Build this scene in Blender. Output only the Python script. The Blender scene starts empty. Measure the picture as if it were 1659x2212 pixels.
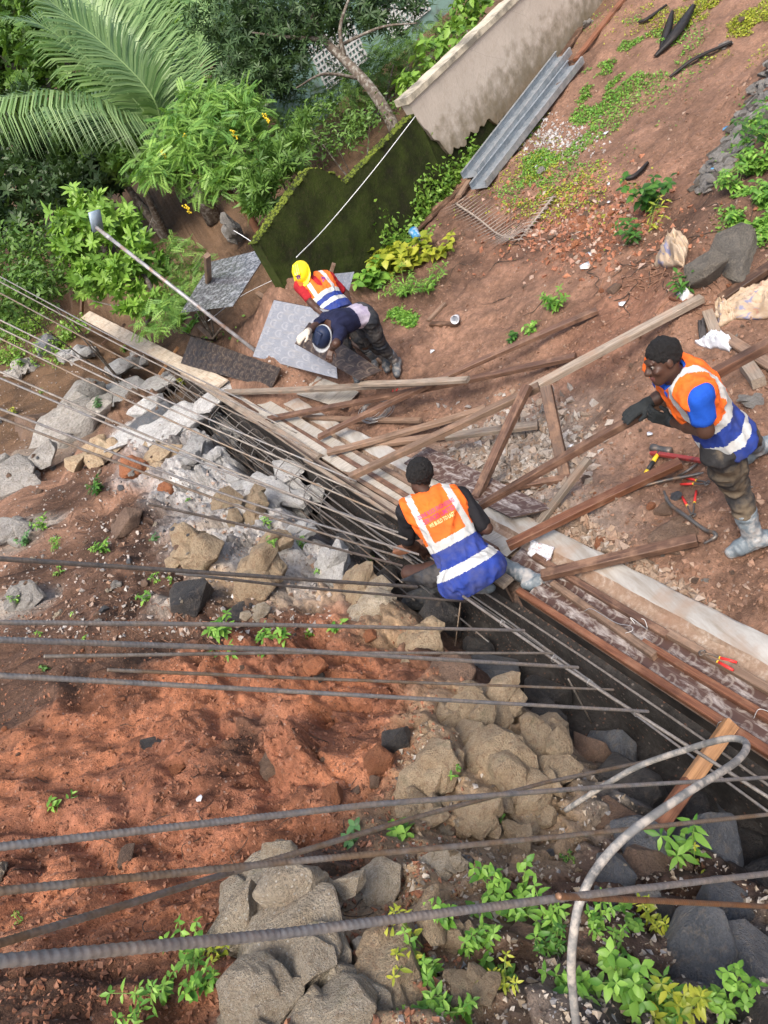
import bpy, bmesh, math, random
import numpy as np
from mathutils import Vector, Matrix, Quaternion, Euler
rad = math.radians
# ------------------------------------------------------------------ camera, sky, sun, exposure
FPX, CXP, CYP = 1660.0, 829.5, 1106.0          # focal length and centre in pixels of a 1659 x 2212 view of the photograph
PITCH, ROLL, CAMZ = rad(38), rad(33), 4.2
_fw = np.array([0, math.cos(PITCH), -math.sin(PITCH)])
_r0 = np.array([1.0, 0, 0]); _u0 = np.cross(_r0, _fw)
_rt = math.cos(ROLL)*_r0 - math.sin(ROLL)*_u0
_up = math.sin(ROLL)*_r0 + math.cos(ROLL)*_u0
CAM = np.array([0, 0, CAMZ])
sc = bpy.context.scene
COL = sc.collection
cam = bpy.data.cameras.new('camera'); camo = bpy.data.objects.new('camera', cam); COL.objects.link(camo)
cam.sensor_fit = 'HORIZONTAL'; cam.sensor_width = 36; cam.lens = 36*FPX/1659; cam.clip_start = 0.02; cam.clip_end = 2000
camo.matrix_world = Matrix(((_rt[0], _up[0], -_fw[0], 0), (_rt[1], _up[1], -_fw[1], 0), (_rt[2], _up[2], -_fw[2], CAMZ), (0, 0, 0, 1)))
sc.camera = camo
world = bpy.data.worlds.new('World'); sc.world = world; world.use_nodes = True
SUN_EL, SUN_AZ = rad(58), rad(205)             # high, behind the camera: light comes from azimuth measured clockwise from +Y
nt = world.node_tree; nt.nodes.clear()
sky = nt.nodes.new('ShaderNodeTexSky'); sky.sky_type = 'NISHITA'; sky.sun_disc = False
sky.sun_elevation = SUN_EL; sky.sun_rotation = SUN_AZ; sky.dust_density = 6.0; sky.air_density = 1.0; sky.ozone_density = 0.5
bg = nt.nodes.new('ShaderNodeBackground'); bg.inputs['Strength'].default_value = 0.15
wo = nt.nodes.new('ShaderNodeOutputWorld')
nt.links.new(sky.outputs[0], bg.inputs[0]); nt.links.new(bg.outputs[0], wo.inputs[0])
sun = bpy.data.lights.new('sun', 'SUN'); sun.energy = 1.5; sun.angle = rad(25); sun.color = (1.0, 0.95, 0.88)
suno = bpy.data.objects.new('sun', sun); COL.objects.link(suno)
_sd = Vector((math.sin(SUN_AZ)*math.cos(SUN_EL), math.cos(SUN_AZ)*math.cos(SUN_EL), math.sin(SUN_EL)))
suno.rotation_euler = _sd.to_track_quat('Z', 'Y').to_euler(); suno.location = _sd*30
vs = sc.view_settings; vs.view_transform = 'Standard'; vs.look = 'None'; vs.exposure = 0.88; vs.gamma = 1.0; vs.use_curve_mapping = False

# ------------------------------------------------------------------ small helpers
rng = random.Random(7)
def ray(u, v):
    return _fw + _rt*((u-CXP)/FPX) - _up*((v-CYP)/FPX)
def proj(p):
    q = np.asarray(p, float) - CAM; z = q @ _fw
    return CXP + FPX*(q @ _rt)/z, CYP - FPX*(q @ _up)/z, z
def PD(u, v, dep):                              # point on a sight line at a depth along the view axis
    return CAM + ray(u, v)*dep
def PZ(u, v, z):                                # point on a sight line at a height
    d = ray(u, v); return CAM + d*((z-CAMZ)/d[2])
# --- noise (numpy)
def _hash(*a):
    h = np.zeros(np.broadcast(*a).shape, np.uint32)
    for i, k in enumerate(a):
        h = (h ^ (k.astype(np.int64).astype(np.uint32)*np.uint32((374761393, 668265263, 2246822519)[i % 3]))) * np.uint32(3266489917)
        h ^= h >> np.uint32(15)
    h *= np.uint32(2654435761); h ^= h >> np.uint32(13)
    return (h & np.uint32(0xffffff)).astype(np.float64)/float(0xffffff)
def vnoise2(x, y, seed=0):
    x = np.asarray(x, float)+seed*17.31; y = np.asarray(y, float)-seed*9.7
    xi = np.floor(x); yi = np.floor(y); fx = x-xi; fy = y-yi
    fx = fx*fx*fx*(fx*(fx*6-15)+10); fy = fy*fy*fy*(fy*(fy*6-15)+10)
    a = _hash(xi, yi); b = _hash(xi+1, yi); c = _hash(xi, yi+1); d = _hash(xi+1, yi+1)
    return (a*(1-fx)+b*fx)*(1-fy)+(c*(1-fx)+d*fx)*fy
def fbm2(x, y, oct=4, seed=0, gain=0.5):
    s = 0; a = 1; t = 0
    for o in range(oct):
        s = s+a*(vnoise2(x*2**o, y*2**o, seed+o)-0.5); t += a; a *= gain
    return s/t*2
def vnoise3(x, y, z, seed=0):
    x = np.asarray(x, float)+seed*17.31; y = np.asarray(y, float)-seed*9.7; z = np.asarray(z, float)+seed*3.3
    xi = np.floor(x); yi = np.floor(y); zi = np.floor(z); fx = x-xi; fy = y-yi; fz = z-zi
    fx = fx*fx*(3-2*fx); fy = fy*fy*(3-2*fy); fz = fz*fz*(3-2*fz)
    def L(k):
        a = _hash(xi, yi, zi+k); b = _hash(xi+1, yi, zi+k); c = _hash(xi, yi+1, zi+k); d = _hash(xi+1, yi+1, zi+k)
        return (a*(1-fx)+b*fx)*(1-fy)+(c*(1-fx)+d*fx)*fy
    return L(0)*(1-fz)+L(1)*fz
def worley2(x, y, seed=0):                      # returns distance to nearest cell point, and a random per cell
    xi = np.floor(x); yi = np.floor(y); best = np.full(np.shape(x), 9.0); rid = np.zeros(np.shape(x)); second = best.copy()
    for dx in (-1, 0, 1):
        for dy in (-1, 0, 1):
            px = xi+dx; py = yi+dy
            qx = px+_hash(px+seed*31, py); qy = py+_hash(px, py+seed*57+11)
            d = (qx-x)**2+(qy-y)**2
            r = _hash(px+5, py+seed+77)
            m = d < best
            second = np.where(m, best, np.minimum(second, d)); rid = np.where(m, r, rid); best = np.where(m, d, best)
    return np.sqrt(best), np.sqrt(second), rid
def sstep(a, b, x):
    t = np.clip((x-a)/(b-a), 0, 1); return t*t*(3-2*t)
# --- objects
def tag(o, label=None, cat=None, group=None, kind=None):
    if label: o['label'] = label
    if cat: o['category'] = cat
    if group: o['group'] = group
    if kind: o['kind'] = kind
    return o
def link(o, parent=None):
    COL.objects.link(o)
    if parent is not None: o.parent = parent
    return o
def mesh_np(name, V, Fc, mat=None, smooth=True, mi=None):
    me = bpy.data.meshes.new(name)
    V = np.asarray(V, np.float32)
    if isinstance(Fc, np.ndarray) and Fc.ndim == 2:
        k = Fc.shape[1]; n = Fc.shape[0]
        me.vertices.add(len(V)); me.vertices.foreach_set('co', V.ravel())
        me.loops.add(n*k); me.loops.foreach_set('vertex_index', Fc.astype(np.int32).ravel())
        me.polygons.add(n); me.polygons.foreach_set('loop_start', np.arange(0, n*k, k, dtype=np.int32))
        me.update(calc_edges=True); me.validate()
    else:
        me.from_pydata([tuple(map(float, v)) for v in V], [], [list(map(int, f)) for f in Fc]); me.update()
    mats = mat if isinstance(mat, (list, tuple)) else [mat]
    for m in mats:
        if m is not None: me.materials.append(m)
    if mi is not None: me.polygons.foreach_set('material_index', np.asarray(mi, np.int32))
    me.polygons.foreach_set('use_smooth', np.full(len(me.polygons), bool(smooth)))
    return me
def obj(name, me, parent=None, loc=None):
    o = bpy.data.objects.new(name, me); link(o, parent)
    if loc is not None: o.location = tuple(map(float, loc))
    return o
def empty(name, loc=(0, 0, 0)):
    o = bpy.data.objects.new(name, None); o.empty_display_size = 0.1; link(o); o.location = tuple(map(float, loc)); return o
class MB:                                       # collects vertices and faces into one mesh
    def __init__(s): s.v = []; s.f = []; s.m = []
    def add(s, V, Fc, m=0):
        b = len(s.v); s.v.extend([tuple(map(float, p)) for p in V]); s.f.extend([[i+b for i in f] for f in Fc]); s.m.extend([m]*len(Fc)); return s
    def box(s, c, h, R=None, m=0):
        V = [np.array([sx*h[0], sy*h[1], sz*h[2]]) for sx in (-1, 1) for sy in (-1, 1) for sz in (-1, 1)]
        if R is not None: V = [R @ p for p in V]
        V = [p+np.asarray(c) for p in V]
        return s.add(V, [(0, 1, 3, 2), (4, 6, 7, 5), (0, 4, 5, 1), (2, 3, 7, 6), (0, 2, 6, 4), (1, 5, 7, 3)], m)
    def tube(s, pts, r, n=8, m=0, cap=True):
        pts = [np.asarray(p, float) for p in pts]; k = len(pts)
        rs = r if hasattr(r, '__len__') else [r]*k
        V = []; nrm = None
        for i, p in enumerate(pts):
            t = pts[min(i+1, k-1)]-pts[max(i-1, 0)]; t = t/(np.linalg.norm(t)+1e-9)
            if nrm is None:
                a = np.array([0, 0, 1.0]) if abs(t[2]) < 0.9 else np.array([1.0, 0, 0]); nrm = np.cross(t, a)
            nrm = nrm-t*(nrm @ t); nrm /= np.linalg.norm(nrm)+1e-9; b = np.cross(t, nrm)
            for j in range(n):
                an = 2*math.pi*j/n; V.append(p+rs[i]*(math.cos(an)*nrm+math.sin(an)*b))
        Fc = [(i*n+j, i*n+(j+1) % n, (i+1)*n+(j+1) % n, (i+1)*n+j) for i in range(k-1) for j in range(n)]
        if cap: Fc += [tuple(range(n-1, -1, -1)), tuple((k-1)*n+j for j in range(n))]
        return s.add(V, Fc, m)
    def mesh(s, name, mat, smooth=True):
        return mesh_np(name, np.array(s.v), s.f, mat, smooth, s.m)
def sharp(me, deg=35):
    me.polygons.foreach_set('use_smooth', np.full(len(me.polygons), True)); me.set_sharp_from_angle(angle=rad(deg)); return me
def spline(pts, n=40):                          # Catmull-Rom through points
    P = [np.asarray(p, float) for p in pts]; P = [2*P[0]-P[1]]+P+[2*P[-1]-P[-2]]; out = []
    seg = len(P)-3; per = max(2, n//seg)
    for i in range(seg):
        a, b, c, d = P[i:i+4]
        for k in range(per):
            t = k/per; out.append(0.5*((2*b)+(c-a)*t+(2*a-5*b+4*c-d)*t*t+(3*b-a-3*c+d)*t**3))
    out.append(P[-2]); return out
def frame(d, upv=(0, 0, 1)):                    # rotation whose X is d and Z is near upv
    d = np.asarray(d, float); d = d/np.linalg.norm(d); y = np.cross(np.asarray(upv, float), d); y /= np.linalg.norm(y); z = np.cross(d, y)
    return np.column_stack([d, y, z])
def setmat(o, R, loc):
    M = Matrix([list(R[0])+[loc[0]], list(R[1])+[loc[1]], list(R[2])+[loc[2]], [0, 0, 0, 1]]); o.matrix_world = M; return o

# ------------------------------------------------------------------ materials
class NT:
    def __init__(s, name):
        s.m = bpy.data.materials.new(name); s.m.use_nodes = True; s.t = s.m.node_tree; s.t.nodes.clear()
        s.out = s.n('ShaderNodeOutputMaterial'); s.b = s.n('ShaderNodeBsdfPrincipled'); s.l(s.b.outputs[0], s.out.inputs[0])
    def n(s, ty, **kw):
        nd = s.t.nodes.new(ty)
        for k, v in kw.items(): setattr(nd, k, v)
        return nd
    def l(s, a, b): s.t.links.new(a, b)
    def val(s, sock, v):
        if hasattr(v, 'is_linked') or hasattr(v, 'links'): s.l(v, sock)
        elif isinstance(v, (tuple, list)) and len(v) == 3 and sock.type == 'RGBA': sock.default_value = (*v, 1)
        else: sock.default_value = v
    def coord(s, kind='Object'): return s.n('ShaderNodeTexCoord').outputs[kind]
    def mapping(s, vec, scale=(1, 1, 1), rot=(0, 0, 0), loc=(0, 0, 0)):
        m = s.n('ShaderNodeMapping'); s.l(vec, m.inputs[0]); m.inputs['Scale'].default_value = scale; m.inputs['Rotation'].default_value = rot; m.inputs['Location'].default_value = loc
        return m.outputs[0]
    def noise(s, vec, scale, detail=4, rough=0.55, dist=0.0, col=False):
        nd = s.n('ShaderNodeTexNoise'); s.l(vec, nd.inputs['Vector']); nd.inputs['Scale'].default_value = scale; nd.inputs['Detail'].default_value = detail
        nd.inputs['Roughness'].default_value = rough; nd.inputs['Distortion'].default_value = dist
        return nd.outputs[1 if col else 0]
    def voro(s, vec, scale, feature='F1', out='Distance', rnd=1.0):
        nd = s.n('ShaderNodeTexVoronoi', feature=feature); s.l(vec, nd.inputs['Vector']); nd.inputs['Scale'].default_value = scale; nd.inputs['Randomness'].default_value = rnd
        return nd.outputs[out]
    def ramp(s, fac, stops, interp='LINEAR'):
        nd = s.n('ShaderNodeValToRGB'); s.l(fac, nd.inputs[0]); e = nd.color_ramp.elements; nd.color_ramp.interpolation = interp
        while len(e) > 1: e.remove(e[-1])
        e[0].position = stops[0][0]; e[0].color = s._c(stops[0][1])
        for p, c in stops[1:]: x = e.new(p); x.color = s._c(c)
        return nd.outputs[0]
    def _c(s, c): return (c, c, c, 1) if isinstance(c, (int, float)) else (*c, 1)
    def mix(s, fac, a, b, mode='MIX'):
        nd = s.n('ShaderNodeMix', data_type='RGBA', blend_type=mode); s.val(nd.inputs[0], fac); s.val(nd.inputs[6], a); s.val(nd.inputs[7], b); return nd.outputs[2]
    def math(s, op, a, b=None, c=None):
        nd = s.n('ShaderNodeMath', operation=op)
        for i, v in enumerate((a, b, c)):
            if v is not None: s.val(nd.inputs[i], v)
        return nd.outputs[0]
    def bump(s, h, strength=0.5, dist=0.01, prev=None):
        nd = s.n('ShaderNodeBump'); s.l(h, nd.inputs['Height']); nd.inputs['Strength'].default_value = strength; nd.inputs['Distance'].default_value = dist
        if prev is not None: s.l(prev, nd.inputs['Normal'])
        return nd.outputs[0]
    def set(s, **kw):
        names = dict(col='Base Color', rough='Roughness', metal='Metallic', normal='Normal', spec='Specular IOR Level', trans='Transmission Weight', sheen='Sheen Weight', coat='Coat Weight', alpha='Alpha')
        for k, v in kw.items(): s.val(s.b.inputs[names[k]], v)
        return s.m
def m_plain(name, col, rough=0.6, metal=0, var=0.15, scale=8, bump=0.0, bscale=60, spec=0.4, dirt=None, dscale=5):
    k = NT(name); v = k.coord('Object')
    n = k.noise(v, scale, 5, 0.6); f = k.ramp(n, [(0.25, 1-var*1.6), (0.75, 1+var)])
    c = k.mix(1.0, col, f, 'MULTIPLY')
    if dirt: c = k.mix(k.ramp(k.noise(v, dscale, 6, 0.65), [(0.48, 0.0), (0.62, 0.85)]), c, dirt)
    if bump: k.set(normal=k.bump(k.noise(v, bscale, 4, 0.6), bump, 0.01))
    return k.set(col=c, rough=rough, metal=metal, spec=spec)
# ------------------------------------------------------------------ the ground: one height field over the whole place
XL0, XLS, NN = 1.36, 0.23, 0.9746              # plan line of the formwork's trench-side edge: x = XL0 - XLS*y
def dL(x, y): return (x-(XL0-XLS*y))*NN
def onL(s, d):                                  # plan point: s metres along the formwork (y where d = 0), d metres to its right
    return np.array([XL0-XLS*s+d*0.9746, s+d*0.224])
def Fl(x, y):                                   # working floor
    ys = 9-np.logaddexp(0, (9-y)*1.2)/1.2
    z = 0.08*(np.clip(x, -6, 12)-1.8)-0.1*(ys-3)
    return z
_BK = [(100,790,.2),(300,900,.15),(500,1020,.12),(700,1140,.08),(0,900,.45),(200,1000,.5),(430,1100,.35),(0,1200,.95),(250,1250,.75),(450,1250,.7),
 (650,1250,.3),(800,1290,.12),(0,1450,1.2),(300,1450,1.0),(600,1450,.75),(850,1450,.35),(0,1750,1.6),(300,1750,1.3),(600,1700,1.1),(850,1700,.85),
 (950,1600,.62),(1100,1650,.45),(1250,1680,.2),(1400,1800,.25),(1200,1850,.65),(1000,1850,1.0),(0,2150,2.0),(300,2150,1.8),(560,1990,1.5),(700,2150,1.72),
 (1000,2150,1.55),(1300,2100,1.3),(1500,2000,.9),(1650,1950,.5),(1650,2150,1.0)]
def _solve_rel(u, v, h):
    d = ray(u, v); t = np.linspace(0.5, 40, 4000); X = CAM[None]+d[None]*t[:, None]
    g = X[:, 2]-Fl(X[:, 0], X[:, 1])-h; i = np.argmax(g < 0); return X[i]
_ctrl = [(*_solve_rel(u, v, h)[:2], h) for u, v, h in _BK]
_ctrl += [(0, -0.5, 2.2), (1.2, -.6, 1.2), (-3, 0, 2.7), (-4, 3, 2.3), (-2.2, 2.0, 1.8), (-5, 8, 1.4), (-6, 14, .8), (-4, 12, .35), (0.5, -2, 2.4), (-3, -3, 2.8), (2.2, -1.0, 1.0)]
_cp = np.array(_ctrl)
def _tps(r2): return 0.5*r2*np.log(r2+1e-9)
_n = len(_cp); _A = np.zeros((_n+3, _n+3)); _r2 = ((_cp[:, None, :2]-_cp[None, :, :2])**2).sum(-1)
_A[:_n, :_n] = _tps(_r2)+np.eye(_n)*0.02; _A[:_n, _n] = 1; _A[:_n, _n+1:] = _cp[:, :2]; _A[_n, :_n] = 1; _A[_n+1:, :_n] = _cp[:, :2].T
_w = np.linalg.solve(_A, np.concatenate([_cp[:, 2], np.zeros(3)]))
def bank_rel(x, y):
    x = np.clip(x, -7, 3); y = np.clip(y, -4, 16); s = _w[_n]+_w[_n+1]*x+_w[_n+2]*y
    for i in range(_n): s = s+_w[i]*_tps((x-_cp[i, 0])**2+(y-_cp[i, 1])**2)
    return np.clip(s, -0.2, 3.0)
def blocks(x, y, seed, A, B):                    # broken facets: each cell is a tilted plane with its own height
    xi = np.floor(x); yi = np.floor(y); best = np.full(np.shape(x), 9.0); out = np.zeros(np.shape(x)); sec = best.copy()
    for dx in (-1, 0, 1):
        for dy in (-1, 0, 1):
            px = xi+dx; py = yi+dy; qx = px+_hash(px+seed*31, py); qy = py+_hash(px, py+seed*57+11); d = (qx-x)**2+(qy-y)**2
            h = (_hash(px+5, py+seed+77)-.5)*A+((x-qx)*(_hash(px+9, py+seed)-.5)+(y-qy)*(_hash(px, py+seed+33)-.5))*B*2
            m = d < best; sec = np.where(m, best, np.minimum(sec, d)); out = np.where(m, h, out); best = np.where(m, d, best)
    return out-A*.35*np.clip(1-(np.sqrt(sec)-np.sqrt(best))/.16, 0, 1)
def ground_z(x, y):
    x = np.asarray(x, float); y = np.asarray(y, float)
    d = dL(x, y); base = Fl(x, y)
    d2 = d+0.10*fbm2(x*2.2, y*2.2, 3, 3)         # uneven rock edge
    # working floor
    fl = 0.10*fbm2(x*0.55, y*0.55, 3, 11)+0.07*fbm2(x*1.7, y*1.7, 3, 14)+0.035*fbm2(x*6, y*6, 3, 17)
    w1, w2, wr = worley2(x*7+fbm2(x*3, y*3, 2, 5)*1.5, y*7, 3)
    fl = fl+0.03*np.clip(0.6-w1, 0, 1)*(wr > .55)+blocks(x*9+fbm2(x*4, y*4, 2, 41), y*9, 18, .035, .03)*sstep(.48, .62, vnoise2(x*1.1, y*1.1, 42))+.02*np.abs(fbm2(x*12, y*12, 3, 43))
    pit = np.exp(-(((x-1.35)/0.8)**2+((y-6.3)/1.4)**2)); fl = fl-0.22*pit
    near = sstep(0.55, 0.85, d)
    fl = fl*near-0.05*(1-near)
    far = sstep(14, 24, y); fl = fl+far*0.5*fbm2(x*0.2, y*0.2, 3, 30)
    ma = (x-0.55)*0.879+(y-10.35)*0.477; mp = -(x-0.55)*0.477+(y-10.35)*0.879
    fl = fl+1.05*np.exp(-(ma/0.95)**2-(np.where(mp < 0, mp/0.48, mp/1.5))**2)   # soil heaped against the mossy wall
    # slope that climbs beyond the stone edging on the right
    ridge = sstep(0.1, 1.1, (x-(4.95+(y-7.56)*1.35)))*sstep(3.5, 6.5, y)
    fl = fl+0.25*ridge*(1+0.5*fbm2(x*2.0, y*2.0, 3, 77))
    # trench and bank
    tr = -0.52+0.07*fbm2(x*3, y*3, 3, 8)
    bk = bank_rel(x, y)
    rock = sstep(-2.3, -0.9, d)
    t = (bk+0.30*fbm2(x*1.3, y*1.3, 4, 21)+0.10*fbm2(x*5, y*5, 3, 22))*4.2; ft = t-np.floor(t); ter = (np.floor(t)+sstep(.55, .98, ft)-t)/4.2
    wx = x+.12*fbm2(x*4, y*4, 3, 9); wy = y+.12*fbm2(x*4, y*4, 3, 10)
    bl = blocks(wx*2.6, wy*2.6, 6, .20, .16)+blocks(wx*7.5+3, wy*7.5, 7, .07, .06)+blocks(wx*19, wy*19, 8, .022, .02)
    soil = 0.16*fbm2(x*1.9, y*1.9, 4, 25)+0.045*fbm2(x*7, y*7, 4, 27, .6)+blocks(wx*10, wy*10, 12, .04, .03)*sstep(.4, .55, vnoise2(x*2.2, y*2.2, 13))+blocks(wx*23, wy*23, 14, .018, .016)
    crag = sstep(.46, .58, vnoise2(x*1.4+4, y*1.4, 15)+.25*fbm2(x*5, y*5, 2, 16)-.5*(1-rock)+.1)
    bk = bk+ter*(.75-.35*rock)+soil*(1-.4*rock)+bl*np.clip(rock*.75+crag*.8, 0, 1.1)
    wb = 1-sstep(-0.66, -0.36, d2)
    left = tr*(1-wb)+bk*wb
    form = sstep(-0.16, -0.05, d)
    return base+left*(1-form)+fl*form
def axis(segs):
    out = []
    for a, b, h0, h1 in segs:
        n = max(1, int(round((b-a)/((h0+h1)/2)))); t = np.linspace(0, 1, n, endpoint=False); t = t*h0/( (h0+h1)/2)+t*t*(1-h0/((h0+h1)/2)); out.extend(a+(b-a)*t)
    out.append(segs[-1][1]); return np.array(out)
GX = axis([(-80, -8, 12, .8), (-8, -3, .5, .05), (-3, -2.1, .03, .017), (-2.1, 1.5, .0145, .0145), (1.5, 2.6, .02, .028), (2.6, 5, .03, .06), (5, 12, .07, .15), (12, 80, .5, 12)])
GY = axis([(-30, -2, 6, .4), (-2, 0.2, .3, .03), (0.2, 3.0, .0145, .0145), (3.0, 7.5, .016, .03), (7.5, 12, .03, .06), (12, 18, .07, .2), (18, 100, .4, 12)])
_mx, _my = np.meshgrid(GX, GY, indexing='ij')
GZ = ground_z(_mx, _my)
def H(x, y):
    i = int(np.clip(np.searchsorted(GX, x)-1, 0, len(GX)-2)); j = int(np.clip(np.searchsorted(GY, y)-1, 0, len(GY)-2))
    fx = (x-GX[i])/(GX[i+1]-GX[i]); fy = (y-GY[j])/(GY[j+1]-GY[j])
    return float((GZ[i, j]*(1-fx)+GZ[i+1, j]*fx)*(1-fy)+(GZ[i, j+1]*(1-fx)+GZ[i+1, j+1]*fx)*fy)
def Hv(x, y):
    x = np.asarray(x, float); y = np.asarray(y, float)
    i = np.clip(np.searchsorted(GX, x)-1, 0, len(GX)-2); j = np.clip(np.searchsorted(GY, y)-1, 0, len(GY)-2)
    fx = (x-GX[i])/(GX[i+1]-GX[i]); fy = (y-GY[j])/(GY[j+1]-GY[j])
    return (GZ[i, j]*(1-fx)+GZ[i+1, j]*fx)*(1-fy)+(GZ[i, j+1]*(1-fx)+GZ[i+1, j+1]*fx)*fy
_T = np.concatenate([np.linspace(0.4, 6, 700), np.linspace(6.01, 14, 600), np.linspace(14.05, 60, 500)])
def P(u, v, h=0.0):                             # where a sight line meets the ground (or a level h above it)
    d = ray(u, v); X = CAM[None]+d[None]*_T[:, None]
    g = X[:, 2]-Hv(X[:, 0], X[:, 1])-h; i = int(np.argmax(g < 0)); i = max(i, 1)
    a, b = g[i-1], g[i]; t = _T[i-1]+(_T[i]-_T[i-1])*(a/(a-b) if a != b else 0)
    return CAM+d*t
from mathutils.bvhtree import BVHTree
_bvh = None
_march = P
def P(u, v, h=0.0):
    if h or _bvh is None: return _march(u, v, h)
    d = ray(u, v); q = _bvh.ray_cast(Vector(CAM), Vector(d))
    return np.array(q[0]) if q[0] is not None else _march(u, v, 0)
def PF(u, v, h=0.0):                            # the same over the smooth working floor plane
    d = ray(u, v); X = CAM[None]+d[None]*_T[:, None]
    g = X[:, 2]-Fl(X[:, 0], X[:, 1])-h; i = max(int(np.argmax(g < 0)), 1); a, b = g[i-1], g[i]
    return CAM+d*(_T[i-1]+(_T[i]-_T[i-1])*(a/(a-b)))
def nrm_at(x, y, e=0.06):
    n = np.array([-(H(x+e, y)-H(x-e, y))/(2*e), -(H(x, y+e)-H(x, y-e))/(2*e), 1.0]); return n/np.linalg.norm(n)
def make_ground():
    nx, ny = len(GX), len(GY)
    V = np.column_stack([_mx.ravel(), _my.ravel(), GZ.ravel()])
    a = (np.arange(nx-1)[:, None]*ny+np.arange(ny-1)[None]).ravel(); Fc = np.column_stack([a, a+ny, a+ny+1, a+1])
    # soil kinds: own soil colours, some browned or darkened in place of shade
    kinds = dict(floor=(.205, .120, .082), red=(.25, .106, .062), orange=(.32, .132, .070), dark=(.085, .050, .035), tan=(.31, .225, .145), grey=(.26, .235, .205), cement=(.46, .46, .455), gravel=(.27, .24, .21), moss=(.10, .13, .04))
    pts = [(1250,720,'floor',1.),(1400,860,'floor',.8),(1000,750,'floor',1),(1550,1050,'floor',.6),(1500,1300,'floor',.5),(1600,1300,'floor',.5),(1250,300,'floor',2),(1450,300,'floor',2),(1600,80,'floor',2),(1100,600,'floor',.7),
     (1180,950,'gravel',.45),(1080,990,'gravel',.5),(1150,1020,'gravel',.4),(1250,1150,'gravel',.3),(1230,490,'red',.6),(1330,470,'red',.5),(1130,540,'dark',.4),(980,560,'dark',.5),(1350,660,'red',.4),(1520,440,'dark',.6),(1560,500,'dark',.6),
     (950,620,'dark',.5),(560,640,'floor',.8),(520,700,'dark',.5),(620,590,'dark',.6),(900,720,'floor',.6),(960,830,'floor',.5),(1250,800,'red',.3),  # heap by the mossy wall: its shade is put into browner soil tones
     (60,820,'grey',.5),(250,850,'cement',.3),(350,900,'cement',.3),(500,1000,'cement',.22),(600,1060,'cement',.2),(680,1120,'cement',.18),(150,760,'grey',.5),(150,930,'grey',.35),(30,1000,'grey',.22),(60,1150,'grey',.18),(40,1300,'grey',.16),(150,1080,'dark',.25),(100,1230,'dark',.2),
     (200,1060,'dark',.2),(280,1100,'dark',.22),(250,1180,'dark',.22),(450,1150,'tan',.2),(550,1120,'tan',.2),(500,1230,'tan',.16),(560,1270,'tan',.16),(400,1280,'grey',.16),(650,1200,'tan',.2),(760,1270,'tan',.18),(800,1330,'tan',.15),
     (150,1350,'dark',.35),(300,1310,'dark',.32),(330,1210,'dark',.25),(380,1130,'dark',.2),(480,1330,'dark',.2),(240,1280,'dark',.3),(30,1550,'dark',.3),(100,1450,'dark',.3),(350,1400,'dark',.15),(700,1330,'red',.18),(600,1400,'red',.2),(450,1480,'orange',.25),(700,1480,'orange',.2),(250,1520,'orange',.25),(850,1530,'red',.2),
     (100,1650,'orange',.3),(300,1650,'red',.25),(500,1620,'dark',.10),(600,1600,'red',.2),(450,1780,'red',.25),(100,1800,'red',.25),(150,1900,'orange',.2),(300,1980,'orange',.2),(550,1800,'orange',.16),(700,1850,'dark',.1),(120,2120,'dark',.2),(350,2150,'orange',.2),(800,1630,'orange',.15),
     (950,1520,'tan',.15),(1050,1600,'tan',.2),(950,1680,'tan',.18),(1100,1700,'tan',.18),(900,1780,'tan',.15),(1200,1620,'tan',.15),(1150,1780,'tan',.16),(560,1950,'grey',.12),(650,2050,'tan',.2),(620,2150,'grey',.2),(800,1950,'tan',.14),(850,2100,'tan',.2),(1000,2000,'dark',.12),(950,2150,'tan',.2),
     (1150,2100,'dark',.14),(1250,1950,'dark',.12),(1400,2000,'dark',.2),(1550,2100,'grey',.2),(1400,1750,'grey',.2),(1300,1560,'dark',.2),(1550,1850,'dark',.25),(1100,1450,'dark',.2)]
    q = np.array([P(u, v) for u, v, k, r in pts]); rr = np.array([p[3] for p in pts]); kc = np.array([kinds[p[2]] for p in pts])
    x = V[:, 0]+0.25*fbm2(V[:, 0]*1.6, V[:, 1]*1.6, 4, 61); y = V[:, 1]+0.25*fbm2(V[:, 0]*1.6, V[:, 1]*1.6, 4, 67)
    acc = np.tile(np.array(kinds['floor'])*0.02, (len(V), 1)); ws = np.full(len(V), 0.02)
    for i in range(len(pts)):
        r = rr[i]*1.25; w = np.exp(-(((x-q[i, 0])**2+(y-q[i, 1])**2)/(r*r))**1.0)
        acc += w[:, None]*kc[i]; ws += w
    C = acc/ws[:, None]
    d = dL(V[:, 0], V[:, 1]); cw = sstep(-1.9, -1.2, d+.5*fbm2(V[:, 0]*1.5, V[:, 1]*1.5, 3, 88))*(d < -.3)*sstep(4.6, 6.2, V[:, 1]+.8*fbm2(V[:, 0]*2, V[:, 1]*2, 3, 89))*(1-sstep(11, 13, V[:, 1]))*.85
    C = C*(1-cw[:, None])+np.array(kinds['cement'])*cw[:, None]*(.75+.35*fbm2(V[:, 0]*3, V[:, 1]*3, 3, 90))[:, None]
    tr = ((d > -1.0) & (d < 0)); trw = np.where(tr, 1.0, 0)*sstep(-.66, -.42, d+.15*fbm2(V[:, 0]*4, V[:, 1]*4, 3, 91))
    C = C*(1-trw[:, None])+np.array((.040, .037, .035))*trw[:, None]  # wet trench soil, blackened further in place of the trench's shade
    far = sstep(11.5, 15, V[:, 1])*(1-sstep(3, 7, V[:, 0]-(V[:, 1]-12)*1.3)); C = C*(1-far[:, None])+np.array((.12, .075, .045))*far[:, None]
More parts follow.
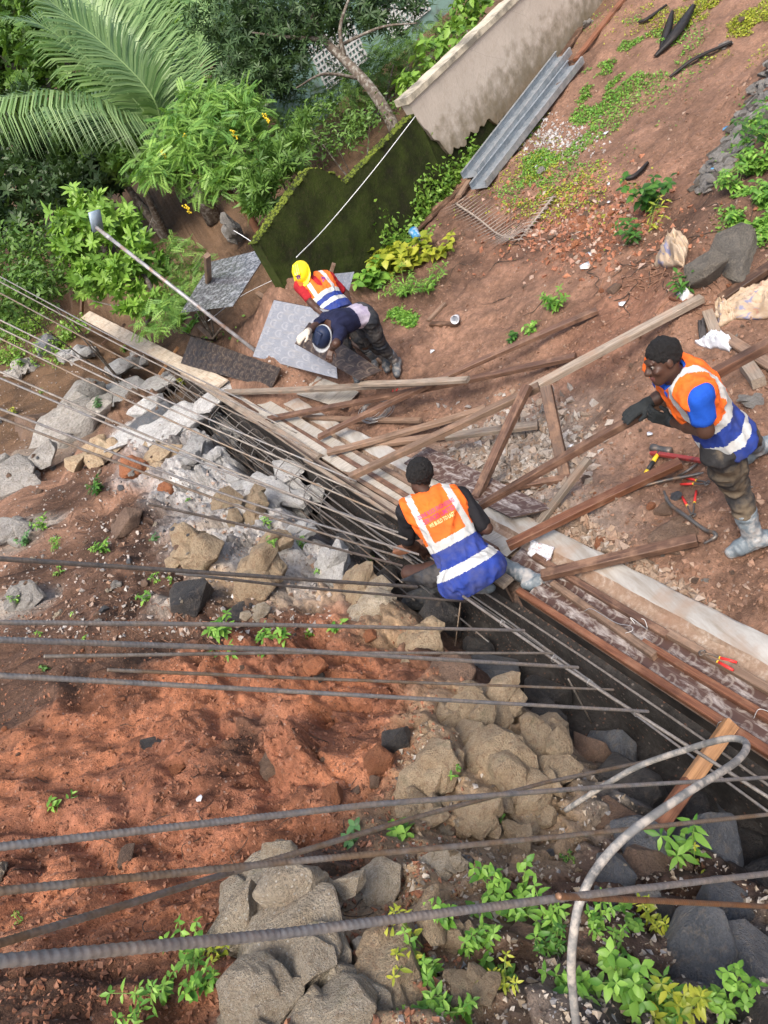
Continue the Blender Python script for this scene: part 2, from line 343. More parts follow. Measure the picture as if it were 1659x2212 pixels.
    dk = sstep(.15, .5, fbm2(V[:, 0]*1.7, V[:, 1]*1.7, 5, 79, .6))*.85*(d < -.5)+sstep(.2, .55, fbm2(V[:, 0]*.9, V[:, 1]*.9, 5, 80, .6))*.55*(d > .5)  # random dark soil patches, deepened to stand in for occlusion shade
    C = C*(1-dk[:, None])+C*np.array((.36, .38, .42))*dk[:, None]
    C = C*(1+0.45*fbm2(V[:, 0]*2.5, V[:, 1]*2.5, 4, 71))[:, None]*(1+0.35*fbm2(V[:, 0]*11, V[:, 1]*11, 3, 73))[:, None]
    k = NT('soil'); v = k.coord('Object')
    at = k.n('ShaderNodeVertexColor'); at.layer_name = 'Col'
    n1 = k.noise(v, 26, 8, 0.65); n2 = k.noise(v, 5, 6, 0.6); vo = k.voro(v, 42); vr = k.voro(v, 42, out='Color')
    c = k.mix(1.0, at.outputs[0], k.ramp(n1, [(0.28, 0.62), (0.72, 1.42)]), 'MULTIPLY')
    pick = k.math('GREATER_THAN', k.n('ShaderNodeSeparateColor').outputs[0], 0.5)
    sep = k.n('ShaderNodeSeparateColor'); k.l(vr, sep.inputs[0])
    peb = k.math('MULTIPLY', k.math('GREATER_THAN', sep.outputs[0], 0.80), k.math('LESS_THAN', vo, 0.36))
    pc = k.mix(.45, c, k.mix(k.math('POWER', sep.outputs[1], 2.5), (.30, .14, .08), (.44, .40, .36)))
    c = k.mix(k.math('MULTIPLY', peb, 0.75), c, pc)
    dk = k.math('MULTIPLY', k.math('LESS_THAN', sep.outputs[0], 0.12), k.math('LESS_THAN', vo, 0.3)); c = k.mix(k.math('MULTIPLY', dk, 0.6), c, (.06, .04, .03))
    rg = k.ramp(n2, [(0.35, 0.68), (0.6, 0.95)])
    b0 = k.bump(k.math('SUBTRACT', 1.0, k.voro(v, 95)), 0.55, 0.008); b1 = k.bump(k.noise(v, 75, 10, 0.75), 0.9, 0.014, b0); b2 = k.bump(k.math('SUBTRACT', k.math('MULTIPLY', peb, 0.3), vo), 0.35, 0.008, b1)
    m = k.set(col=c, rough=rg, normal=b2, spec=0.2)
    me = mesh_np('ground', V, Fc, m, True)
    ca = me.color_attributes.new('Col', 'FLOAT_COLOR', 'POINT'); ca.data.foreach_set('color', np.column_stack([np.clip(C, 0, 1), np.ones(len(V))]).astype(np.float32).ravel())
    o = obj('ground', me); tag(o, kind='structure'); return o
ground = make_ground()
_bvh = BVHTree.FromObject(ground, bpy.context.evaluated_depsgraph_get())
# ------------------------------------------------------------------ timber, plywood, concrete
def m_wood(name, c1, c2, rough=0.55, wet=0.0, dirt=(.33, .2, .13), dirtamt=0.5):
    k = NT(name); v = k.coord('Object'); oi = k.n('ShaderNodeObjectInfo').outputs['Random']
    off = k.n('ShaderNodeCombineXYZ'); k.l(k.math('MULTIPLY', oi, 40.0), off.inputs[0]); k.l(k.math('MULTIPLY', oi, 13.0), off.inputs[1])
    va = k.n('ShaderNodeVectorMath', operation='ADD'); k.l(v, va.inputs[0]); k.l(off.outputs[0], va.inputs[1]); v2 = va.outputs[0]
    g = k.noise(k.mapping(v2, (1.6, 26, 26)), 2.2, 7, 0.62, 0.6); g2 = k.noise(k.mapping(v2, (2, 90, 90)), 2.0, 3, 0.6)
    c = k.mix(k.ramp(g, [(0.3, 0.0), (0.68, 1.0)]), c1, c2)
    c = k.mix(1.0, c, k.ramp(g2, [(0.3, 0.72), (0.65, 1.15)]), 'MULTIPLY')
    c = k.mix(1.0, c, k.ramp(oi, [(0, 0.75), (1, 1.25)]), 'MULTIPLY')
    bl = k.noise(v2, 5.5, 6, 0.65); c = k.mix(k.ramp(bl, [(0.50, 0), (0.66, dirtamt)]), c, dirt)
    bd = k.noise(v2, 3.1, 4, 0.6); c = k.mix(k.ramp(bd, [(0.30, 0.65), (0.46, 0)]), c, (c1[0]*.35, c1[1]*.35, c1[2]*.35))
    return k.set(col=c, rough=k.ramp(bl, [(0.3, max(.2, rough-.15)), (0.6, rough+.15)]), normal=k.bump(k.math('ADD', g2, k.math('MULTIPLY', g, 1.5)), 0.35, 0.004), spec=0.35)
W_BROWN = m_wood('wood_wet_brown', (.060, .033, .023), (.155, .088, .060), 0.5)
W_RED = m_wood('wood_reddish', (.115, .045, .025), (.235, .105, .058), 0.45, dirtamt=.3)
W_GREY = m_wood('wood_weathered', (.16, .125, .095), (.31, .26, .21), 0.7, dirtamt=.35)
W_MID = m_wood('wood_dull_brown', (.12, .076, .052), (.24, .165, .118), 0.6)
W_ORANGE = m_wood('wood_orange', (.27, .135, .06), (.42, .23, .11), 0.5, dirtamt=.3)
W_DARK = m_wood('wood_dark', (.045, .026, .018), (.11, .062, .04), 0.55)
W_PALE = m_wood('wood_pale', (.33, .27, .20), (.50, .44, .36), 0.7, dirtamt=.35)
def lumber_mesh(L, w, t, mat, seed=0, warp=0.006, cham=0.004):
    r = random.Random(seed); n = max(3, int(L/0.18)); V = []; a1, a2 = r.uniform(-1, 1)*warp*L, r.uniform(-1, 1)*warp*L
    for i in range(n+1):
        x = -L/2+L*i/n; q = 1-(2*x/L)**2; oy, oz = a1*q, a2*q
        ww = w/2*(1+r.uniform(-.02, .02)); tt = t/2*(1+r.uniform(-.03, .03)); c = cham
        ex = r.uniform(-.012, .012) if i in (0, n) else 0
        for (y, z) in ((-ww+c, -tt), (ww-c, -tt), (ww, -tt+c), (ww, tt-c), (ww-c, tt), (-ww+c, tt), (-ww, tt-c), (-ww, -tt+c)):
            V.append((x+ex+r.uniform(-.002, .002), y+oy, z+oz))
    Fc = [(i*8+j, i*8+(j+1) % 8, (i+1)*8+(j+1) % 8, (i+1)*8+j) for i in range(n) for j in range(8)]
    Fc += [tuple(range(7, -1, -1)), tuple(n*8+j for j in range(8))]
    return sharp(mesh_np('timber', V, Fc, mat), 30)
def lumber(name, a, b, w, t, mat, label=None, cat=None, group=None, parent=None, upv=(0, 0, 1), twist=0, warp=0.006):
    a = np.asarray(a, float); b = np.asarray(b, float); L = float(np.linalg.norm(b-a)); R = frame(b-a, upv)
    if twist: R = R @ np.array(Matrix.Rotation(twist, 3, 'X'))
    o = obj(name, lumber_mesh(L, w, t, mat, int(abs(a[0]*913+b[1]*517)*10), warp)); setmat(o, R, (a+b)/2)
    if parent is not None: o.parent = parent; o.matrix_parent_inverse = parent.matrix_world.inverted()
    if label: tag(o, label, cat, group)
    return o
def m_ply(name, base, printc, rough=0.3, scuff=(.5, .5, .5), scuffamt=0.4, grid=(0.17, 0.16), pamt=0.8, spec=0.5):
    k = NT(name); uv = k.n('ShaderNodeUVMap').outputs[0]; sp = k.n('ShaderNodeSeparateXYZ'); k.l(uv, sp.inputs[0])
    row = k.math('FLOOR', k.math('DIVIDE', sp.outputs[1], grid[1]))
    xs = k.math('ADD', k.math('DIVIDE', sp.outputs[0], grid[0]), k.math('MULTIPLY', row, 0.37))
    fu = k.math('SUBTRACT', k.math('FRACT', xs), 0.5); fv = k.math('SUBTRACT', k.math('FRACT', k.math('DIVIDE', sp.outputs[1], grid[1])), 0.5)
    def ell(a, b, ox=0.0):
        x = k.math('DIVIDE', k.math('ADD', fu, ox), a); y = k.math('DIVIDE', fv, b)
        return k.math('SQRT', k.math('ADD', k.math('MULTIPLY', x, x), k.math('MULTIPLY', y, y)))
    ring = k.math('LESS_THAN', k.math('ABSOLUTE', k.math('SUBTRACT', ell(.30, .38), 1.0)), 0.16)
    gap = k.math('LESS_THAN', fu, 0.16); ring = k.math('MULTIPLY', ring, gap)
    leaf = k.math('LESS_THAN', ell(.10, .24, -0.06), 1.0)
    pr = k.math('MAXIMUM', ring, k.math('MULTIPLY', leaf, 0.7))
    ln = k.math('MAXIMUM', k.math('GREATER_THAN', k.math('ABSOLUTE', fv), .47), 0.0)
    pr = k.math('MAXIMUM', pr, k.math('MULTIPLY', ln, 0.35))
    wear = k.noise(uv, 9, 6, 0.7); pr = k.math('MULTIPLY', pr, k.ramp(wear, [(0.32, 0.0), (0.55, pamt)]))
    c = k.mix(pr, base, printc)
    sn = k.noise(k.mapping(uv, (1, 3.5, 1)), 4.2, 8, 0.7, 0.4); sf = k.ramp(sn, [(0.50, 0), (0.68, scuffamt)])
    c = k.mix(sf, c, scuff)
    rg = k.math('ADD', k.math('MULTIPLY', sf, 0.4), k.ramp(k.noise(uv, 6, 5, 0.6), [(0.3, rough-.08), (0.7, rough+.18)]))
    return k.set(col=c, rough=rg, normal=k.bump(sn, 0.15, 0.004), spec=spec)
PLY_DARK = m_ply('film_plywood_dark', (.026, .017, .014), (.11, .085, .062), 0.35, (.22, .16, .12), .35, (.19, .16))
PLY_BROWN = m_ply('film_plywood_brown', (.075, .042, .032), (.24, .20, .17), 0.34, (.55, .52, .50), .7, (.13, .11), .7)
PLY_GLOSS = m_ply('film_plywood_sky_sheen', (.29, .32, .38), (.47, .49, .54), 0.24, (.44, .40, .35), .45, (.20, .19), .75, 0.9)  # pale blue base paints the reflected sky into the film colour
PLY_STEEL = m_ply('film_plywood_dark_sky_sheen', (.075, .078, .088), (.30, .31, .34), 0.16, (.46, .50, .55), .6, (.15, .13), .8, 0.9)  # bluish scuff tone paints in reflected sky on the dark film
PLY_BACK = m_wood('plywood_back', (.30, .27, .225), (.45, .42, .37), 0.7, dirt=(.35, .34, .32), dirtamt=.7)
PLY_EDGE = m_plain('plywood_edge', (.09, .06, .045), 0.7, var=.3, scale=40)
PLY_SIDE = m_plain('plywood_side_black', (.022, .019, .018), .55, 0, .4, 6, dirt=(.06, .05, .042))
def panel(name, c, mat, label=None, cat=None, th=0.016, parent=None, group=None, sub=10):
    c = [np.asarray(p, float) for p in c]                   # four corners in order round the sheet
    w = np.linalg.norm(c[1]-c[0]); h = np.linalg.norm(c[3]-c[0])
    o0 = sum(c)/4; n = np.cross(c[1]-c[0], c[3]-c[0]); n /= np.linalg.norm(n); 
    if n[2] < 0: n = -n
    V = []; UV = []; r = random.Random(int(w*1e4)); ph = r.uniform(0, 6)
    for side in (0, 1):
        for i in range(sub+1):
            for j in range(sub+1):
                s, t = i/sub, j/sub; p = (c[0]*(1-s)+c[1]*s)*(1-t)+(c[3]*(1-s)+c[2]*s)*t
                p = p+n*(0.008*math.sin(3*s+ph)*math.sin(2.5*t+ph)) - n*th*side
                V.append(p-o0); UV.append((s*w, t*h))
    m = (sub+1)**2; Fc = []; mi = []
    def q(i, j): return i*(sub+1)+j
    flip = np.dot(np.cross(c[1]-c[0], c[3]-c[0]), n) < 0
    for i in range(sub):
        for j in range(sub):
            f = (q(i, j), q(i+1, j), q(i+1, j+1), q(i, j+1)); f = f[::-1] if flip else f
            Fc.append(f); mi.append(0); Fc.append(tuple(x+m for x in f[::-1])); mi.append(0)
    rim = [q(i, 0) for i in range(sub)]+[q(sub, j) for j in range(sub)]+[q(i, sub) for i in range(sub, 0, -1)]+[q(0, j) for j in range(sub, 0, -1)]
    for a, b in zip(rim, rim[1:]+rim[:1]):
        f = (a, a+m, b+m, b); Fc.append(f[::-1] if flip else f); mi.append(1)
    me = mesh_np(name, V, Fc, [mat, PLY_EDGE], True, mi); uvl = me.uv_layers.new(name='UVMap')
    for lp in me.loops: uvl.data[lp.index].uv = UV[lp.vertex_index]
    sharp(me, 40); o = obj(name, me, None, o0)
    if parent is not None: o.parent = parent; o.matrix_parent_inverse = parent.matrix_world.inverted()
    if label: tag(o, label, cat, group)
    return o
def LP(s, d, h=0.0):                             # point by the formwork line: s along, d across, h above the floor plane
    x, y = onL(s, d); return np.array([x, y, float(Fl(x, y))+h])
# --- concrete footing strip with mud-splashed inner ledge
def make_footing():
    prof = [(.27, -.55), (.27, .015), (.40, .025), (.435, .03), (.455, .062), (.60, .052), (.625, .035), (.64, -.35)]
    ss = np.arange(0.6, 12.2, 0.06); V = []
    for s in ss:
        for i, (d, h) in enumerate(prof):
            j = 0.012*float(fbm2(np.array(s*3.1+i*0.6), np.array(i*2.0), 3, 5)); j2 = 0.02*float(fbm2(np.array(s*2.1), np.array(i*.7), 3, 9)) if i >= 2 else 0
            V.append(LP(s, d+j2+(j if i > 2 else 0), h+(j if i < 7 else 0)*(1.6 if i < 4 else .5)))
    n = len(prof); Fc = [((i)*n+j, (i+1)*n+j, (i+1)*n+j+1, i*n+j+1) for i in range(len(ss)-1) for j in range(n-1)]
    mi = [0 if j in (4, 5, 6) else 1 for i in range(len(ss)-1) for j in range(n-1)]
    k = NT('pale_concrete'); v = k.coord('Object'); R = (0, 0, rad(13))
    st = k.noise(k.mapping(v, (9, 1.0, 9), R), 1.6, 8, 0.65, 0.5); c = k.ramp(st, [(0.30, (.24, .205, .165)), (0.45, (.32, .30, .27)), (0.62, (.41, .40, .375))])
    c = k.mix(k.ramp(k.noise(v, 2.6, 5, .6), [(.48, 0), (.66, .7)]), c, (.30, .20, .135))
    mc = k.set(col=c, rough=.6, normal=k.bump(st, .25, .006), spec=.4)
    k = NT('muddy_concrete'); v = k.coord('Object')
    n1 = k.noise(v, 24, 8, 0.7); c = k.ramp(n1, [(0.35, (.21, .145, .10)), (0.52, (.30, .225, .165)), (0.66, (.44, .39, .34))])
    c = k.mix(k.ramp(k.noise(v, 2.2, 4, .6), [(.40, 0), (.65, .8)]), c, (.235, .140, .092))
    mm = k.set(col=c, rough=.75, normal=k.bump(n1, .6, .012))
    me = mesh_np('concrete_footing', V, Fc, [mc, mm], True, mi); sharp(me, 50)
    tag(obj('concrete_footing', me), 'long pale concrete footing strip with muddy ledge running beside the formwork', 'footing')
make_footing()
# --- formwork, near section: plywood with three battens
fw1 = empty('formwork', LP(2.6, .15, 0)); tag(fw1, 'near formwork of printed dark plywood with three long reddish battens', 'formwork')
bpy.context.view_layer.update()
panel('plywood_sheet', [LP(.9, .02, .075), LP(3.75, .02, .075), LP(3.75, .19, .062), LP(.9, .19, .062)], PLY_BROWN, parent=fw1, sub=12)
panel('plywood_sheet', [LP(.9, .20, .060), LP(4.15, .20, .060), LP(4.15, .355, .05), LP(.9, .355, .05)], PLY_BROWN, parent=fw1, sub=12)
lumber('batten', LP(.8, .022, .105), LP(3.80, .03, .105), .05, .05, W_RED, parent=fw1, warp=.001)
lumber('batten', LP(.8, .175, .092), LP(2.75, .185, .092), .045, .05, W_RED, parent=fw1, warp=.001)
lumber('batten', LP(2.62, .150, .095), LP(3.62, .215, .095), .05, .05, W_MID, parent=fw1, warp=.002)
lumber('batten', LP(.8, .335, .078), LP(2.70, .325, .078), .05, .045, W_MID, parent=fw1, warp=.001)
lumber('batten', LP(2.66, .31, .08), LP(3.95, .335, .08), .05, .045, W_BROWN, parent=fw1, warp=.001)
panel('side_sheet', [LP(.9, -.004, .08), LP(3.8, -.004, .08), LP(3.8, -.012, -.42), LP(.9, -.012, -.42)], PLY_SIDE, parent=fw1, sub=6)
# --- formwork, far section
fw2 = empty('formwork', LP(7.4, .15, 0)); tag(fw2, 'far formwork of grey edge planks and pale boards behind the kneeling worker', 'formwork')
bpy.context.view_layer.update()
lumber('edge_plank', LP(3.9, .015, .16), LP(7.6, -.02, .17), .11, .035, W_GREY, parent=fw2, warp=.002)
lumber('edge_plank', LP(7.35, .03, .20), LP(12.3, -.05, .20), .12, .035, W_GREY, parent=fw2, warp=.002)
panel('side_sheet', [LP(3.9, -.012, .14), LP(12.0, -.03, .15), LP(12.0, -.04, -.5), LP(3.9, -.02, -.5)], PLY_SIDE, parent=fw2, sub=8)
panel('plywood_sheet', [LP(4.2, .08, .05), LP(11.8, .08, .05), LP(11.8, .2, .045), LP(4.2, .2, .045)], PLY_BACK, parent=fw2, sub=10)
panel('plywood_sheet', [LP(4.2, .23, .05), LP(11.0, .23, .05), LP(11.0, .37, .045), LP(4.2, .37, .045)], PLY_BACK, parent=fw2, sub=10)
lumber('batten', LP(4.0, .11, .10), LP(8.2, .10, .10), .05, .06, W_MID, parent=fw2, warp=.001)
lumber('batten', LP(8.0, .13, .10), LP(11.8, .10, .10), .05, .06, W_BROWN, parent=fw2, warp=.001)
lumber('batten', LP(4.3, .22, .085), LP(9.6, .23, .085), .05, .05, W_BROWN, parent=fw2, warp=.001)
lumber('batten', LP(4.6, .345, .08), LP(8.6, .36, .08), .05, .05, W_MID, parent=fw2, warp=.001)
# --- loose timbers: name, start pixel+height, end pixel+height, width, thickness, material, label
def T(name, a, b, w, t, mat, label, cat='timber', group=None, twist=0.0, gnd=False, **kw):
    return lumber(name, (P if gnd else PF)(*a), (P if gnd or (b[2] <= .1 and name in ('brace', 'rail')) else PF)(*b), w, t, mat, label, cat, group, twist=twist, **kw)
TL = [
 ('brace', (482,847,.24), (966,822,.34), .085, .045, W_GREY, 'weathered brace from the dark panel across to the crossing timbers', 0),
 ('brace', (780,829,.42), (1010,820,.38), .07, .04, W_GREY, 'short pale plank doubled along the end of the weathered brace', 0),
 ('brace', (578,905,.26), (1245,770,.06), .075, .05, W_BROWN, 'long dark brown brace from the edge plank toward the small green seedling', 0),
 ('brace', (688,945,.22), (1292,670,.06), .075, .05, W_BROWN, 'long brown brace ending beside the leafy vine on the red soil', 0),
 ('brace', (655,900,.10), (908,908,.10), .06, .04, W_MID, 'thin dull brace lying flat below the crossing timbers', 0),
 ('brace', (708,978,.24), (1050,882,.06), .075, .05, W_MID, 'brown brace crossing just under the longest pale timber', 0),
 ('brace', (722,972,.12), (985,938,.10), .075, .05, W_MID, 'low brown brace running into the gravel, its far end grey', 0),
 ('brace', (965,944,.12), (1160,918,.10), .085, .05, W_GREY, 'grey weathered timber lying on the gravel pit', 0),
 ('rail', (757,1030,.30), (1165,835,.42), .08, .06, W_MID, 'near half of the long rail, brown, above the gravel pit', 0),
 ('rail', (1130,850,.42), (1518,643,.08), .085, .06, W_GREY, 'far pale half of the long rail reaching the big boulders', 0),
 ('prop', (1030,1072,.12), (1141,832,.52), .085, .06, W_BROWN, 'slanting brown prop from the formwork up to the long rail', 0),
 ('post', (1180,838,.52), (1224,1042,-.05), .095, .08, W_DARK, 'dark upright post standing in the gravel under the rail', 0),
 ('held_timber', (1040,1092,.50), (1690,728,1.45), .065, .05, W_BROWN, 'long timber steadied by the man in the blue shirt', 0),
 ('brace', (1272,990,.26), (1162,1135,.05), .065, .045, W_GREY, 'short grey brace slanting down to the pale footing', 0),
 ('brace', (1040,1062,.06), (1236,1032,.03), .06, .05, W_BROWN, 'short brown timber at the foot of the dark post', 0),
 ('brace', (1100,1178,.20), (1468,1000,.08), .075, .06, W_RED, 'reddish wet brace pointing to the sledgehammer', 0),
 ('brace', (1172,1243,.14), (1505,1166,.06), .075, .06, W_BROWN, 'lowest brown brace, its tip beside the crowbar hook', 0),
 ('stub', (852,1192,.10), (985,1155,.16), .075, .06, W_RED, 'reddish timber stub poking out left of the kneeling worker', 0),
 ('beam', (1556,648,.03), (1700,552,.06), .10, .06, W_DARK, 'dark wet beam lying by the tan sack beside the boulders', 0),
 ('board', (1560,722,.02), (1700,812,.02), .09, .03, W_MID, 'reddish board under the held timber near the white bag', 0),
 ('board', (1612,788,.04), (1640,828,.05), .10, .08, W_GREY, 'short sawn block under the held timber at the right edge', 0),
 ('board', (1528,672,.02), (1546,722,.02), .09, .03, W_GREY, 'short grey board touching the white plastic bag', 0),
 ('board', (1448,640,.03), (1490,655,.03), .05, .03, W_RED, 'small reddish stick under the end of the long rail', 0),
 ('plank', (926,692,.02), (962,655,.02), .06, .03, W_MID, 'small brown stick by the cut vines', 0),
 ('plank', (930,700,.03), (990,700,.03), .07, .04, W_DARK, 'short dark board beside the pale plastic cup', 0),
 ('plank', (762,738,.12), (850,792,.06), .10, .05, W_MID, 'plank by the bending man\'s boots', 0),
 ('plank', (556,632,.04), (600,660,.04), .08, .03, W_MID, 'small board poking from under the bluish sheet', 0),
 ('plank', (430,705,.06), (460,732,.06), .08, .03, W_MID, 'broken board end behind the dark printed panel', 0),
 ('plank', (457,735,.05), (478,708,.22), .07, .03, W_GREY, 'little grey batten leaning behind the dark printed panel', 0),
 ('stake', (447,552,1.15), (446,694,.0), .085, .06, W_MID, 'upright stake before the tilted glossy sheet', 0),
 ('stake', (178,606,.80), (174,700,-.1), .085, .06, W_MID, 'leftmost upright stake among the bushes', 0),
 ('stake', (721,570,.75), (712,600,.45), .08, .05, W_MID, 'timber end showing behind the man in the yellow helmet', 0),
]
for nm, a, b, w, t, mt, lb, tw in TL: T(nm, a, b, w, t, mt, lb, nm if nm in ('post', 'stake', 'board', 'plank') else 'timber', twist=tw, gnd=nm in ('board', 'plank', 'beam', 'stake'), group='loose timbers and braces of the site' if nm in ('brace', 'rail', 'prop') else None)
# far-left pale boards of the form
T('board', (185,680,.22), (478,832,.22), .26, .03, W_PALE, 'wide pale board leading away to the bushes', 'board', warp=.001)
T('board', (240,712,.20), (460,838,.16), .10, .04, W_MID, 'brown board alongside the wide pale board', 'board', warp=.001)
T('crosspiece', (268,702,.24), (222,742,-.1), .07, .05, W_DARK, 'dark crosspiece farthest up the rebar cage', 'timber')
T('crosspiece', (345,735,.20), (275,780,-.1), .07, .05, W_MID, 'brown crosspiece in the middle of the rebar cage', 'timber')
T('crosspiece', (383,752,.20), (345,808,-.1), .07, .05, W_ORANGE, 'orange crosspiece nearest the dark printed panel', 'timber')
# leaning stake at the near end of the form, orange above and red below
stk = empty('formwork_stake', P(1385,1830)); tag(stk, 'leaning stake with orange top and red foot at the hose loop', 'stake'); bpy.context.view_layer.update()
_a, _b = PF(1577,1566,.20), P(1385,1838,.0); _m = _a*.52+_b*.48
lumber('upper_part', _a, _m, .075, .05, W_ORANGE, parent=stk, upv=(.3, -.6, .7), warp=0); lumber('lower_part', _m, _b, .075, .05, W_RED, parent=stk, upv=(.3, -.6, .7), warp=0)
# --- plywood sheets lying about
SH = lambda *a: [PF(*p) for p in a]
def quad3(a, b, c, d):                           # three corners given as points, the last pixel d lies on their plane
    n = np.cross(b-a, c-a); r = ray(*d); t = ((a-CAM) @ n)/(r @ n); return [a, b, c, CAM+r*t]
panel('plywood_sheet', quad3(PD(457,565,11.6), PD(585,534,10.2), PD(503,662,10.9), (389,676)), PLY_STEEL, 'dark glossy printed sheet tilted up beside the mossy wall', 'plywood')
panel('plywood_sheet', (lambda q: [q[0], q[3], q[1], q[2]])(quad3(PD(592,648,9.75), PF(729,818,.22), PF(546,770,.50), (716,672))), PLY_GLOSS, 'large bluish printed sheet lying flat before the yellow helmet', 'plywood')
panel('plywood_sheet', SH((413,724,.50), (606,795,.46), (586,839,.22), (390,786,.24)), PLY_DARK, 'dark brown printed panel standing on the far formwork edge', 'plywood')
panel('plywood_sheet', SH((669,696,.95), (824,799,.52), (777,822,.48), (636,741,.88)), PLY_DARK, 'black scuffed panel held down by the bending man', 'plywood')
panel('plywood_sheet', SH((621,788,.06), (775,846,.06), (742,884,.06), (596,838,.06)), PLY_BACK, 'pale muddy sheet lying flat below the bluish one', 'plywood')
panel('plywood_sheet', [PD(722,592,9.9), PD(766,586,10.3), PD(752,632,9.9), PD(728,632,9.7)], PLY_GLOSS, 'small bluish sheet corner behind the man in the red shirt', 'plywood')
panel('plywood_sheet', SH((925,966,.14), (1192,1096,.10), (1104,1118,.12), (872,1000,.14)), PLY_BROWN, 'brown printed panel lying along the footing by the gravel', 'plywood')
# ------------------------------------------------------------------ reinforcing bars, ties, hose, pipe
def m_bar(name, c1, c2, ribs=True, rough=.5, metal=.35):
    k = NT(name); v = k.coord('Object'); n = k.noise(v, 9, 6, .65); n2 = k.noise(v, 60, 3, .6)
    c = k.mix(k.ramp(n, [(.40, 0), (.62, 1)]), c1, c2); c = k.mix(1.0, c, k.ramp(n2, [(.3, .7), (.7, 1.2)]), 'MULTIPLY')
    return k.set(col=c, rough=rough, metal=metal, normal=k.bump(n2, .3, .002), spec=.5)
B_GREY = m_bar('rebar_grey', (.20, .20, .205), (.27, .235, .205)); B_RUST = m_bar('rebar_rusty', (.19, .135, .09), (.20, .185, .17))
B_ORANGE = m_bar('rebar_fresh_rust', (.27, .13, .06), (.19, .12, .08)); B_PALE = m_bar('rebar_pale', (.27, .245, .22), (.19, .165, .14))
B_DARK = m_bar('rebar_dark', (.11, .108, .108), (.17, .145, .125)); WIRE = m_plain('tie_wire', (.5, .5, .5), .4, .7)
def bar_mesh(pts, r, mat, ribs=0.0, sides=10):
    pts = [np.asarray(p, float) for p in pts]; o0 = pts[len(pts)//2].copy(); Ls = [0]
    for a, b in zip(pts, pts[1:]): Ls.append(Ls[-1]+np.linalg.norm(b-a))
    L = Ls[-1]; A = np.array(pts)-o0; n = max(2, int(L/ribs*6)) if ribs else len(pts)*3
    s = np.linspace(0, L, n+1); C = np.column_stack([np.interp(s, Ls, A[:, i]) for i in range(3)])
    tg = np.gradient(C, axis=0); tg /= np.linalg.norm(tg, axis=1)[:, None]; u0 = np.cross(tg, np.array([.13, .2, .97])); u0 /= np.linalg.norm(u0, axis=1)[:, None]; w0 = np.cross(tg, u0)
    an = np.linspace(0, 2*np.pi, sides, endpoint=False); rr = np.full((n+1, sides), r)
    if ribs:
        half = (an < np.pi); ph = s[:, None]/ribs+np.where(half, 1, -1)[None]*an[None]/np.pi*0.9
        rib = np.clip(np.cos(2*np.pi*ph)*1.6-.55, 0, 1)*np.abs(np.sin(an))[None]**.5
        rr = r*(0.94+0.12*rib); rr[:, [0, sides//2]] = r*1.10
    V = C[:, None]+rr[:, :, None]*(np.cos(an)[None, :, None]*u0[:, None]+np.sin(an)[None, :, None]*w0[:, None])
    i = np.arange(n)[:, None]*sides; j = np.arange(sides)[None]; j2 = (j+1) % sides
    Fc = np.stack([i+j, i+j2, i+sides+j2, i+sides+j], -1).reshape(-1, 4)
    V = V.reshape(-1, 3); c0 = len(V); V = np.vstack([V, C[0], C[-1]])
    caps = [(c0, (k+1) % sides, k, k) for k in range(sides)]+[(c0+1, n*sides+k, n*sides+(k+1) % sides, n*sides+(k+1) % sides) for k in range(sides)]
    me = bpy.data.meshes.new('bar'); Fl_ = [tuple(f) for f in Fc]+[c[:3] for c in caps]
    me.from_pydata(V.tolist(), [], Fl_); me.materials.append(mat); me.polygons.foreach_set('use_smooth', np.full(len(me.polygons), True)); me.update()
    return me, o0
def bar(pts, r, mat, label, ribs=0.0, group='reinforcing bars over the bank', name='reinforcing_bar', cat='rebar', sides=10):
    me, o0 = bar_mesh(pts, r, mat, ribs, sides); o = obj(name, me, None, o0); tag(o, label, cat, group); return o
def extend(pts, back=0.0, fwd=0.0):
    pts = [np.asarray(p, float) for p in pts]
    if back: t = pts[0]-pts[1]; pts = [pts[0]+t/np.linalg.norm(t)*back]+pts
    if fwd: t = pts[-1]-pts[-2]; pts = pts+[pts[-1]+t/np.linalg.norm(t)*fwd]
    return pts
def BD(*p): return [PD(*q) for q in p]           # pixel + distance along the view axis (from the bar's apparent thickness)
RB = .010
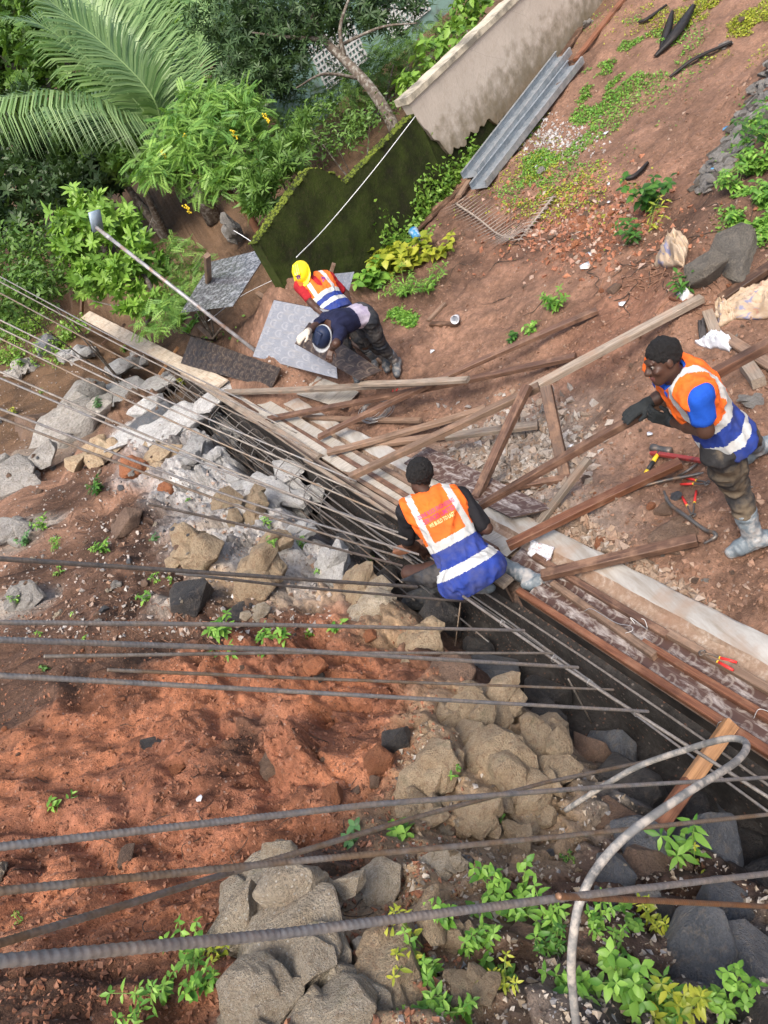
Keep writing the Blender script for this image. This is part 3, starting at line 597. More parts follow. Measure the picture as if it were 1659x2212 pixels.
# bars that cross the bank low in the picture, listed from the lowest up: waypoints (u, v, depth)
BARS = [
 ((-60,2082,.86),(600,2018,1.18),(1208,1940,1.62),(1720,1880,2.3), .0105, B_GREY, 'thick ribbed bar lowest in the picture, crossing the pale boulder', .0132),
 ((1206,1936,1.60),(1400,1945,1.9),(1730,1962,2.6), .0095, B_ORANGE, 'bright rusty bar starting on the lowest bar', .013),
 ((-60,1931,1.28),(620,1862,1.75),(1200,1808,2.3),(1730,1752,3.1), .010, B_RUST, 'second bar from below, passing over the leaning red stake', .013),
 ((-60,2056,1.25),(500,1884,1.85),(900,1765,2.4),(1180,1690,2.9),(1420,1640,3.4), .010, B_RUST, 'slanting bar that climbs from lower left to the hose loop', .013),
 ((-60,1836,1.45),(800,1738,2.15),(1300,1700,2.9),(1720,1676,3.7), .011, B_GREY, 'grey ribbed bar crossing the red soil to the trench', .0132),
 ((-60,1456,2.1),(600,1492,2.75),(1400,1537,3.95), .011, B_GREY, 'lowest bar of the middle set, from left edge to the trench', .0132),
 ((232,1447,2.75),(700,1467,3.3),(1325,1490,4.2), .009, B_RUST, 'thin brownish bar with its cut end over the red soil', .013),
 ((95,1418,2.7),(600,1410,3.3),(1195,1411,4.3), .009, B_PALE, 'thin pale bar with its cut end near the dark roots', .013),
 ((-60,1380,2.05),(600,1403,2.85),(1248,1442,4.1), .012, B_GREY, 'thick bluish grey bar of the middle set', .0132),
 ((-60,1344,2.3),(600,1350,3.1),(1132,1362,4.25), .011, B_GREY, 'level grey bar across the middle of the bank', .0132),
 ((-60,1203,2.5),(430,1236,3.15),(900,1268,4.2), .012, B_DARK, 'dark thick bar reaching the kneeling worker', .0132),
 ((380,1238,3.2),(640,1268,3.7),(1010,1300,4.6), .009, B_DARK, 'thin dark bar just below the one at the kneeling worker', 0),
 ((318,1088,3.7),(560,1142,4.3),(868,1222,5.2), .010, B_PALE, 'pale bar with a free end beside the square rock', .013),
]
for q in BARS:
    pts = [PD(*p) for p in q[:-4]]; bar(extend(pts, 0.0, 0.0), q[-4]*.78, q[-3], q[-2], q[-1])
# bars fanned over the grey rubble toward the cage
_l = [(-40,868,4.6),(-40,888,4.4),(-40,786,5.4),(-40,800,5.2),(-40,712,6.6),(-40,690,7.0),(-40,672,7.4),(-40,612,9.0),(-40,588,9.8),(-40,576,10.2)]
_r = [(905,1198,5.3),(870,1205,5.2),(880,1165,5.6),(860,1150,5.7),(830,1110,6.0),(800,1075,6.3),(770,1040,6.6),(700,985,7.2),(640,935,8.0),(600,900,8.5)]
_w = ['lowest of the bars fanned over the grey rubble', 'second lowest bar fanned over the grey rubble', 'third bar up in the fan over the grey rubble', 'fourth bar up in the fan over the grey rubble', 'fifth bar up in the fan over the grey rubble', 'sixth bar up in the fan over the grey rubble', 'seventh bar up in the fan over the grey rubble', 'third bar from the bushes in the fan over the rubble', 'second bar from the bushes in the fan over the rubble', 'bar nearest the bushes in the fan over the rubble']
for i, (a, b) in enumerate(zip(_l, _r)):
    A, B = PD(*a), PD(*b); M = (A+B)/2+np.array([0, 0, -.10+.02*(i % 3)])
    bar(spline([A, M, B], 12), .0085, [B_GREY, B_RUST, B_PALE][i % 3], _w[i], .016 if i < 4 else 0, 'bars fanned over the grey rubble', sides=8)
# bars along the trench: the cage
cage = empty('rebar_cage', LP(8, -.25, -.2)); tag(cage, 'cage of long bars and stirrups running down the trench', 'rebar cage'); bpy.context.view_layer.update()
def cbar(pts, r, mat, nm='long_bar'):
    me, o0 = bar_mesh(pts, r, mat, 0, 8); o = obj(nm, me, None, o0); o.parent = cage; o.matrix_parent_inverse = cage.matrix_world.inverted(); return o
for d, h, mt, s0 in ((-.10, .02, B_PALE, .6), (-.17, -.06, B_GREY, .6), (-.26, -.02, B_PALE, 4.4), (-.13, -.25, B_DARK, .6), (-.30, -.28, B_DARK, 4.0), (-.40, -.05, B_RUST, 5.0), (-.21, -.12, B_GREY, 5.2), (-.34, -.14, B_GREY, 5.5), (-.47, -.18, B_RUST, 6.0), (-.40, -.32, B_DARK, 5)):
    cbar([LP(s, d+.02*math.sin(s*1.3+d*20), h+.015*math.sin(s*2+d*9)) for s in np.arange(s0, 13.6, .8)], .008, mt)
for i, s in enumerate(np.arange(6.6, 12.6, .42)):
    pts = spline([LP(s, -.08, -.42), LP(s+.03, -.06, .12), LP(s+.05, -.22, .17), LP(s+.02, -.42, .08), LP(s, -.44, -.4)], 16); cbar(pts, .006, B_DARK, 'stirrup')
cbar([LP(3.0, -.27, -.55), LP(3.02, -.26, .02)], .006, B_PALE, 'spacer'); cbar([LP(4.5, -.10, -.1), LP(4.3, -.55, -.45)], .007, B_RUST, 'spacer')
# one long near bar, on which the middle set is tied
nb = [PD(1000,1288,4.95), PD(1240,1455,4.25), PD(1659,1722,3.42), PD(1730,1768,3.3)]
bar(nb, .009, B_PALE, 'pale long bar tied across the ends of the middle set', 0, 'bars along the trench')
def wire_tie(p, i):
    mb = MB()
    for k in range(2):
        c = p+np.array([.006*k, .006*k, 0]); ring = [c+.016*np.array([math.cos(a)*.9, math.sin(a)*.3, math.sin(a)]) for a in np.linspace(0, 6.3, 13)]; mb.tube(ring, .0016, 5)
    mb.tube([p+np.array([0, 0, .016]), p+np.array([.012, .004, .034])], .0016, 5)
    o = obj('tie_wire', mb.mesh('tie_wire', WIRE)); tag(o, 'twisted wire tie on the pale long bar', 'wire', 'wire ties on the pale long bar')
_nb = spline(nb, 60)
def on_nb(u, v): return min(_nb, key=lambda p: (proj(p)[0]-u)**2+(proj(p)[1]-v)**2)
for i, (u, v) in enumerate([(1085,1360), (1190,1428), (1272,1483), (1388,1537)]): wire_tie(on_nb(u, v), i)
# loose wires on the near form
def wire(pts, label, r=.0022, mat=None, n=40, name='loose_wire'):
    mb = MB(); mb.tube(spline(pts, n), r, 6); o = obj(name, mb.mesh(name, mat or WIRE)); tag(o, label, 'wire'); return o
W_H = .13
wire([PF(1262,1320,W_H), PF(1280,1316,.15), PF(1330,1345,W_H), PF(1362,1352,W_H), PF(1366,1362,.12), PF(1350,1368,.12)], 'bent white wire lying on the near battens')
wire([PF(1372,1348,W_H), PF(1362,1334,.16), PF(1388,1352,.12), PF(1398,1358,.13), PF(1393,1340,.16), PF(1385,1336,.17)], 'white wire hook beside the bent wire')
wire([PF(1628,1552,.12), PF(1640,1532,.15), PF(1668,1540,.12)], 'white wire bent over the batten at the right edge', n=20)
wire([PF(1545,1588,.05), PF(1551,1563,.14), PF(1566,1556,.15)], 'white wire loop at the head of the orange stake', n=20)
# hose
HOSE = m_plain('grey_hose', (.20, .20, .195), .55, 0, .35, 14, .2, 80, dirt=(.45, .41, .36), dscale=22)
hp = BD((1222,1750,3.2), (1300,1700,3.05), (1380,1655,2.9), (1480,1620,2.7), (1570,1596,2.5), (1612,1606,2.4), (1590,1645,2.25), (1480,1715,2.05), (1360,1800,1.92), (1290,1875,1.86), (1254,1945,1.85), (1240,2010,1.86), (1234,2090,1.9), (1240,2170,1.95), (1250,2260,2.0))
mb = MB(); mb.tube(spline(hp, 140), .0112, 12); tag(obj('hose', mb.mesh('hose', HOSE)), 'mud-splashed grey hose looping over the rebars at lower right', 'hose')
# galvanised pole
mb = MB(); pa, pb = PD(206,490,11.2), P(552,758,.03); mb.tube([pa, pa*.6+pb*.4, pb], .028, 12); mb.tube([pa*.93+pb*.07, pa*.90+pb*.10], .034, 12); pp = pa*.55+pb*.45
pole_ = obj('pole', mb.mesh('pole', m_plain('galvanised_pipe', (.33, .33, .34), .5, .3, .35, 6, dirt=(.24, .14, .09)))); tag(pole_, 'long grey pipe with a small lamp head leaning from the bushes', 'pipe')
# string line along the mossy wall and wires round the yellow helmet
STR = m_plain('pale_string', (.72, .74, .76), .6)
wire([PF(450,693,.9), PF(520,640,.5), PF(600,600,.3), PF(640,580,.3)], 'thin pale wire sagging from the tilted sheet', .005, STR)
wire([PF(505,498,1.4), PF(540,520,1.2), PF(590,560,.9), PF(625,585,.7)], 'white cable drooping beside the tilted sheet', .006, STR)
# ------------------------------------------------------------------ boundary walls and the house beyond
WA = P(850,548); WB = P(1296,10); _wd = unit(np.array([WB[0]-WA[0], WB[1]-WA[1], 0])) if 'unit' in globals() else None
def _u(v): v = np.asarray(v, float); return v/np.linalg.norm(v)
_wd = _u([WB[0]-WA[0], WB[1]-WA[1], 0]); _wn = np.array([_wd[1], -_wd[0], 0])      # along the wall; its face toward the site
def WP(u, v):                                    # sight line to the wall plane: metres along, height
    d = ray(u, v); t = ((WA-CAM) @ _wn)/(d @ _wn); p = CAM+d*t; return float((p-WA) @ _wd), float(p[2])
def wpt(s, z, off=0.0): return np.array([WA[0], WA[1], 0])+_wd*s+_wn*off+np.array([0, 0, z])
def slab(name, outline, th, mat, parent, off=0.0, res=.07, bumpy=0.0, seed=0, edge=0.0):
    """A wall slab: a grid clipped to an outline of (along, height) pairs, front face uneven, with real thickness."""
    o = np.array(outline); lo, hi = o.min(0), o.max(0); nx = max(2, int((hi[0]-lo[0])/res)); nz = max(2, int((hi[1]-lo[1])/res))
    # top and bottom profile by column
    def span(x):
        ys = []
        for (x0, y0), (x1, y1) in zip(outline, outline[1:]+outline[:1]):
            if (x0 <= x < x1) or (x1 <= x < x0): ys.append(y0+(y1-y0)*(x-x0)/(x1-x0))
        return (min(ys), max(ys)) if len(ys) >= 2 else None
    xs = [lo[0]+1e-4+(hi[0]-lo[0]-2e-4)*i/nx for i in range(nx+1)]; V = []; Fc = []; org = np.array(parent.matrix_world.translation)
    cols = [span(x) for x in xs]
    for k, (x, c) in enumerate(zip(xs, cols)):
        a, b = c if c else (0, 0)
        if edge: b += edge*float(fbm2(np.array(x*4.0), np.array(seed*3.0), 3, seed)); a += 0
        for j in range(nz+1):
            z = a+(b-a)*j/nz; q = bumpy*float(fbm2(np.array(x*2.5), np.array(z*2.5), 3, seed+1)); V.append(wpt(x, z, off+q)-org)
    n1 = len(V)
    for k, (x, c) in enumerate(zip(xs, cols)):
        a, b = c if c else (0, 0)
        for j in range(nz+1):
            V.append(V[k*(nz+1)+j]-_wn*th)
    q = lambda i, j: i*(nz+1)+j
    for i in range(nx):
        for j in range(nz):
            f = (q(i, j), q(i+1, j), q(i+1, j+1), q(i, j+1)); Fc.append(f); Fc.append(tuple(x+n1 for x in f[::-1]))
        Fc.append((q(i, nz), q(i+1, nz), q(i+1, nz)+n1, q(i, nz)+n1)); Fc.append((q(i+1, 0), q(i, 0), q(i, 0)+n1, q(i+1, 0)+n1))
    for j in range(nz):
        Fc.append((q(0, j+1), q(0, j+1)+n1, q(0, j)+n1, q(0, j))); Fc.append((q(nx, j), q(nx, j)+n1, q(nx, j+1)+n1, q(nx, j+1)))
    me = mesh_np(name, V, Fc, mat, True); sharp(me, 45); return obj(name, me, parent)
def m_plaster():
    k = NT('stained_plaster'); v = k.coord('Object'); sp = k.n('ShaderNodeSeparateXYZ'); k.l(v, sp.inputs[0])
    n1 = k.noise(v, 2.2, 7, .65); n2 = k.noise(v, 14, 8, .7); n3 = k.noise(v, 5, 6, .6)
    c = k.mix(n1, (.38, .335, .285), (.54, .48, .42)); c = k.mix(k.ramp(n2, [(.45, 0), (.75, .5)]), c, (.36, .30, .24))
    hgt = k.math('ADD', sp.outputs[2], k.math('MULTIPLY', k.math('SUBTRACT', n3, .5), 1.5))      # damp mould creeping up from the foot
    c = k.mix(k.ramp(hgt, [(.15, .95), (.50, .75), (.98, 0)]), c, k.mix(n2, (.07, .065, .045), (.23, .18, .11)))
    vc = k.voro(k.mapping(v, (1, 1, 1)), 1.1, 'DISTANCE_TO_EDGE'); cr = k.ramp(k.math('ADD', vc, k.math('MULTIPLY', n2, .01)), [(.0, .8), (.012, 0)]); c = k.mix(k.math('MULTIPLY', cr, .45), c, (.12, .10, .08))
    return k.set(col=c, rough=.9, normal=k.bump(k.math('ADD', n2, k.math('MULTIPLY', n3, .6)), .5, .015), spec=.2)
def m_moss(name, lo=(.014, .017, .007), hi=(.040, .056, .012)):
    k = NT(name); v = k.coord('Object'); n1 = k.noise(v, 2.4, 7, .65); n2 = k.noise(v, 22, 8, .7)
    c = k.mix(k.ramp(n1, [(.34, 0), (.66, 1)]), lo, hi); c = k.mix(k.ramp(n2, [(.52, 0), (.75, .55)]), c, (.075, .06, .035)); c = k.mix(k.ramp(n1, [(.25, .6), (.40, 0)]), c, (.045, .038, .025))
    return k.set(col=c, rough=.95, normal=k.bump(n2, .8, .02), spec=.15)
COPING = m_plain('stained_coping', (.50, .45, .35), .9, 0, .2, 6, .5, 40, dirt=(.13, .12, .10), dscale=2.2); PLASTER = m_plaster(); MOSSW = m_moss('mossy_blockwork'); MOSSB = m_moss('bright_moss', (.05, .075, .012), (.16, .20, .03))
pw = empty('boundary_wall', wpt(1.5, H(*wpt(1.5, 0)[:2]))); tag(pw, 'tall plastered boundary wall with stained coping and crumbling end', 'wall'); bpy.context.view_layer.update()
s0, z0 = WP(893,252); zt = 1.03
_jag = [(s0+.42+i*.07, (-.02+rng.uniform(-.06, .06)+.05*math.sin(i*.9))-max(0, i*.07-.9)*.42) for i in range(30)]
slab('wall_panel', [(s0, zt), (s0+.03, .82), (s0+.08, .62), (s0+.16, .52), (s0+.2, .36), (s0+.3, .28), (s0+.36, .10), *_jag, (s0+2.6, -.7), (9.5, -.6), (9.5, zt)], .16, PLASTER, pw, .02, .05, .006, 4, .0)
slab('wall_core', [(s0+.12, .9), (s0+.12, -.9), (9.4, -.6), (9.4, .9)], .10, MOSSW, pw, -.035, .2, .0, 5)
slab('coping', [(s0-.04, zt), (s0-.04, zt+.085), (9.6, zt+.085), (9.6, zt)], .26, COPING, pw, .055, .05, .006, 6, .02)
mw = empty('mossy_wall', wpt(0, H(*wpt(0, 0)[:2]))); tag(mw, 'low dark mossy wall with stepped bright green top edge', 'wall'); bpy.context.view_layer.update()
TOPM = [(-2.03, 1.07), (-1.3, 1.20), (-.68, 1.31), (-.52, 1.22), (-.42, 1.10), (-.30, 1.02), (-.26, .82), (-.2, .82), (.92, .85), (s0+.1, .86)]
slab('wall_panel', TOPM+[(s0+.1, -.9), (-2.05, -.9)], .18, MOSSW, mw, .0, .05, .02, 7, .02)
_mb = MB()
for i in range(620):                             # cushions of moss along the top edge
    s = rng.uniform(-2.03, s0); z = np.interp(s, [p[0] for p in TOPM], [p[1] for p in TOPM]); r = rng.uniform(.008, .026)
    c = wpt(s, z+.002, .018-rng.random()*.19)-np.array(mw.location)
    V = [c+r*np.array([math.cos(a)*math.cos(b), math.sin(a)*math.cos(b), .7*math.sin(b)]) for b in (-.5, .35, 1.0) for a in np.linspace(0, 6.28, 7)[:-1]]
    _mb.add(V, [(k*6+j, k*6+(j+1) % 6, k*6+6+(j+1) % 6, k*6+6+j) for k in range(2) for j in range(6)]+[tuple(12+j for j in range(6))])
o = obj('moss_edge', _mb.mesh('moss_edge', MOSSB), mw)
# string along the wall
wire([wpt(*WP(892,252), .05), wpt(*WP(800,370), .06), wpt(*WP(700,490), .05), PD(640,556,9.9)], 'taut pale string along the mossy wall', .006, STR, name='string')
# house beyond: pale green wall with a lattice screen and dark railing
GREENW = m_plain('pale_green_render', (.20, .33, .29), .85, 0, .2, 2, .2, 30, dirt=(.10, .12, .10), dscale=2); LATT = m_plain('white_lattice', (.55, .56, .55), .7); RAIL = m_plain('dark_rail', (.02, .022, .022), .5, .3)
hs = empty('green_house', PD(900,120,20)); tag(hs, 'pale green house wall with white lattice and dark railing behind trees', 'house'); bpy.context.view_layer.update(); ho = np.array(hs.location)
hu_, hv_ = np.array([.93, .36, 0]), np.array([0, 0, 1.0]); hn_ = np.cross(hu_, hv_)
mb = MB(); mb.box((0, 0, .6), (4.5, .12, 2.4), np.column_stack([hu_, -hn_, hv_])); obj('wall_panel', mb.mesh('wall_panel', GREENW, False), hs)
for cx_ in (-2.3, .1, 2.4):
    mb = MB(); c = hu_*cx_+hv_*1.2+hn_*.14
    for i in range(13): mb.box(c+hu_*(i-6)*.12, (.018, .02, .5), np.column_stack([hu_, -hn_, hv_]))
    for i in range(9): mb.box(c+hv_*(i-4)*.12+hn_*.004, (.75, .02, .018), np.column_stack([hu_, -hn_, hv_]))
    obj('lattice', mb.mesh('lattice', LATT, False), hs)
for i in range(22):
    mb = MB(); c = hu_*(-4.2+i*.4)+hn_*1.0-hv_*.9; mb.tube([c-hv_*.8, c+hv_*.7], .025, 6); obj('rail_post', mb.mesh('rail_post', RAIL), hs)
mb = MB(); mb.tube([hu_*-4.3+hn_*1.0-hv_*.22, hu_*4.3+hn_*1.0-hv_*.22], .03, 6); obj('rail', mb.mesh('rail', RAIL), hs)
# boards and channels stacked along the foot of the wall
def WT(name, a, b, w, t, mat, lb, **kw): return lumber(name, P(*a), P(*b), w, t, mat, lb, 'board', None, **kw)
WT('board', (1352,-8,.04), (1243,130,.04), .10, .05, W_RED, 'reddish board beyond the steel channels by the wall')
WT('board', (1272,25,.06), (1122,212,.06), .12, .05, W_DARK, 'long dark board at the foot of the plastered wall')
WT('board', (1255,60,.05), (1012,400,.05), .12, .04, W_DARK, 'dark wet board tight beside the steel channels')
WT('board', (1178,146,.12), (1050,318,.10), .06, .04, W_ORANGE, 'light yellowish batten lying on the dark boards')
WT('board', (1085,275,.05), (990,425,.05), .09, .04, W_MID, 'brown board end near the dried palm frond')
WT('board', (1005,400,.05), (842,552,.05), .09, .04, W_DARK, 'thin dark board along the foot of the mossy wall')
STEEL = m_plain('galvanised_sheet', (.33, .37, .40), .42, .55, .22, 5, .05, 40, dirt=(.45, .47, .49), dscale=8)
def channel(a, b, lb, off):
    a, b = P(*a), P(*b); R = frame(b-a); L = np.linalg.norm(b-a); w, hgt, t = .30, .10, .006; mb = MB()
    mb.box((0, 0, t), (L/2, w/2, t/2)); mb.box((0, w/2-t/2, hgt/2+t), (L/2, t/2, hgt/2)); mb.box((0, -w/2+t/2, hgt/2+t), (L/2, t/2, hgt/2)); mb.box((0, w/2-.02, hgt+t*1.5), (L/2, .02, t/2)); mb.box((0, -w/2+.02, hgt+t*1.5), (L/2, .02, t/2))
    o = obj('steel_channel', mb.mesh('steel_channel', STEEL, False)); setmat(o, R, (a+b)/2+np.array([0, 0, off])); tag(o, lb, 'channel', 'steel channels by the wall')
channel((1020,392,.08), (1222,128,.08), 'upper of two galvanised steel channels, nearer the wall', .06); channel((1036,408,.06), (1246,140,.06), 'lower of two galvanised steel channels, nearer the weeds', .0)
# ------------------------------------------------------------------ signed-distance modelling (people, helmets, cloth)
class Sdf:
    def __init__(s, lo, hi, h):
        s.lo = np.asarray(lo, float); s.h = h; s.n = np.ceil((np.asarray(hi, float)-s.lo)/h).astype(int)+1
        s.D = np.full(tuple(s.n), 9.0, np.float32)
    def win(s, lo, hi):
        a = np.clip(np.floor((lo-s.lo)/s.h).astype(int), 0, s.n); b = np.clip(np.ceil((hi-s.lo)/s.h).astype(int)+1, 0, s.n)
        if (b <= a).any(): return None, None
        ax = [s.lo[i]+s.h*np.arange(a[i], b[i]) for i in range(3)]
        X, Y, Z = np.meshgrid(*ax, indexing='ij', sparse=True); sl = tuple(slice(a[i], b[i]) for i in range(3)); return sl, (X, Y, Z)
    def _put(s, sl, d, k, op):
        o = s.D[sl]; d = d.astype(np.float32)
        if op == 'sub':
            s.D[sl] = np.maximum(o, -d) if k <= 0 else -s._smin(-o, d, k); return
        s.D[sl] = s._smin(o, d, k) if k > 0 else np.minimum(o, d)
    @staticmethod
    def _smin(a, b, k):
        h = np.clip(0.5+0.5*(b-a)/k, 0, 1); return b*(1-h)+a*h-k*h*(1-h)
    def cone(s, a, b, ra, rb, k=0.02, op='add'):
        a = np.asarray(a, float); b = np.asarray(b, float); m = max(ra, rb)+k+3*s.h
        sl, g = s.win(np.minimum(a, b)-m, np.maximum(a, b)+m)
        if sl is None: return s
        ab = b-a; L2 = ab @ ab+1e-12; X, Y, Z = g
        t = np.clip(((X-a[0])*ab[0]+(Y-a[1])*ab[1]+(Z-a[2])*ab[2])/L2, 0, 1)
        d = np.sqrt((X-a[0]-t*ab[0])**2+(Y-a[1]-t*ab[1])**2+(Z-a[2]-t*ab[2])**2)-(ra+(rb-ra)*t)
        s._put(sl, d, k, op); return s
    def ell(s, c, R, r, k=0.02, op='add', p=2.0):
        c = np.asarray(c, float); R = np.asarray(R, float); r = np.asarray(r, float); m = max(r)+k+3*s.h
        sl, g = s.win(c-m, c+m)
        if sl is None: return s
        X, Y, Z = g; q = []
        for i in range(3): q.append(((X-c[0])*R[0, i]+(Y-c[1])*R[1, i]+(Z-c[2])*R[2, i])/r[i])
        if p == 2.0: n = np.sqrt(q[0]**2+q[1]**2+q[2]**2)
        else: n = (np.abs(q[0])**p+np.abs(q[1])**p+np.abs(q[2])**p)**(1/p)
        g2 = np.sqrt((q[0]/r[0])**2+(q[1]/r[1])**2+(q[2]/r[2])**2)+1e-9
        d = np.where(n > 0.2, n*(n-1)/g2 if p == 2.0 else (n-1)*min(r), -min(r)); s._put(sl, d, k, op); return s
    def box(s, c, R, r, rd=0.01, k=0.01, op='add'):
        c = np.asarray(c, float); m = np.linalg.norm(r)+k+3*s.h; sl, g = s.win(c-m, c+m)
        if sl is None: return s
        X, Y, Z = g; q = [np.abs((X-c[0])*R[0, i]+(Y-c[1])*R[1, i]+(Z-c[2])*R[2, i])-r[i]+rd for i in range(3)]
        d = np.sqrt(np.maximum(q[0], 0)**2+np.maximum(q[1], 0)**2+np.maximum(q[2], 0)**2)+np.minimum(np.maximum(np.maximum(q[0], q[1]), q[2]), 0)-rd
        s._put(sl, d, k, op); return s
    def grid(s): return s.win(s.lo, s.lo+s.h*(s.n-1))[1]
    def plane(s, p, n, k=0.0):                    # keep the side the normal points away from
        n = np.asarray(n, float); n = n/np.linalg.norm(n); X, Y, Z = s.grid()
        d = ((X-p[0])*n[0]+(Y-p[1])*n[1]+(Z-p[2])*n[2]).astype(np.float32); d = d[tuple(slice(0, s.D.shape[i]) for i in range(3))]
        s.D = np.maximum(s.D, d) if k <= 0 else -s._smin(-s.D, -d, k); return s
    def rough(s, amp, sc_, seed=0, stretch=(1, 1, 1)):
        m = np.abs(s.D) < 0.05; ii = np.argwhere(m); X = s.lo+ii*s.h
        v = vnoise3(X[:, 0]*sc_*stretch[0], X[:, 1]*sc_*stretch[1], X[:, 2]*sc_*stretch[2], seed)+0.5*vnoise3(X[:, 0]*sc_*2.3, X[:, 1]*sc_*2.3, X[:, 2]*sc_*2.3, seed+5)-0.75
        s.D[m] += (v*amp).astype(np.float32); return s
    def folds(s, amp, sc_, axis, seed=0):         # long cloth folds running along an axis
        m = np.abs(s.D) < 0.06; ii = np.argwhere(m); X = s.lo+ii*s.h; axis = unit(axis); t = X @ axis; Q = X-t[:, None]*axis*.72
        w = vnoise3(Q[:, 0]*3+1, Q[:, 1]*3, Q[:, 2]*3, seed+2)*1.2; v = vnoise3(Q[:, 0]*sc_+w, Q[:, 1]*sc_+w, Q[:, 2]*sc_, seed); s.D[m] += (amp*(np.abs(v-.5)*2-.35)).astype(np.float32); return s
    def mesh(s):                                  # naive surface nets
        D = s.D; nx, ny, nz = D.shape; ins = D < 0
        c = np.zeros((nx-1, ny-1, nz-1), np.int8)
        for i in (0, 1):
            for j in (0, 1):
                for k in (0, 1): c += ins[i:nx-1+i, j:ny-1+j, k:nz-1+k]
        act = (c > 0) & (c < 8); idx = np.full(act.shape, -1, np.int64); cells = np.argwhere(act); idx[act] = np.arange(len(cells))
        acc = np.zeros((len(cells), 3)); cnt = np.zeros(len(cells))
        cor = [(i, j, k) for i in (0, 1) for j in (0, 1) for k in (0, 1)]
        val = {q: D[cells[:, 0]+q[0], cells[:, 1]+q[1], cells[:, 2]+q[2]].astype(float) for q in cor}
        for q in cor:
            for ax in range(3):
                if q[ax] == 0:
                    r = list(q); r[ax] = 1; r = tuple(r); a = val[q]; b = val[r]; m = (a < 0) != (b < 0)
                    t = np.where(m, a/np.where(a-b == 0, 1, a-b), 0); p = np.tile(np.array(q, float), (len(cells), 1)); p[:, ax] += t
                    acc += p*m[:, None]; cnt += m
        V = s.lo+s.h*(cells+acc/np.maximum(cnt, 1)[:, None]); F = []
        for ax in range(3):
            sl0 = [slice(None)]*3; sl1 = [slice(None)]*3; sl0[ax] = slice(0, -1); sl1[ax] = slice(1, None)
            A = ins[tuple(sl0)]; B = ins[tuple(sl1)]; e = np.argwhere(A != B); o1, o2 = [i for i in range(3) if i != ax]
            ok = (e[:, o1] > 0) & (e[:, o2] > 0) & (e[:, o1] < D.shape[o1]-1) & (e[:, o2] < D.shape[o2]-1); e = e[ok]
            inside = A[tuple(e.T)]
            def cid(d1, d2):
                q = e.copy(); q[:, o1] += d1; q[:, o2] += d2; return idx[tuple(q.T)]
            f = np.column_stack([cid(-1, -1), cid(0, -1), cid(0, 0), cid(-1, 0)])
            flip = inside if ax != 1 else ~inside
            f[~flip] = f[~flip][:, ::-1]; F.append(f)
        F = np.vstack(F); F = F[(F >= 0).all(1)]; return V, F
def sdf_obj(name, S, mats, zone=None, parent=None, smooth_it=1):
    V, F = S.mesh()
    if not len(F): return None
    for _ in range(smooth_it):                    # light Laplacian pass
        acc = np.zeros_like(V); cnt = np.zeros(len(V))
        for a, b in ((0, 1), (1, 2), (2, 3), (3, 0)):
            np.add.at(acc, F[:, a], V[F[:, b]]); np.add.at(acc, F[:, b], V[F[:, a]]); np.add.at(cnt, F[:, a], 1); np.add.at(cnt, F[:, b], 1)
        V = V*0.5+0.5*acc/np.maximum(cnt, 1)[:, None]
    mi = zone(V[F].mean(1)) if zone else None
    o0 = np.array(parent.matrix_world.translation) if parent is not None else V.mean(0)
    me = mesh_np(name, V-o0, F, mats, True, mi); o = obj(name, me, parent, None if parent is not None else o0); return o
def JR(u, v, par, L, side=-1):                    # joint on a sight line, a bone's length from its parent joint
    d = ray(u, v); a = d @ d; w = CAM-par; b = 2*(d @ w); c = w @ w-L*L; q = b*b-4*a*c
    t = -b/(2*a) if q < 0 else (-b+side*math.sqrt(q))/(2*a)
    p = CAM+d*t
    if q < 0: p = par+(p-par)/np.linalg.norm(p-par)*L
    return p
def unit(v): v = np.asarray(v, float); return v/(np.linalg.norm(v)+1e-9)
# --- materials of the figures
def m_skin(name, c):
    k = NT(name); v = k.coord('Object'); n = k.noise(v, 14, 5, .6); col = k.mix(1.0, c, k.ramp(n, [(.3, .75), (.7, 1.2)]), 'MULTIPLY')
    return k.set(col=col, rough=.5, normal=k.bump(k.noise(v, 120, 3, .6), .15, .002), spec=.4)
def m_cloth(name, c, var=.18, rough=.85, dirt=None, amt=.6, dsc=6):
    k = NT(name); v = k.coord('Object'); n = k.noise(v, 9, 6, .6); col = k.mix(1.0, c, k.ramp(n, [(.28, 1-var*1.8), (.72, 1+var)]), 'MULTIPLY')
    if dirt: col = k.mix(k.ramp(k.noise(v, dsc, 6, .65), [(.44, 0), (.62, amt)]), col, dirt)
    return k.set(col=col, rough=rough, normal=k.bump(k.math('ADD', k.noise(v, 22, 4, .6), k.math('MULTIPLY', k.noise(v, 260, 2, .5), .15)), .45, .012), spec=.25)
SKIN = m_skin('dark_skin', (.060, .029, .019)); HAIR = m_plain('black_hair', (.008, .007, .007), .75, 0, .5, 60, .9, 260)
V_OR = m_cloth('vest_orange', (.84, .15, .02), .14, dirt=(.50, .11, .03), amt=.5); V_BL = m_cloth('vest_blue', (.020, .045, .24), .18, dirt=(.05, .06, .14), amt=.6)
V_SI = m_cloth('vest_reflective', (.50, .52, .52), .12, .45, dirt=(.36, .345, .32), amt=.5, dsc=12)
V_LB = m_cloth('vest_blue_dirty', (.022, .048, .26), .2, dirt=(.07, .08, .19), amt=.6)
C_BLUE = m_cloth('blue_polo', (.010, .075, .43), .14); C_RED = m_cloth('red_shirt', (.33, .015, .022), .15); C_NAVY = m_cloth('navy_tshirt', (.012, .015, .045), .2)
C_GREYP = m_cloth('faded_lilac_cloth', (.46, .42, .50), .12, dirt=(.18, .15, .26), amt=.7, dsc=4); C_BLACK = m_cloth('black_tshirt', (.012, .012, .015), .25)
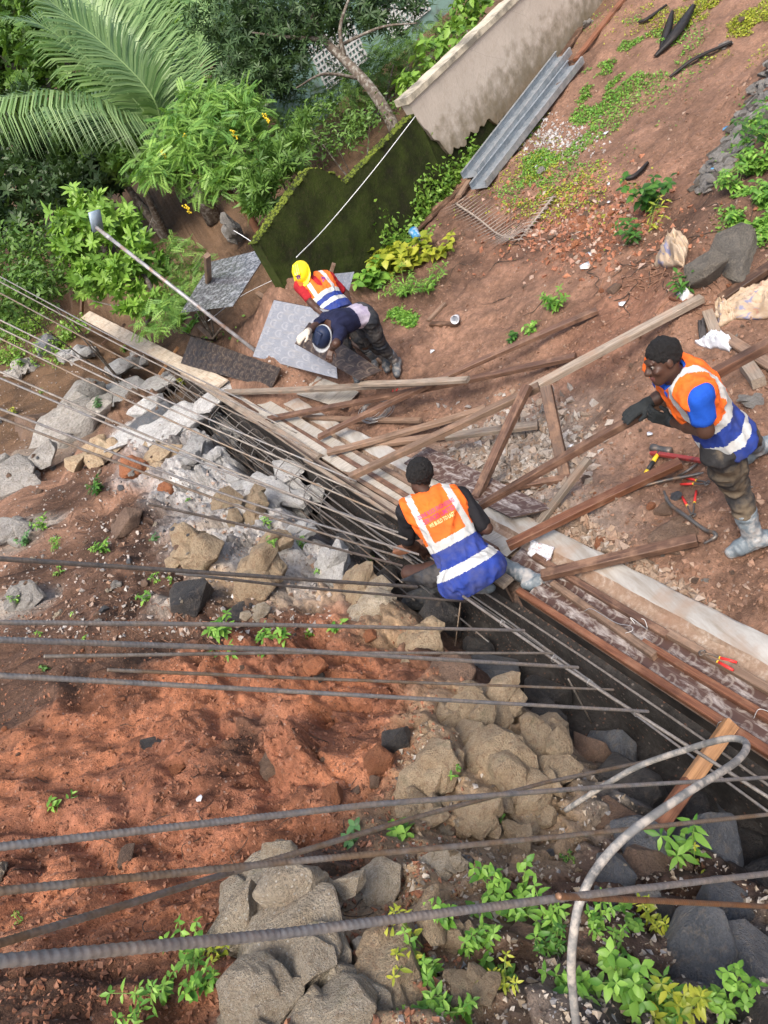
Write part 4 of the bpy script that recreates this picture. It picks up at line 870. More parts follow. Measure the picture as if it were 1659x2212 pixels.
C_TROU = m_cloth('muddy_trousers', (.035, .035, .037), .25, dirt=(.16, .125, .085), amt=.95, dsc=5); C_TROU2 = m_cloth('dark_trousers', (.024, .028, .036), .3, dirt=(.11, .10, .09), amt=.6)
BOOT = m_plain('muddy_rubber_boot', (.16, .20, .23), .45, 0, .3, 9, .25, 60, dirt=(.40, .38, .36), dscale=9); BOOT2 = m_plain('grey_rubber_boot', (.10, .115, .13), .5, 0, .3, 9, .2, 60, dirt=(.30, .27, .24), dscale=10)
GLOVE = m_cloth('dark_work_glove', (.022, .026, .028), .3); GLOVEW = m_cloth('pale_work_glove', (.50, .46, .40), .2, dirt=(.3, .22, .15))
HELM_Y = m_plain('yellow_helmet', (.86, .66, .015), .3, 0, .06, 4, spec=.5); HELM_N = m_plain('navy_cap', (.012, .022, .06), .5, 0, .25, 12); HELM_W = m_plain('pale_cap_band', (.55, .57, .58), .5)
EYEW = m_plain('eye_white', (.17, .14, .12), .3); EYEB = m_plain('eye_dark', (.01, .008, .008), .2); LIP = m_skin('lips', (.11, .042, .035)); LOGO = m_plain('purple_print', (.16, .03, .22), .6)
PINKP = m_plain('magenta_print', (.46, .03, .16), .6); PALEP = m_plain('pale_print', (.93, .62, .30), .6)
def rot_from(fwd, upv):                           # columns: right(lateral), forward, up
    f = unit(fwd); u = unit(np.asarray(upv)-f*(np.asarray(upv) @ f)); r = np.cross(f, u); return np.column_stack([r, f, u])
def hand_prims(w, dirv, nrm, thumb, curl=.5, sc_=1.0):     # list of cones: palm and five fingers; nrm = back of the hand
    d = unit(dirv); n = unit(np.asarray(nrm)-d*(np.asarray(nrm) @ d)); t = unit(thumb-d*(thumb @ d)-n*(thumb @ n)); out = []; w = np.asarray(w, float)
    for k in (-.028, -.009, .010, .028): out.append((w+t*k*.6*sc_, w+d*.085*sc_+t*k*sc_, .016*sc_, .0125*sc_))
    for k, L, kk in ((-.030, .062, 1.15), (-.010, .076, 1.0), (.011, .080, .95), (.031, .070, .9)):
        p = w+(d*.085+t*k)*sc_; a = 0.0; dd = d
        for i, f in enumerate((.45, .32, .26)):
            a += curl*kk*(.55 if i == 0 else .75); dd = d*math.cos(a)-n*math.sin(a)+t*k*1.5; q = p+unit(dd)*L*f*sc_; out.append((p, q, (.0098-.0008*i)*sc_, (.0092-.001*i)*sc_)); p = q
    p = w+(d*.022+t*.030)*sc_; dd = unit(d*.75+t*.75-n*.25)
    q = p+dd*.042*sc_; out.append((p, q, .0125*sc_, .0105*sc_)); r_ = q+unit(d*.95+t*.15-n*.35*curl)*.034*sc_; out.append((q, r_, .0102*sc_, .0088*sc_))
    return out
def build_person(name, label, J, cfg):
    """J: joints in world space. One continuous body mesh; clothing, hair and headgear are its children."""
    root = empty(name, (float(J['base'][0]), float(J['base'][1]), float(J['base'][2]))); tag(root, label, 'person', 'workers on the site'); bpy.context.view_layer.update()
    hip, chest, neck, head = J['hip'], J['chest'], J['neck'], J['head']
    sp = unit(neck-hip); lat = unit(J['shR']-J['shL']); lat = unit(lat-sp*(lat @ sp)); fr = np.cross(sp, lat)      # lat to the figure's right, fr to its front
    R = np.column_stack([lat, fr, sp]); hlat = unit(J['hipR']-J['hipL']); Rh = R
    fc = unit(J['face']); hu = unit(J['crown']-fc*(J['crown'] @ fc)); RH = rot_from(fc, hu); hr = RH[:, 0]
    pts = np.array([v for k, v in J.items() if k not in ('face', 'crown', 'nL', 'nR', 'tL', 'tR', 'dL', 'dR', 'toeLd', 'toeRd')]); lo = pts.min(0)-.24; hi = pts.max(0)+.24
    sl = cfg.get('slim', 1.0); hs = cfg.get('hs', 1.0)
    def torso(S, e=0.0, k=.05):
        S.ell(hip+sp*.03, R, (.165*sl+e, .115*sl+e, .13+e), k); S.ell(hip*.5+chest*.5, R, (.148*sl+e, .105*sl+e, .20+e), k); S.ell(chest+sp*.02, R, (.172*sl+e, .116*sl+e, .19+e), k)
        S.cone(J['shL'], J['shR'], .062+e, .062+e, k); S.cone(J['shL']*.35+neck*.65, J['shR']*.35+neck*.65, .05+e, .05+e, k)
        S.ell(chest+sp*.10-fr*.045, R, (.14+e, .08+e, .13+e), k)
    def arm(S, s, e=0.0, k=.02, lower=True, upto=1.0):
        sh, el, wr = J['sh'+s], J['el'+s], J['wr'+s]; end = sh+(el-sh)*upto
        S.cone(sh, end, .054+e, .054+e+(.043-.054)*upto, k)
        if lower: S.cone(el, el*.55+wr*.45, .043+e, .040+e, k); S.cone(el*.55+wr*.45, wr, .040+e, .028+e, k)
    def leg(S, s, e=0.0, k=.03, lower=True):
        h, kn, an = J['hip'+s], J['kn'+s], J['an'+s]
        S.cone(h, h*.5+kn*.5, .086+e, .078+e, k); S.cone(h*.5+kn*.5, kn, .078+e, .058+e, k)
        if lower: m = kn*.66+an*.34; S.cone(kn, m, .056+e, .058+e, k); S.cone(m, an, .058+e, .042+e, k)
    def foot(S, s, e=0.0, k=.02):
        an, toe = J['an'+s], J['toe'+s]; d = unit(toe-an); u = unit(np.array([0, 0, 1.0]) if 'sole'+s not in J else J['sole'+s]); u = unit(u-d*(u @ d)); 
        heel = an-d*.045-u*.045; ball = toe-d*.07
        S.cone(an, heel, .042+e, .034+e, k); S.cone(heel, ball, .034+e, .036+e, k); S.cone(an, ball, .040+e, .034+e, k); S.cone(ball, toe, .038+e, .028+e, k)
    # body
    S = Sdf(lo, hi, .0082)
    torso(S); [arm(S, s) for s in 'LR']; [leg(S, s) for s in 'LR']; [foot(S, s) for s in 'LR']
    S.cone(neck-sp*.03, head-hu*hs*.06-fc*hs*.02, .058, .052, .03)
    S.ell(head+hu*hs*.025-fc*hs*.012, RH, np.array((.074, .094, .098))*hs, .02); S.ell(head-hu*hs*.055+fc*hs*.028, RH, np.array((.055, .062, .068))*hs, .03); S.cone(head-hu*hs*.10+fc*hs*.062, head-hu*hs*.085+fc*hs*.06, .026, .026, .03)
    S.cone(head+hu*hs*.012+fc*hs*.086, head-hu*hs*.030+fc*hs*.108, .010, .017, .012); S.ell(head-hu*hs*.036+fc*hs*.100, RH, np.array((.021, .012, .010))*hs, .008)            # nose
    S.cone(head+hr*hs*.042+hu*hs*.026+fc*hs*.083, head-hr*hs*.042+hu*hs*.026+fc*hs*.083, .012, .012, .014)                                                          # brow
    for q in (-1, 1):
        S.ell(head+hr*hs*.032*q+hu*hs*.002+fc*hs*.092, RH, np.array((.018, .012, .011))*hs, .006, 'sub'); S.ell(head+hr*hs*.078*q-fc*hs*.008-hu*hs*.005, RH, np.array((.011, .022, .032))*hs, .006); S.ell(head+hr*hs*.048*q-hu*hs*.030+fc*hs*.066, RH, np.array((.022, .022, .02))*hs, .02)
    S.ell(head-hu*hs*.066+fc*hs*.093, RH, np.array((.026, .012, .008))*hs, .006); S.ell(head-hu*hs*.078+fc*hs*.090, RH, np.array((.023, .012, .008))*hs, .006); S.box(head-hu*hs*.072+fc*hs*.106, RH, np.array((.024, .010, .0016))*hs, .001, .003, 'sub')
    for s in 'LR':
        hp = hand_prims(J['wr'+s], J['d'+s], J['n'+s], J['t'+s], cfg.get('curl'+s, .5))
        for a, b, ra, rb in hp: S.cone(a, b, ra, rb, .007)
    def bz(C):
        q = (C-head) @ RH/hs; lip = (np.abs(q[:, 0]) < .028) & (np.abs(q[:, 2]+.072) < .015) & (q[:, 1] > .085); return np.where(lip, 1, 0)
    sdf_obj('body', S, [SKIN, LIP], bz, root, 1)
    # face details
    for q in (-1, 1):
        mb = MB(); c = head+hr*hs*.032*q+hu*hs*.002+fc*hs*.078-np.array(root.location)
        me = bpy.data.meshes.new('eye'); bm = bmesh.new(); bmesh.ops.create_uvsphere(bm, u_segments=12, v_segments=8, radius=.0115); bm.to_mesh(me); bm.free(); me.materials.append(EYEW); me.materials.append(EYEB)
        e = obj('eye', me, root); e.matrix_local = Matrix.Translation(Vector(c)) @ Matrix(RH.tolist()).to_4x4()
        for p in me.polygons:
            if p.center.y > .0065: p.material_index = 1
    # trousers, boots
    tm, bm_ = cfg['trousers'], cfg['boots']; bt = cfg.get('boot_top', .50)
    S = Sdf(lo, hi, .008); S.ell(hip+sp*.0, R, (.178, .132, .125), .04); S.cone(J['hipL'], J['hipR'], .092, .092, .04)
    for s in 'LR': leg(S, s, .016+cfg.get('baggy', 0), .03, lower=False); J_ = J['kn'+s]; e = J_*(1-bt)+J['an'+s]*bt; S.cone(J_, e, .074, .070, .03)
    S.folds(.024, 17, lat+sp*.3, 3); S.rough(.010, 24, 4); S.plane(hip+sp*.13, sp)
    sdf_obj('trousers', S, [tm], None, root)
    for s in 'LR':
        kn, an = J['kn'+s], J['an'+s]; top = kn*(1-bt)+an*bt; a = np.minimum(np.minimum(kn, an), J['toe'+s])-.15; b = np.maximum(np.maximum(kn, an), J['toe'+s])+.15
        S = Sdf(a, b, .0065); S.cone(top, an, .072, .056, .02); foot(S, s, .014, .02); S.rough(.012, 16, 7); S.folds(.010, 26, np.cross(kn-an, IR), 6); S.plane(top, unit(kn-an)); sdf_obj('boot', S, [bm_], None, root)
    # shirt with sleeves
    S = Sdf(lo, hi, .0075); torso(S, .012); [arm(S, s, .016, .03, False, cfg.get('sleeve', .75)) for s in 'LR']; S.folds(.016, 20, sp, 11)
    S.plane(hip-sp*cfg.get('shirt_hem', .06), -sp); S.cone(neck+sp*.05, neck+sp*.2+fr*.05, .072, .075, .012, 'sub')
    if cfg.get('open_neck'): S.cone(neck+fr*.12-sp*.04, neck+fr*.12+sp*.12, .035, .06, .01, 'sub')
    for s in 'LR': S.plane(J['sh'+s]+(J['el'+s]-J['sh'+s])*cfg.get('sleeve', .75)*1.0, unit(J['el'+s]-J['sh'+s])) if False else None
    sz = cfg.get('shirt_zone'); o = sdf_obj('shirt', S, cfg['shirt'], (lambda C: sz(C, R, hip, neck)) if sz else None, root)
    if cfg.get('collar'):
        S = Sdf(neck-.2, neck+.2, .006); S.cone(neck+sp*.045-fr*.012, neck+sp*.02+fr*.03, .082, .088, .02); S.cone(neck+sp*.10, neck-sp*.1, .066, .060, .01, 'sub'); S.plane(neck+sp*.075, sp+fr*.25); S.plane(neck-sp*.02, -sp); S.cone(neck+fr*.13-sp*.06, neck+fr*.13+sp*.10, .03, .06, .01, 'sub')
        sdf_obj('collar', S, [cfg['collar']], None, root)
    # vest
    if cfg.get('vest'):
        L = np.linalg.norm(neck-hip); S = Sdf(lo, hi, .0075); torso(S, .035, .06)
        fl = cfg.get('flare', .03); S.ell(hip-sp*.06+fr*cfg.get('flare_shift', 0), R, (.18+fl, .135+fl, .16), .06)
        S.folds(.022, 16, sp*.8+lat*.5, 19); S.folds(.012, 30, sp-lat*.6, 29); S.plane(hip-sp*cfg.get('vest_hem', .12)+lat*0, -sp+lat*.06)
        S.cone(neck+sp*.02, neck+sp*.2+fr*.03, .080, .12, .012, 'sub'); S.cone(neck+fr*.13-sp*.16, neck+fr*.16+sp*.1, .025, .075, .01, 'sub')
        for s, q in (('L', -1), ('R', 1)):
            S.plane(J['sh'+s]+lat*q*.028, lat*q+sp*.10, .015); S.cone(J['sh'+s]-sp*.10+lat*q*.10, J['sh'+s]-sp*.02+lat*q*.09, .075, .07, .02, 'sub')
        b1, b2, bw = cfg.get('bands', (.40, .13, .062))
        def vz(C):
            q = (C-hip) @ R; t = q[:, 2]/L; x = np.abs(q[:, 0]); z = np.where(t < b1, 1, 0)
            z = np.where((np.abs(t-b1) < bw) | (np.abs(t-b2) < bw), 2, z); z = np.where((t > b1) & (np.abs(x-cfg.get('strap', .125)+(t-b1)*.02) < .024), 2, z)
            if cfg.get('pale_low'): z = np.where((z == 1) & (t < b2+.02), 3, z)
            return z
        vo = sdf_obj('safety_vest', S, [V_OR, cfg.get('vest_blue', V_BL), V_SI, V_LB], vz, root)
    # gloves
    for s in 'LR':
        g = cfg.get('glove'+s)
        if g:
            w = J['wr'+s]; S = Sdf(w-.26, w+.26, .0045)
            for a, b, ra, rb in hand_prims(w, J['d'+s], J['n'+s], J['t'+s], cfg.get('curl'+s, .5)): S.cone(a, b, ra+.003, rb+.003, .006)
            S.cone(w, w+unit(J['el'+s]-w)*.045, .036, .036, .012); sdf_obj('glove', S, [g], None, root)
    # hair or headgear
    hk = cfg['head']
    if hk[0] == 'hair':
        S = Sdf(head-.22, head+.22, .006); t = hk[1]; S.ell(head+hu*hs*.040-fc*hs*.018, RH, np.array((.080+t, .100+t, .096+t))*hs, .01)
        S.plane(head+hu*hs*.052+fc*hs*.075, unit(fc*.75-hu*hs*.55), .01); S.plane(head-hu*hs*.045-fc*hs*.06, unit(-hu+fc*hs*.25), .012)
        for q in (-1, 1): S.ell(head+hr*hs*.095*q+fc*hs*.055-hu*hs*.035, RH, np.array((.045, .075, .075))*hs, .01, 'sub')
        S.rough(.016, 75, 23); sdf_obj('hair', S, [HAIR], None, root)
    else:
        S = Sdf(head-.25, head+.25, .005); hm = hk[1]; c = head+hu*.035-fc*.01
        S.ell(c, RH, (.112, .134, .125), .0); S.plane(c-hu*.005, -hu)
        S.ell(c+hu*.004+fc*.03, RH, (.125, .158, .014), .012)
        for q in (-.03, 0, .03): S.cone(c+hr*q+hu*.112-fc*.06, c+hr*q+hu*.112+fc*.06, .014, .014, .01)
        S.plane(c-hu*.012, -hu)
        mats = [hm, hk[2] if len(hk) > 2 else hm]; zf = (lambda C: np.where(((C-c) @ hu) < .022, 1, 0)) if len(hk) > 2 else None
        sdf_obj('helmet', S, mats, zf, root)
    return root, R, L if cfg.get('vest') else None
# ------------------------------------------------------------------ the four workers
def auto(J):
    J['chest'] = J['hip']*.36+J['neck']*.64; return J
IR, IU, IN = _rt, _up, -_fw                       # picture right, picture up, toward the viewer (used only to aim faces and hands)
UPW = np.array([0, 0, 1.0])
# 1. man in the blue polo steadying the long timber
def worker_blue():
    J = {}
    gl, gr = P(1622,1178), P(1640,985); J['base'] = (gl+gr)/2
    J['anL'] = JR(1630,1166, gl, .10); J['anL'][2] = gl[2]+.10; J['toeL'] = P(1584,1200)+np.array([0, 0, .035])
    J['anR'] = gr+np.array([0, 0, .10]); J['toeR'] = P(1600,1005)+np.array([0, 0, .03])
    J['knL'] = JR(1586,1042, J['anL'], .44, -1); J['hipL'] = JR(1556,974, J['knL'], .42, -1)
    J['knR'] = JR(1606,940, J['anR'], .43, -1); J['hipR'] = JR(1583,935, J['hipL'], .19, 1)
    J['hip'] = (J['hipL']+J['hipR'])/2+np.array([0, 0, .06])
    J['neck'] = JR(1468,824, J['hip'], .50, -1); auto(J)
    J['shL'] = JR(1508,853, J['neck'], .195, -1); J['shR'] = J['neck']*2-J['shL']; J['shR'][2] = J['shL'][2]
    A, B = PF(1040,1092,.50), PF(1690,728,1.45); Lp = [A+(B-A)*t for t in np.linspace(0, 1, 400)]
    q = min(Lp, key=lambda p: abs(proj(p)[0]-1412)); dep = proj(q)[2]
    J['wrL'] = PD(1447,909, dep-.09); J['wrR'] = PD(1397,872, dep-.05)
    J['elL'] = PD(1524,930, proj(J['shL'])[2]+.09); J['elR'] = JR(1440,850, J['shR'], .29, 1)
    J['head'] = JR(1432,780, J['neck'], .185, -1)
    J['face'] = -IR*.88-IU*.42-IN*.10; J['crown'] = IU*.9+IN*.35-IR*.15
    tb = unit(B-A)
    J['dL'] = unit(-IR*.9+IU*.25); J['nL'] = unit(-IU*.75+IN*.6); J['tL'] = unit(IU*.9+IN*.3)
    J['dR'] = unit(-IR*.8-IU*.5-IN*.15); J['nR'] = unit(IU*.55+IN*.75); J['tR'] = unit(-IU*.5+IR*.6)
    return J
cfgB = dict(trousers=C_TROU, boots=BOOT, shirt=[C_BLUE], sleeve=.62, shirt_hem=.11, collar=C_BLUE, open_neck=True, vest=True, vest_hem=.05, flare=.008, bands=(.45, .10, .062), gloveL=GLOVE, gloveR=GLOVE, curlL=.7, curlR=.35, head=('hair', .006), baggy=.008, slim=.84, hs=.90)
JB = worker_blue(); wb, RB_, _ = build_person('person', 'man in blue polo and orange-blue vest steadying a long timber', JB, cfgB)
# 2. man kneeling on the formwork, back to the viewer
def worker_kneel():
    J = {}
    J['hip'] = PF(1010,1224,.47); J['base'] = LP(3.75, .1, .07)
    J['neck'] = JR(925,1068, J['hip'], .56, -1); auto(J)
    J['shL'] = JR(872,1108, J['neck'], .195, -1); J['shR'] = JR(1010,1074, J['neck'], .215, 1)
    J['head'] = JR(906,1030, J['neck'], .17, 1)
    J['hipL'] = JR(975,1238, J['hip'], .095, -1); J['hipR'] = JR(1030,1222, J['hip'], .11, 1)
    J['knL'] = JR(884,1238, J['hipL'], .40, 1); J['anL'] = JR(1052,1268, J['knL'], .46, -1); J['toeL'] = JR(1085,1276, J['anL'], .15, -1)
    J['knR'] = JR(1072,1216, J['hipR'], .36, 1); J['anR'] = JR(1160,1256, J['knR'], .40, -1); J['toeR'] = JR(1196,1272, J['anR'], .15, 1)
    J['elL'] = JR(880,1172, J['shL'], .29, 1); J['wrL'] = JR(915,1190, J['elL'], .25, 1)
    J['elR'] = JR(1052,1142, J['shR'], .29, 1); J['wrR'] = JR(1020,1150, J['elR'], .24, 1)
    J['face'] = unit(_fw*.62-UPW*.45+IU*.30+IR*.10); J['crown'] = unit(IU*.75+IN*.62-IR*.12)
    for s in 'LR': J['d'+s] = unit(_fw*.8-UPW*.4); J['n'+s] = UPW; J['t'+s] = np.array([.9, -.2, 0.0])*(1 if s == 'L' else -1)
    J['soleL'] = unit(-IN*.6+IU); J['soleR'] = unit(IU*.8+IN*.5)
    return J
cfgK = dict(trousers=C_TROU2, boots=BOOT, shirt=[C_BLACK], sleeve=.85, vest=True, strap=.152, hs=.97,  vest_hem=.17, flare=.085, flare_shift=-.04, bands=(.42, .06, .058), pale_low=False, head=('hair', .022), boot_top=.12, vest_blue=V_LB, baggy=.004)
JK = worker_kneel(); wk, RK, LK = build_person('person', 'man in lettered orange vest kneeling on the formwork, back turned', JK, cfgK)
# 3. man in the yellow helmet and red shirt
def worker_yellow():
    J = {}
    J['hip'] = PF(726,672,.93); J['neck'] = JR(677,608, J['hip'], .50, 1); auto(J)
    g = H(J['hip'][0], J['hip'][1]); J['base'] = np.array([J['hip'][0], J['hip'][1], g])
    J['head'] = JR(655,590, J['neck'], .17, -1)
    J['shR'] = JR(648,618, J['neck'], .185, -1); J['shL'] = JR(711,601, J['neck'], .195, 1)
    f = unit(np.array([-.55, -.75, 0])); lat = np.array([f[1], -f[0], 0])*1.0
    for s, q in (('L', -1), ('R', 1)):
        la = unit(np.array([J['shR'][0]-J['shL'][0], J['shR'][1]-J['shL'][1], 0])); J['hip'+s] = J['hip']+la*.095*q-UPW*.04
        J['kn'+s] = J['hip'+s]-UPW*.42+f*.03; J['an'+s] = J['hip'+s]+la*.03*q-f*.02; J['an'+s][2] = H(J['an'+s][0], J['an'+s][1])+.10; J['toe'+s] = J['an'+s]+f*.19-UPW*.065
    J['elL'] = JR(747,634, J['shL'], .29, 1); J['wrL'] = JR(757,662, J['elL'], .25, -1)
    J['elR'] = JR(672,654, J['shR'], .29, -1); J['wrR'] = JR(698,680, J['elR'], .25, -1)
    J['face'] = unit(f*.75-UPW*.75+IR*.05); J['crown'] = unit(UPW*.9+f*.5)
    for s in 'LR': J['d'+s] = unit(J['wr'+s]-J['el'+s]); J['n'+s] = unit(IN+UPW*.2); J['t'+s] = unit(-IR*.6-IU*.3)
    return J
cfgY = dict(trousers=C_TROU2, boots=BOOT2, shirt=[C_RED], sleeve=.75, vest=True, vest_hem=.06, flare=.01, bands=(.42, .16, .062), head=('helmet', HELM_Y))
JY = worker_yellow(); wy, RY, LY = build_person('person', 'man in yellow helmet, red shirt and orange vest looking down', JY, cfgY)
# 4. man bending over the black panel
def worker_bend():
    J = {}
    gl, gr = P(838,788), P(860,797); J['base'] = (gl+gr)/2
    for s, g in (('R', gl), ('L', gr)): J['an'+s] = g+np.array([.02, .0, .10])
    J['hip'] = PF(783,680,.92)
    la = unit(np.array([.25, -.95, 0])); f = unit(np.array([-.95, .3, 0]))
    J['hipL'] = J['hip']+la*.10-UPW*.05; J['hipR'] = J['hip']-la*.10-UPW*.05
    for s in 'LR': J['kn'+s] = (J['hip'+s]+J['an'+s])/2+f*.05-UPW*.02; J['toe'+s] = J['an'+s]+unit(np.array([-.4, -.75, 0]))*.18-UPW*.065
    J['neck'] = JR(716,702, J['hip'], .52, -1); auto(J)
    J['shR'] = JR(703,690, J['neck'], .185, 1); J['shL'] = JR(735,718, J['neck'], .185, -1)
    J['head'] = JR(701,728, J['neck'], .19, -1)
    J['elR'] = JR(680,706, J['shR'], .28, -1); J['wrR'] = JR(664,717, J['elR'], .24, -1)
    J['elL'] = JR(726,742, J['shL'], .27, -1); J['wrL'] = JR(716,752, J['elL'], .22, 1)
    J['face'] = unit(-IU*.8-IR*.35+_fw*.55); J['crown'] = unit(-IR*.45-IU*.25+IN*.8)
    for s in 'LR': J['d'+s] = unit(-IR*.7-IU*.6); J['n'+s] = unit(IN*.8+IU*.4); J['t'+s] = unit(IR*.6-IU*.5)
    J['dL'] = unit(-IU*.8-IR*.2)
    return J
def sz_bend(C, R, hip, neck):
    t = ((C-hip) @ R)[:, 2]/np.linalg.norm(neck-hip); return np.where(t < .42+.06*np.sin(C[:, 0]*40), 1, 0)
cfgN = dict(trousers=C_TROU2, boots=BOOT2, shirt=[C_NAVY, C_GREYP], shirt_zone=sz_bend, sleeve=.7, shirt_hem=.04, vest=False, gloveR=GLOVEW, head=('helmet', HELM_N, HELM_W), baggy=.004)
JN = worker_bend(); wn, RN, _ = build_person('person', 'man in navy shirt and dark capped helmet bending over a panel', JN, cfgN)
# lettering on the kneeling man's vest
def lettering(root, R, hip, L, text, size, tlev, mat, width):
    from mathutils.bvhtree import BVHTree
    vest = [c for c in root.children if c.name.startswith('safety_vest')][0]; me0 = vest.data; ro = np.array(root.location)
    bvh = BVHTree.FromPolygons([v.co for v in me0.vertices], [list(p.vertices) for p in me0.polygons])
    cu = bpy.data.curves.new('t', 'FONT'); cu.body = text; cu.size = size; cu.align_x = 'CENTER'; cu.resolution_u = 2; cu.offset = .0009
    to = bpy.data.objects.new('t', cu); COL.objects.link(to); dg = bpy.context.evaluated_depsgraph_get(); dg.update(); me = bpy.data.meshes.new_from_object(to.evaluated_get(dg)); bpy.data.objects.remove(to)
    bm = bmesh.new(); bm.from_mesh(me); bmesh.ops.triangulate(bm, faces=bm.faces[:]); bmesh.ops.subdivide_edges(bm, edges=[e for e in bm.edges if e.calc_length() > .012], cuts=1); bmesh.ops.triangulate(bm, faces=bm.faces[:])
    wx = max(v.co.x for v in bm.verts)-min(v.co.x for v in bm.verts); x0 = 0.0; kx = width/wx
    lat, fr, sp = R[:, 0], R[:, 1], R[:, 2]
    for v in bm.verts:
        x, y = v.co.x*kx+x0, v.co.y; p = hip+sp*(tlev*L+y*1.0)+lat*x-ro
        h = bvh.ray_cast(Vector(p-fr*.5), Vector(fr)); q = np.array(h[0]) if h[0] is not None else p-fr*.15
        v.co = Vector(q-fr*.003)
    bm.to_mesh(me); bm.free(); me.materials.clear(); me.materials.append(mat); o = obj('lettering', me, vest); return o
lettering(wk, RK, JK['hip'], LK, 'DIVINE ROCK ENGINEERING', .044, .83, PINKP, .285)
lettering(wk, RK, JK['hip'], LK, 'SERVICES LIMITED', .050, .745, PINKP, .25)
lettering(wk, RK, JK['hip'], LK, 'WE BUILD TO LAST', .040, .675, PALEP, .20)

# small purple emblems on the far worker's vest and helmet
def emblem(root, part, origin, d, size, upv):
    ob = [c for c in root.children if c.name.startswith(part)][0]; me0 = ob.data; ro = np.array(root.location); bvh = BVHTree.FromPolygons([v.co for v in me0.vertices], [list(p.vertices) for p in me0.polygons])
    d = unit(d); s = unit(np.cross(d, upv)); u = np.cross(s, d); mb = MB()
    for x0, x1, y0, y1 in ((-1, -.25, -1, .1), (-.7, .2, .1, .6), (.1, .55, -1, 1), (.55, 1, -.4, .3)):
        V = []
        for x, y in ((x0, y0), (x1, y0), (x1, y1), (x0, y1)):
            h = bvh.ray_cast(Vector(origin-ro+s*x*size+u*y*size-d*.5), Vector(d)); q = np.array(h[0]) if h[0] is not None else origin-ro; V.append(q-d*.004)
        mb.add(V+[v+d*.003 for v in V], [(0, 1, 2, 3), (0, 4, 5, 1), (1, 5, 6, 2), (2, 6, 7, 3), (3, 7, 4, 0)])
    return obj('emblem', mb.mesh('emblem', LOGO, False), ob)
_fr = RY[:, 1]
emblem(wy, 'safety_vest', JY['chest']+RY[:, 2]*.06-RY[:, 0]*.06, -_fr, .034, UPW)
emblem(wy, 'helmet', JY['head']+unit(JY['crown'])*.10, -unit(JY['face']*.8+np.array(unit(JY['crown']))*.3), .028, unit(JY['crown']))
# ------------------------------------------------------------------ vegetation
def m_leaf(name, c1, c2, rough=.45, trans=.24):
    k = NT(name); at = k.n('ShaderNodeAttribute'); at.attribute_name = 'tone'; c = k.mix(at.outputs['Fac'], c1, c2)
    k.set(col=c, rough=rough, spec=.35); tr = k.n('ShaderNodeBsdfTranslucent'); k.l(k.mix(1.0, c, (1.3, 1.35, .6), 'MULTIPLY'), tr.inputs[0]); mx = k.n('ShaderNodeMixShader'); mx.inputs[0].default_value = trans
    k.l(k.b.outputs[0], mx.inputs[1]); k.l(tr.outputs[0], mx.inputs[2]); k.l(mx.outputs[0], k.out.inputs[0]); return k.m
def leaf_tpl(L=1.0, w=.35, fold=.15, droop=.15):   # broad leaf along +Y, up +Z: six points
    V = [(0, 0, 0), (-w/2, L*.38, fold*w-droop*.1), (0, L*.42, -droop*.08), (w/2, L*.38, fold*w-droop*.1), (-w*.34, L*.74, fold*w*.6-droop*.5), (0, L*.76, -droop*.5), (w*.34, L*.74, fold*w*.6-droop*.5), (0, L, -droop)]
    return np.array(V), [(0, 2, 1, 1), (0, 3, 2, 2), (1, 2, 5, 4), (2, 3, 6, 5), (4, 5, 7, 7), (5, 6, 7, 7)]
def simple_tpl(L=1.0, w=.35, droop=.15):
    return np.array([(0, 0, 0), (-w/2, L*.5, .05), (0, L, -droop), (w/2, L*.5, .05)]), [(0, 3, 2, 1)]
def join_tpl(parts):
    V = []; Fc = []
    for v, f in parts: b = sum(len(x) for x in V); V.append(v); Fc += [tuple(i+b for i in q) for q in f]
    return np.vstack(V), Fc
def xf(tpl, rz=0, rx=0, sc_=1, loc=(0, 0, 0)):
    v, f = tpl; R = np.array(Euler((rx, 0, rz)).to_matrix()); return v @ R.T*sc_+np.array(loc), f
def pinnate(n=11, L=1.0, l=.20, w=.042):
    parts = []
    for i in range(n):
        y = L*(.12+.84*i/n); s = 1-.45*abs(i/n-.45)
        for q in (-1, 1): parts.append(xf(simple_tpl(l*s, w*s*2, .03), rz=-q*1.15, loc=(0, y, -.22*(y/L)**2)))
    return join_tpl(parts)
def rosette(n=7, L=1.0, w=.3, up=.5, seed=0):
    r = random.Random(seed); tp = leaf_tpl if seed < 5 else (lambda a, b, c, d: simple_tpl(a, b, d)); return join_tpl([xf(tp(L*r.uniform(.75, 1.1), w*L, .15, .2), rz=6.283*i/n+r.uniform(-.2, .2), rx=up+r.uniform(-.25, .25)) for i in range(n)])
def scatter(tpl, P_, R_, S_, seed=0, tone=None):
    V, Fc = tpl; n = len(P_); nv = len(V); A = np.einsum('nij,vj->nvi', R_, V)*S_[:, None, None]+P_[:, None]
    fa = np.array([list(f)+[f[-1]]*(4-len(f)) for f in Fc]); Fa = (fa[None]+(np.arange(n)*nv)[:, None, None]).reshape(-1, 4)
    t = np.random.RandomState(seed).rand(n) if tone is None else tone
    return A.reshape(-1, 3), Fa, np.repeat(t, nv)
def rand_rot(n, rs, up=.6, tilt=.7):               # random heading, normals biased upward
    az = rs.rand(n)*2*np.pi; nz = np.column_stack([rs.randn(n)*tilt, rs.randn(n)*tilt, np.full(n, up)+np.abs(rs.randn(n))*.3]); nz /= np.linalg.norm(nz, axis=1)[:, None]
    y = np.column_stack([np.cos(az), np.sin(az), -.25+.3*rs.randn(n)]); y -= nz*(y*nz).sum(1)[:, None]; y /= np.linalg.norm(y, axis=1)[:, None]; x = np.cross(y, nz)
    return np.stack([x, y, nz], axis=2)
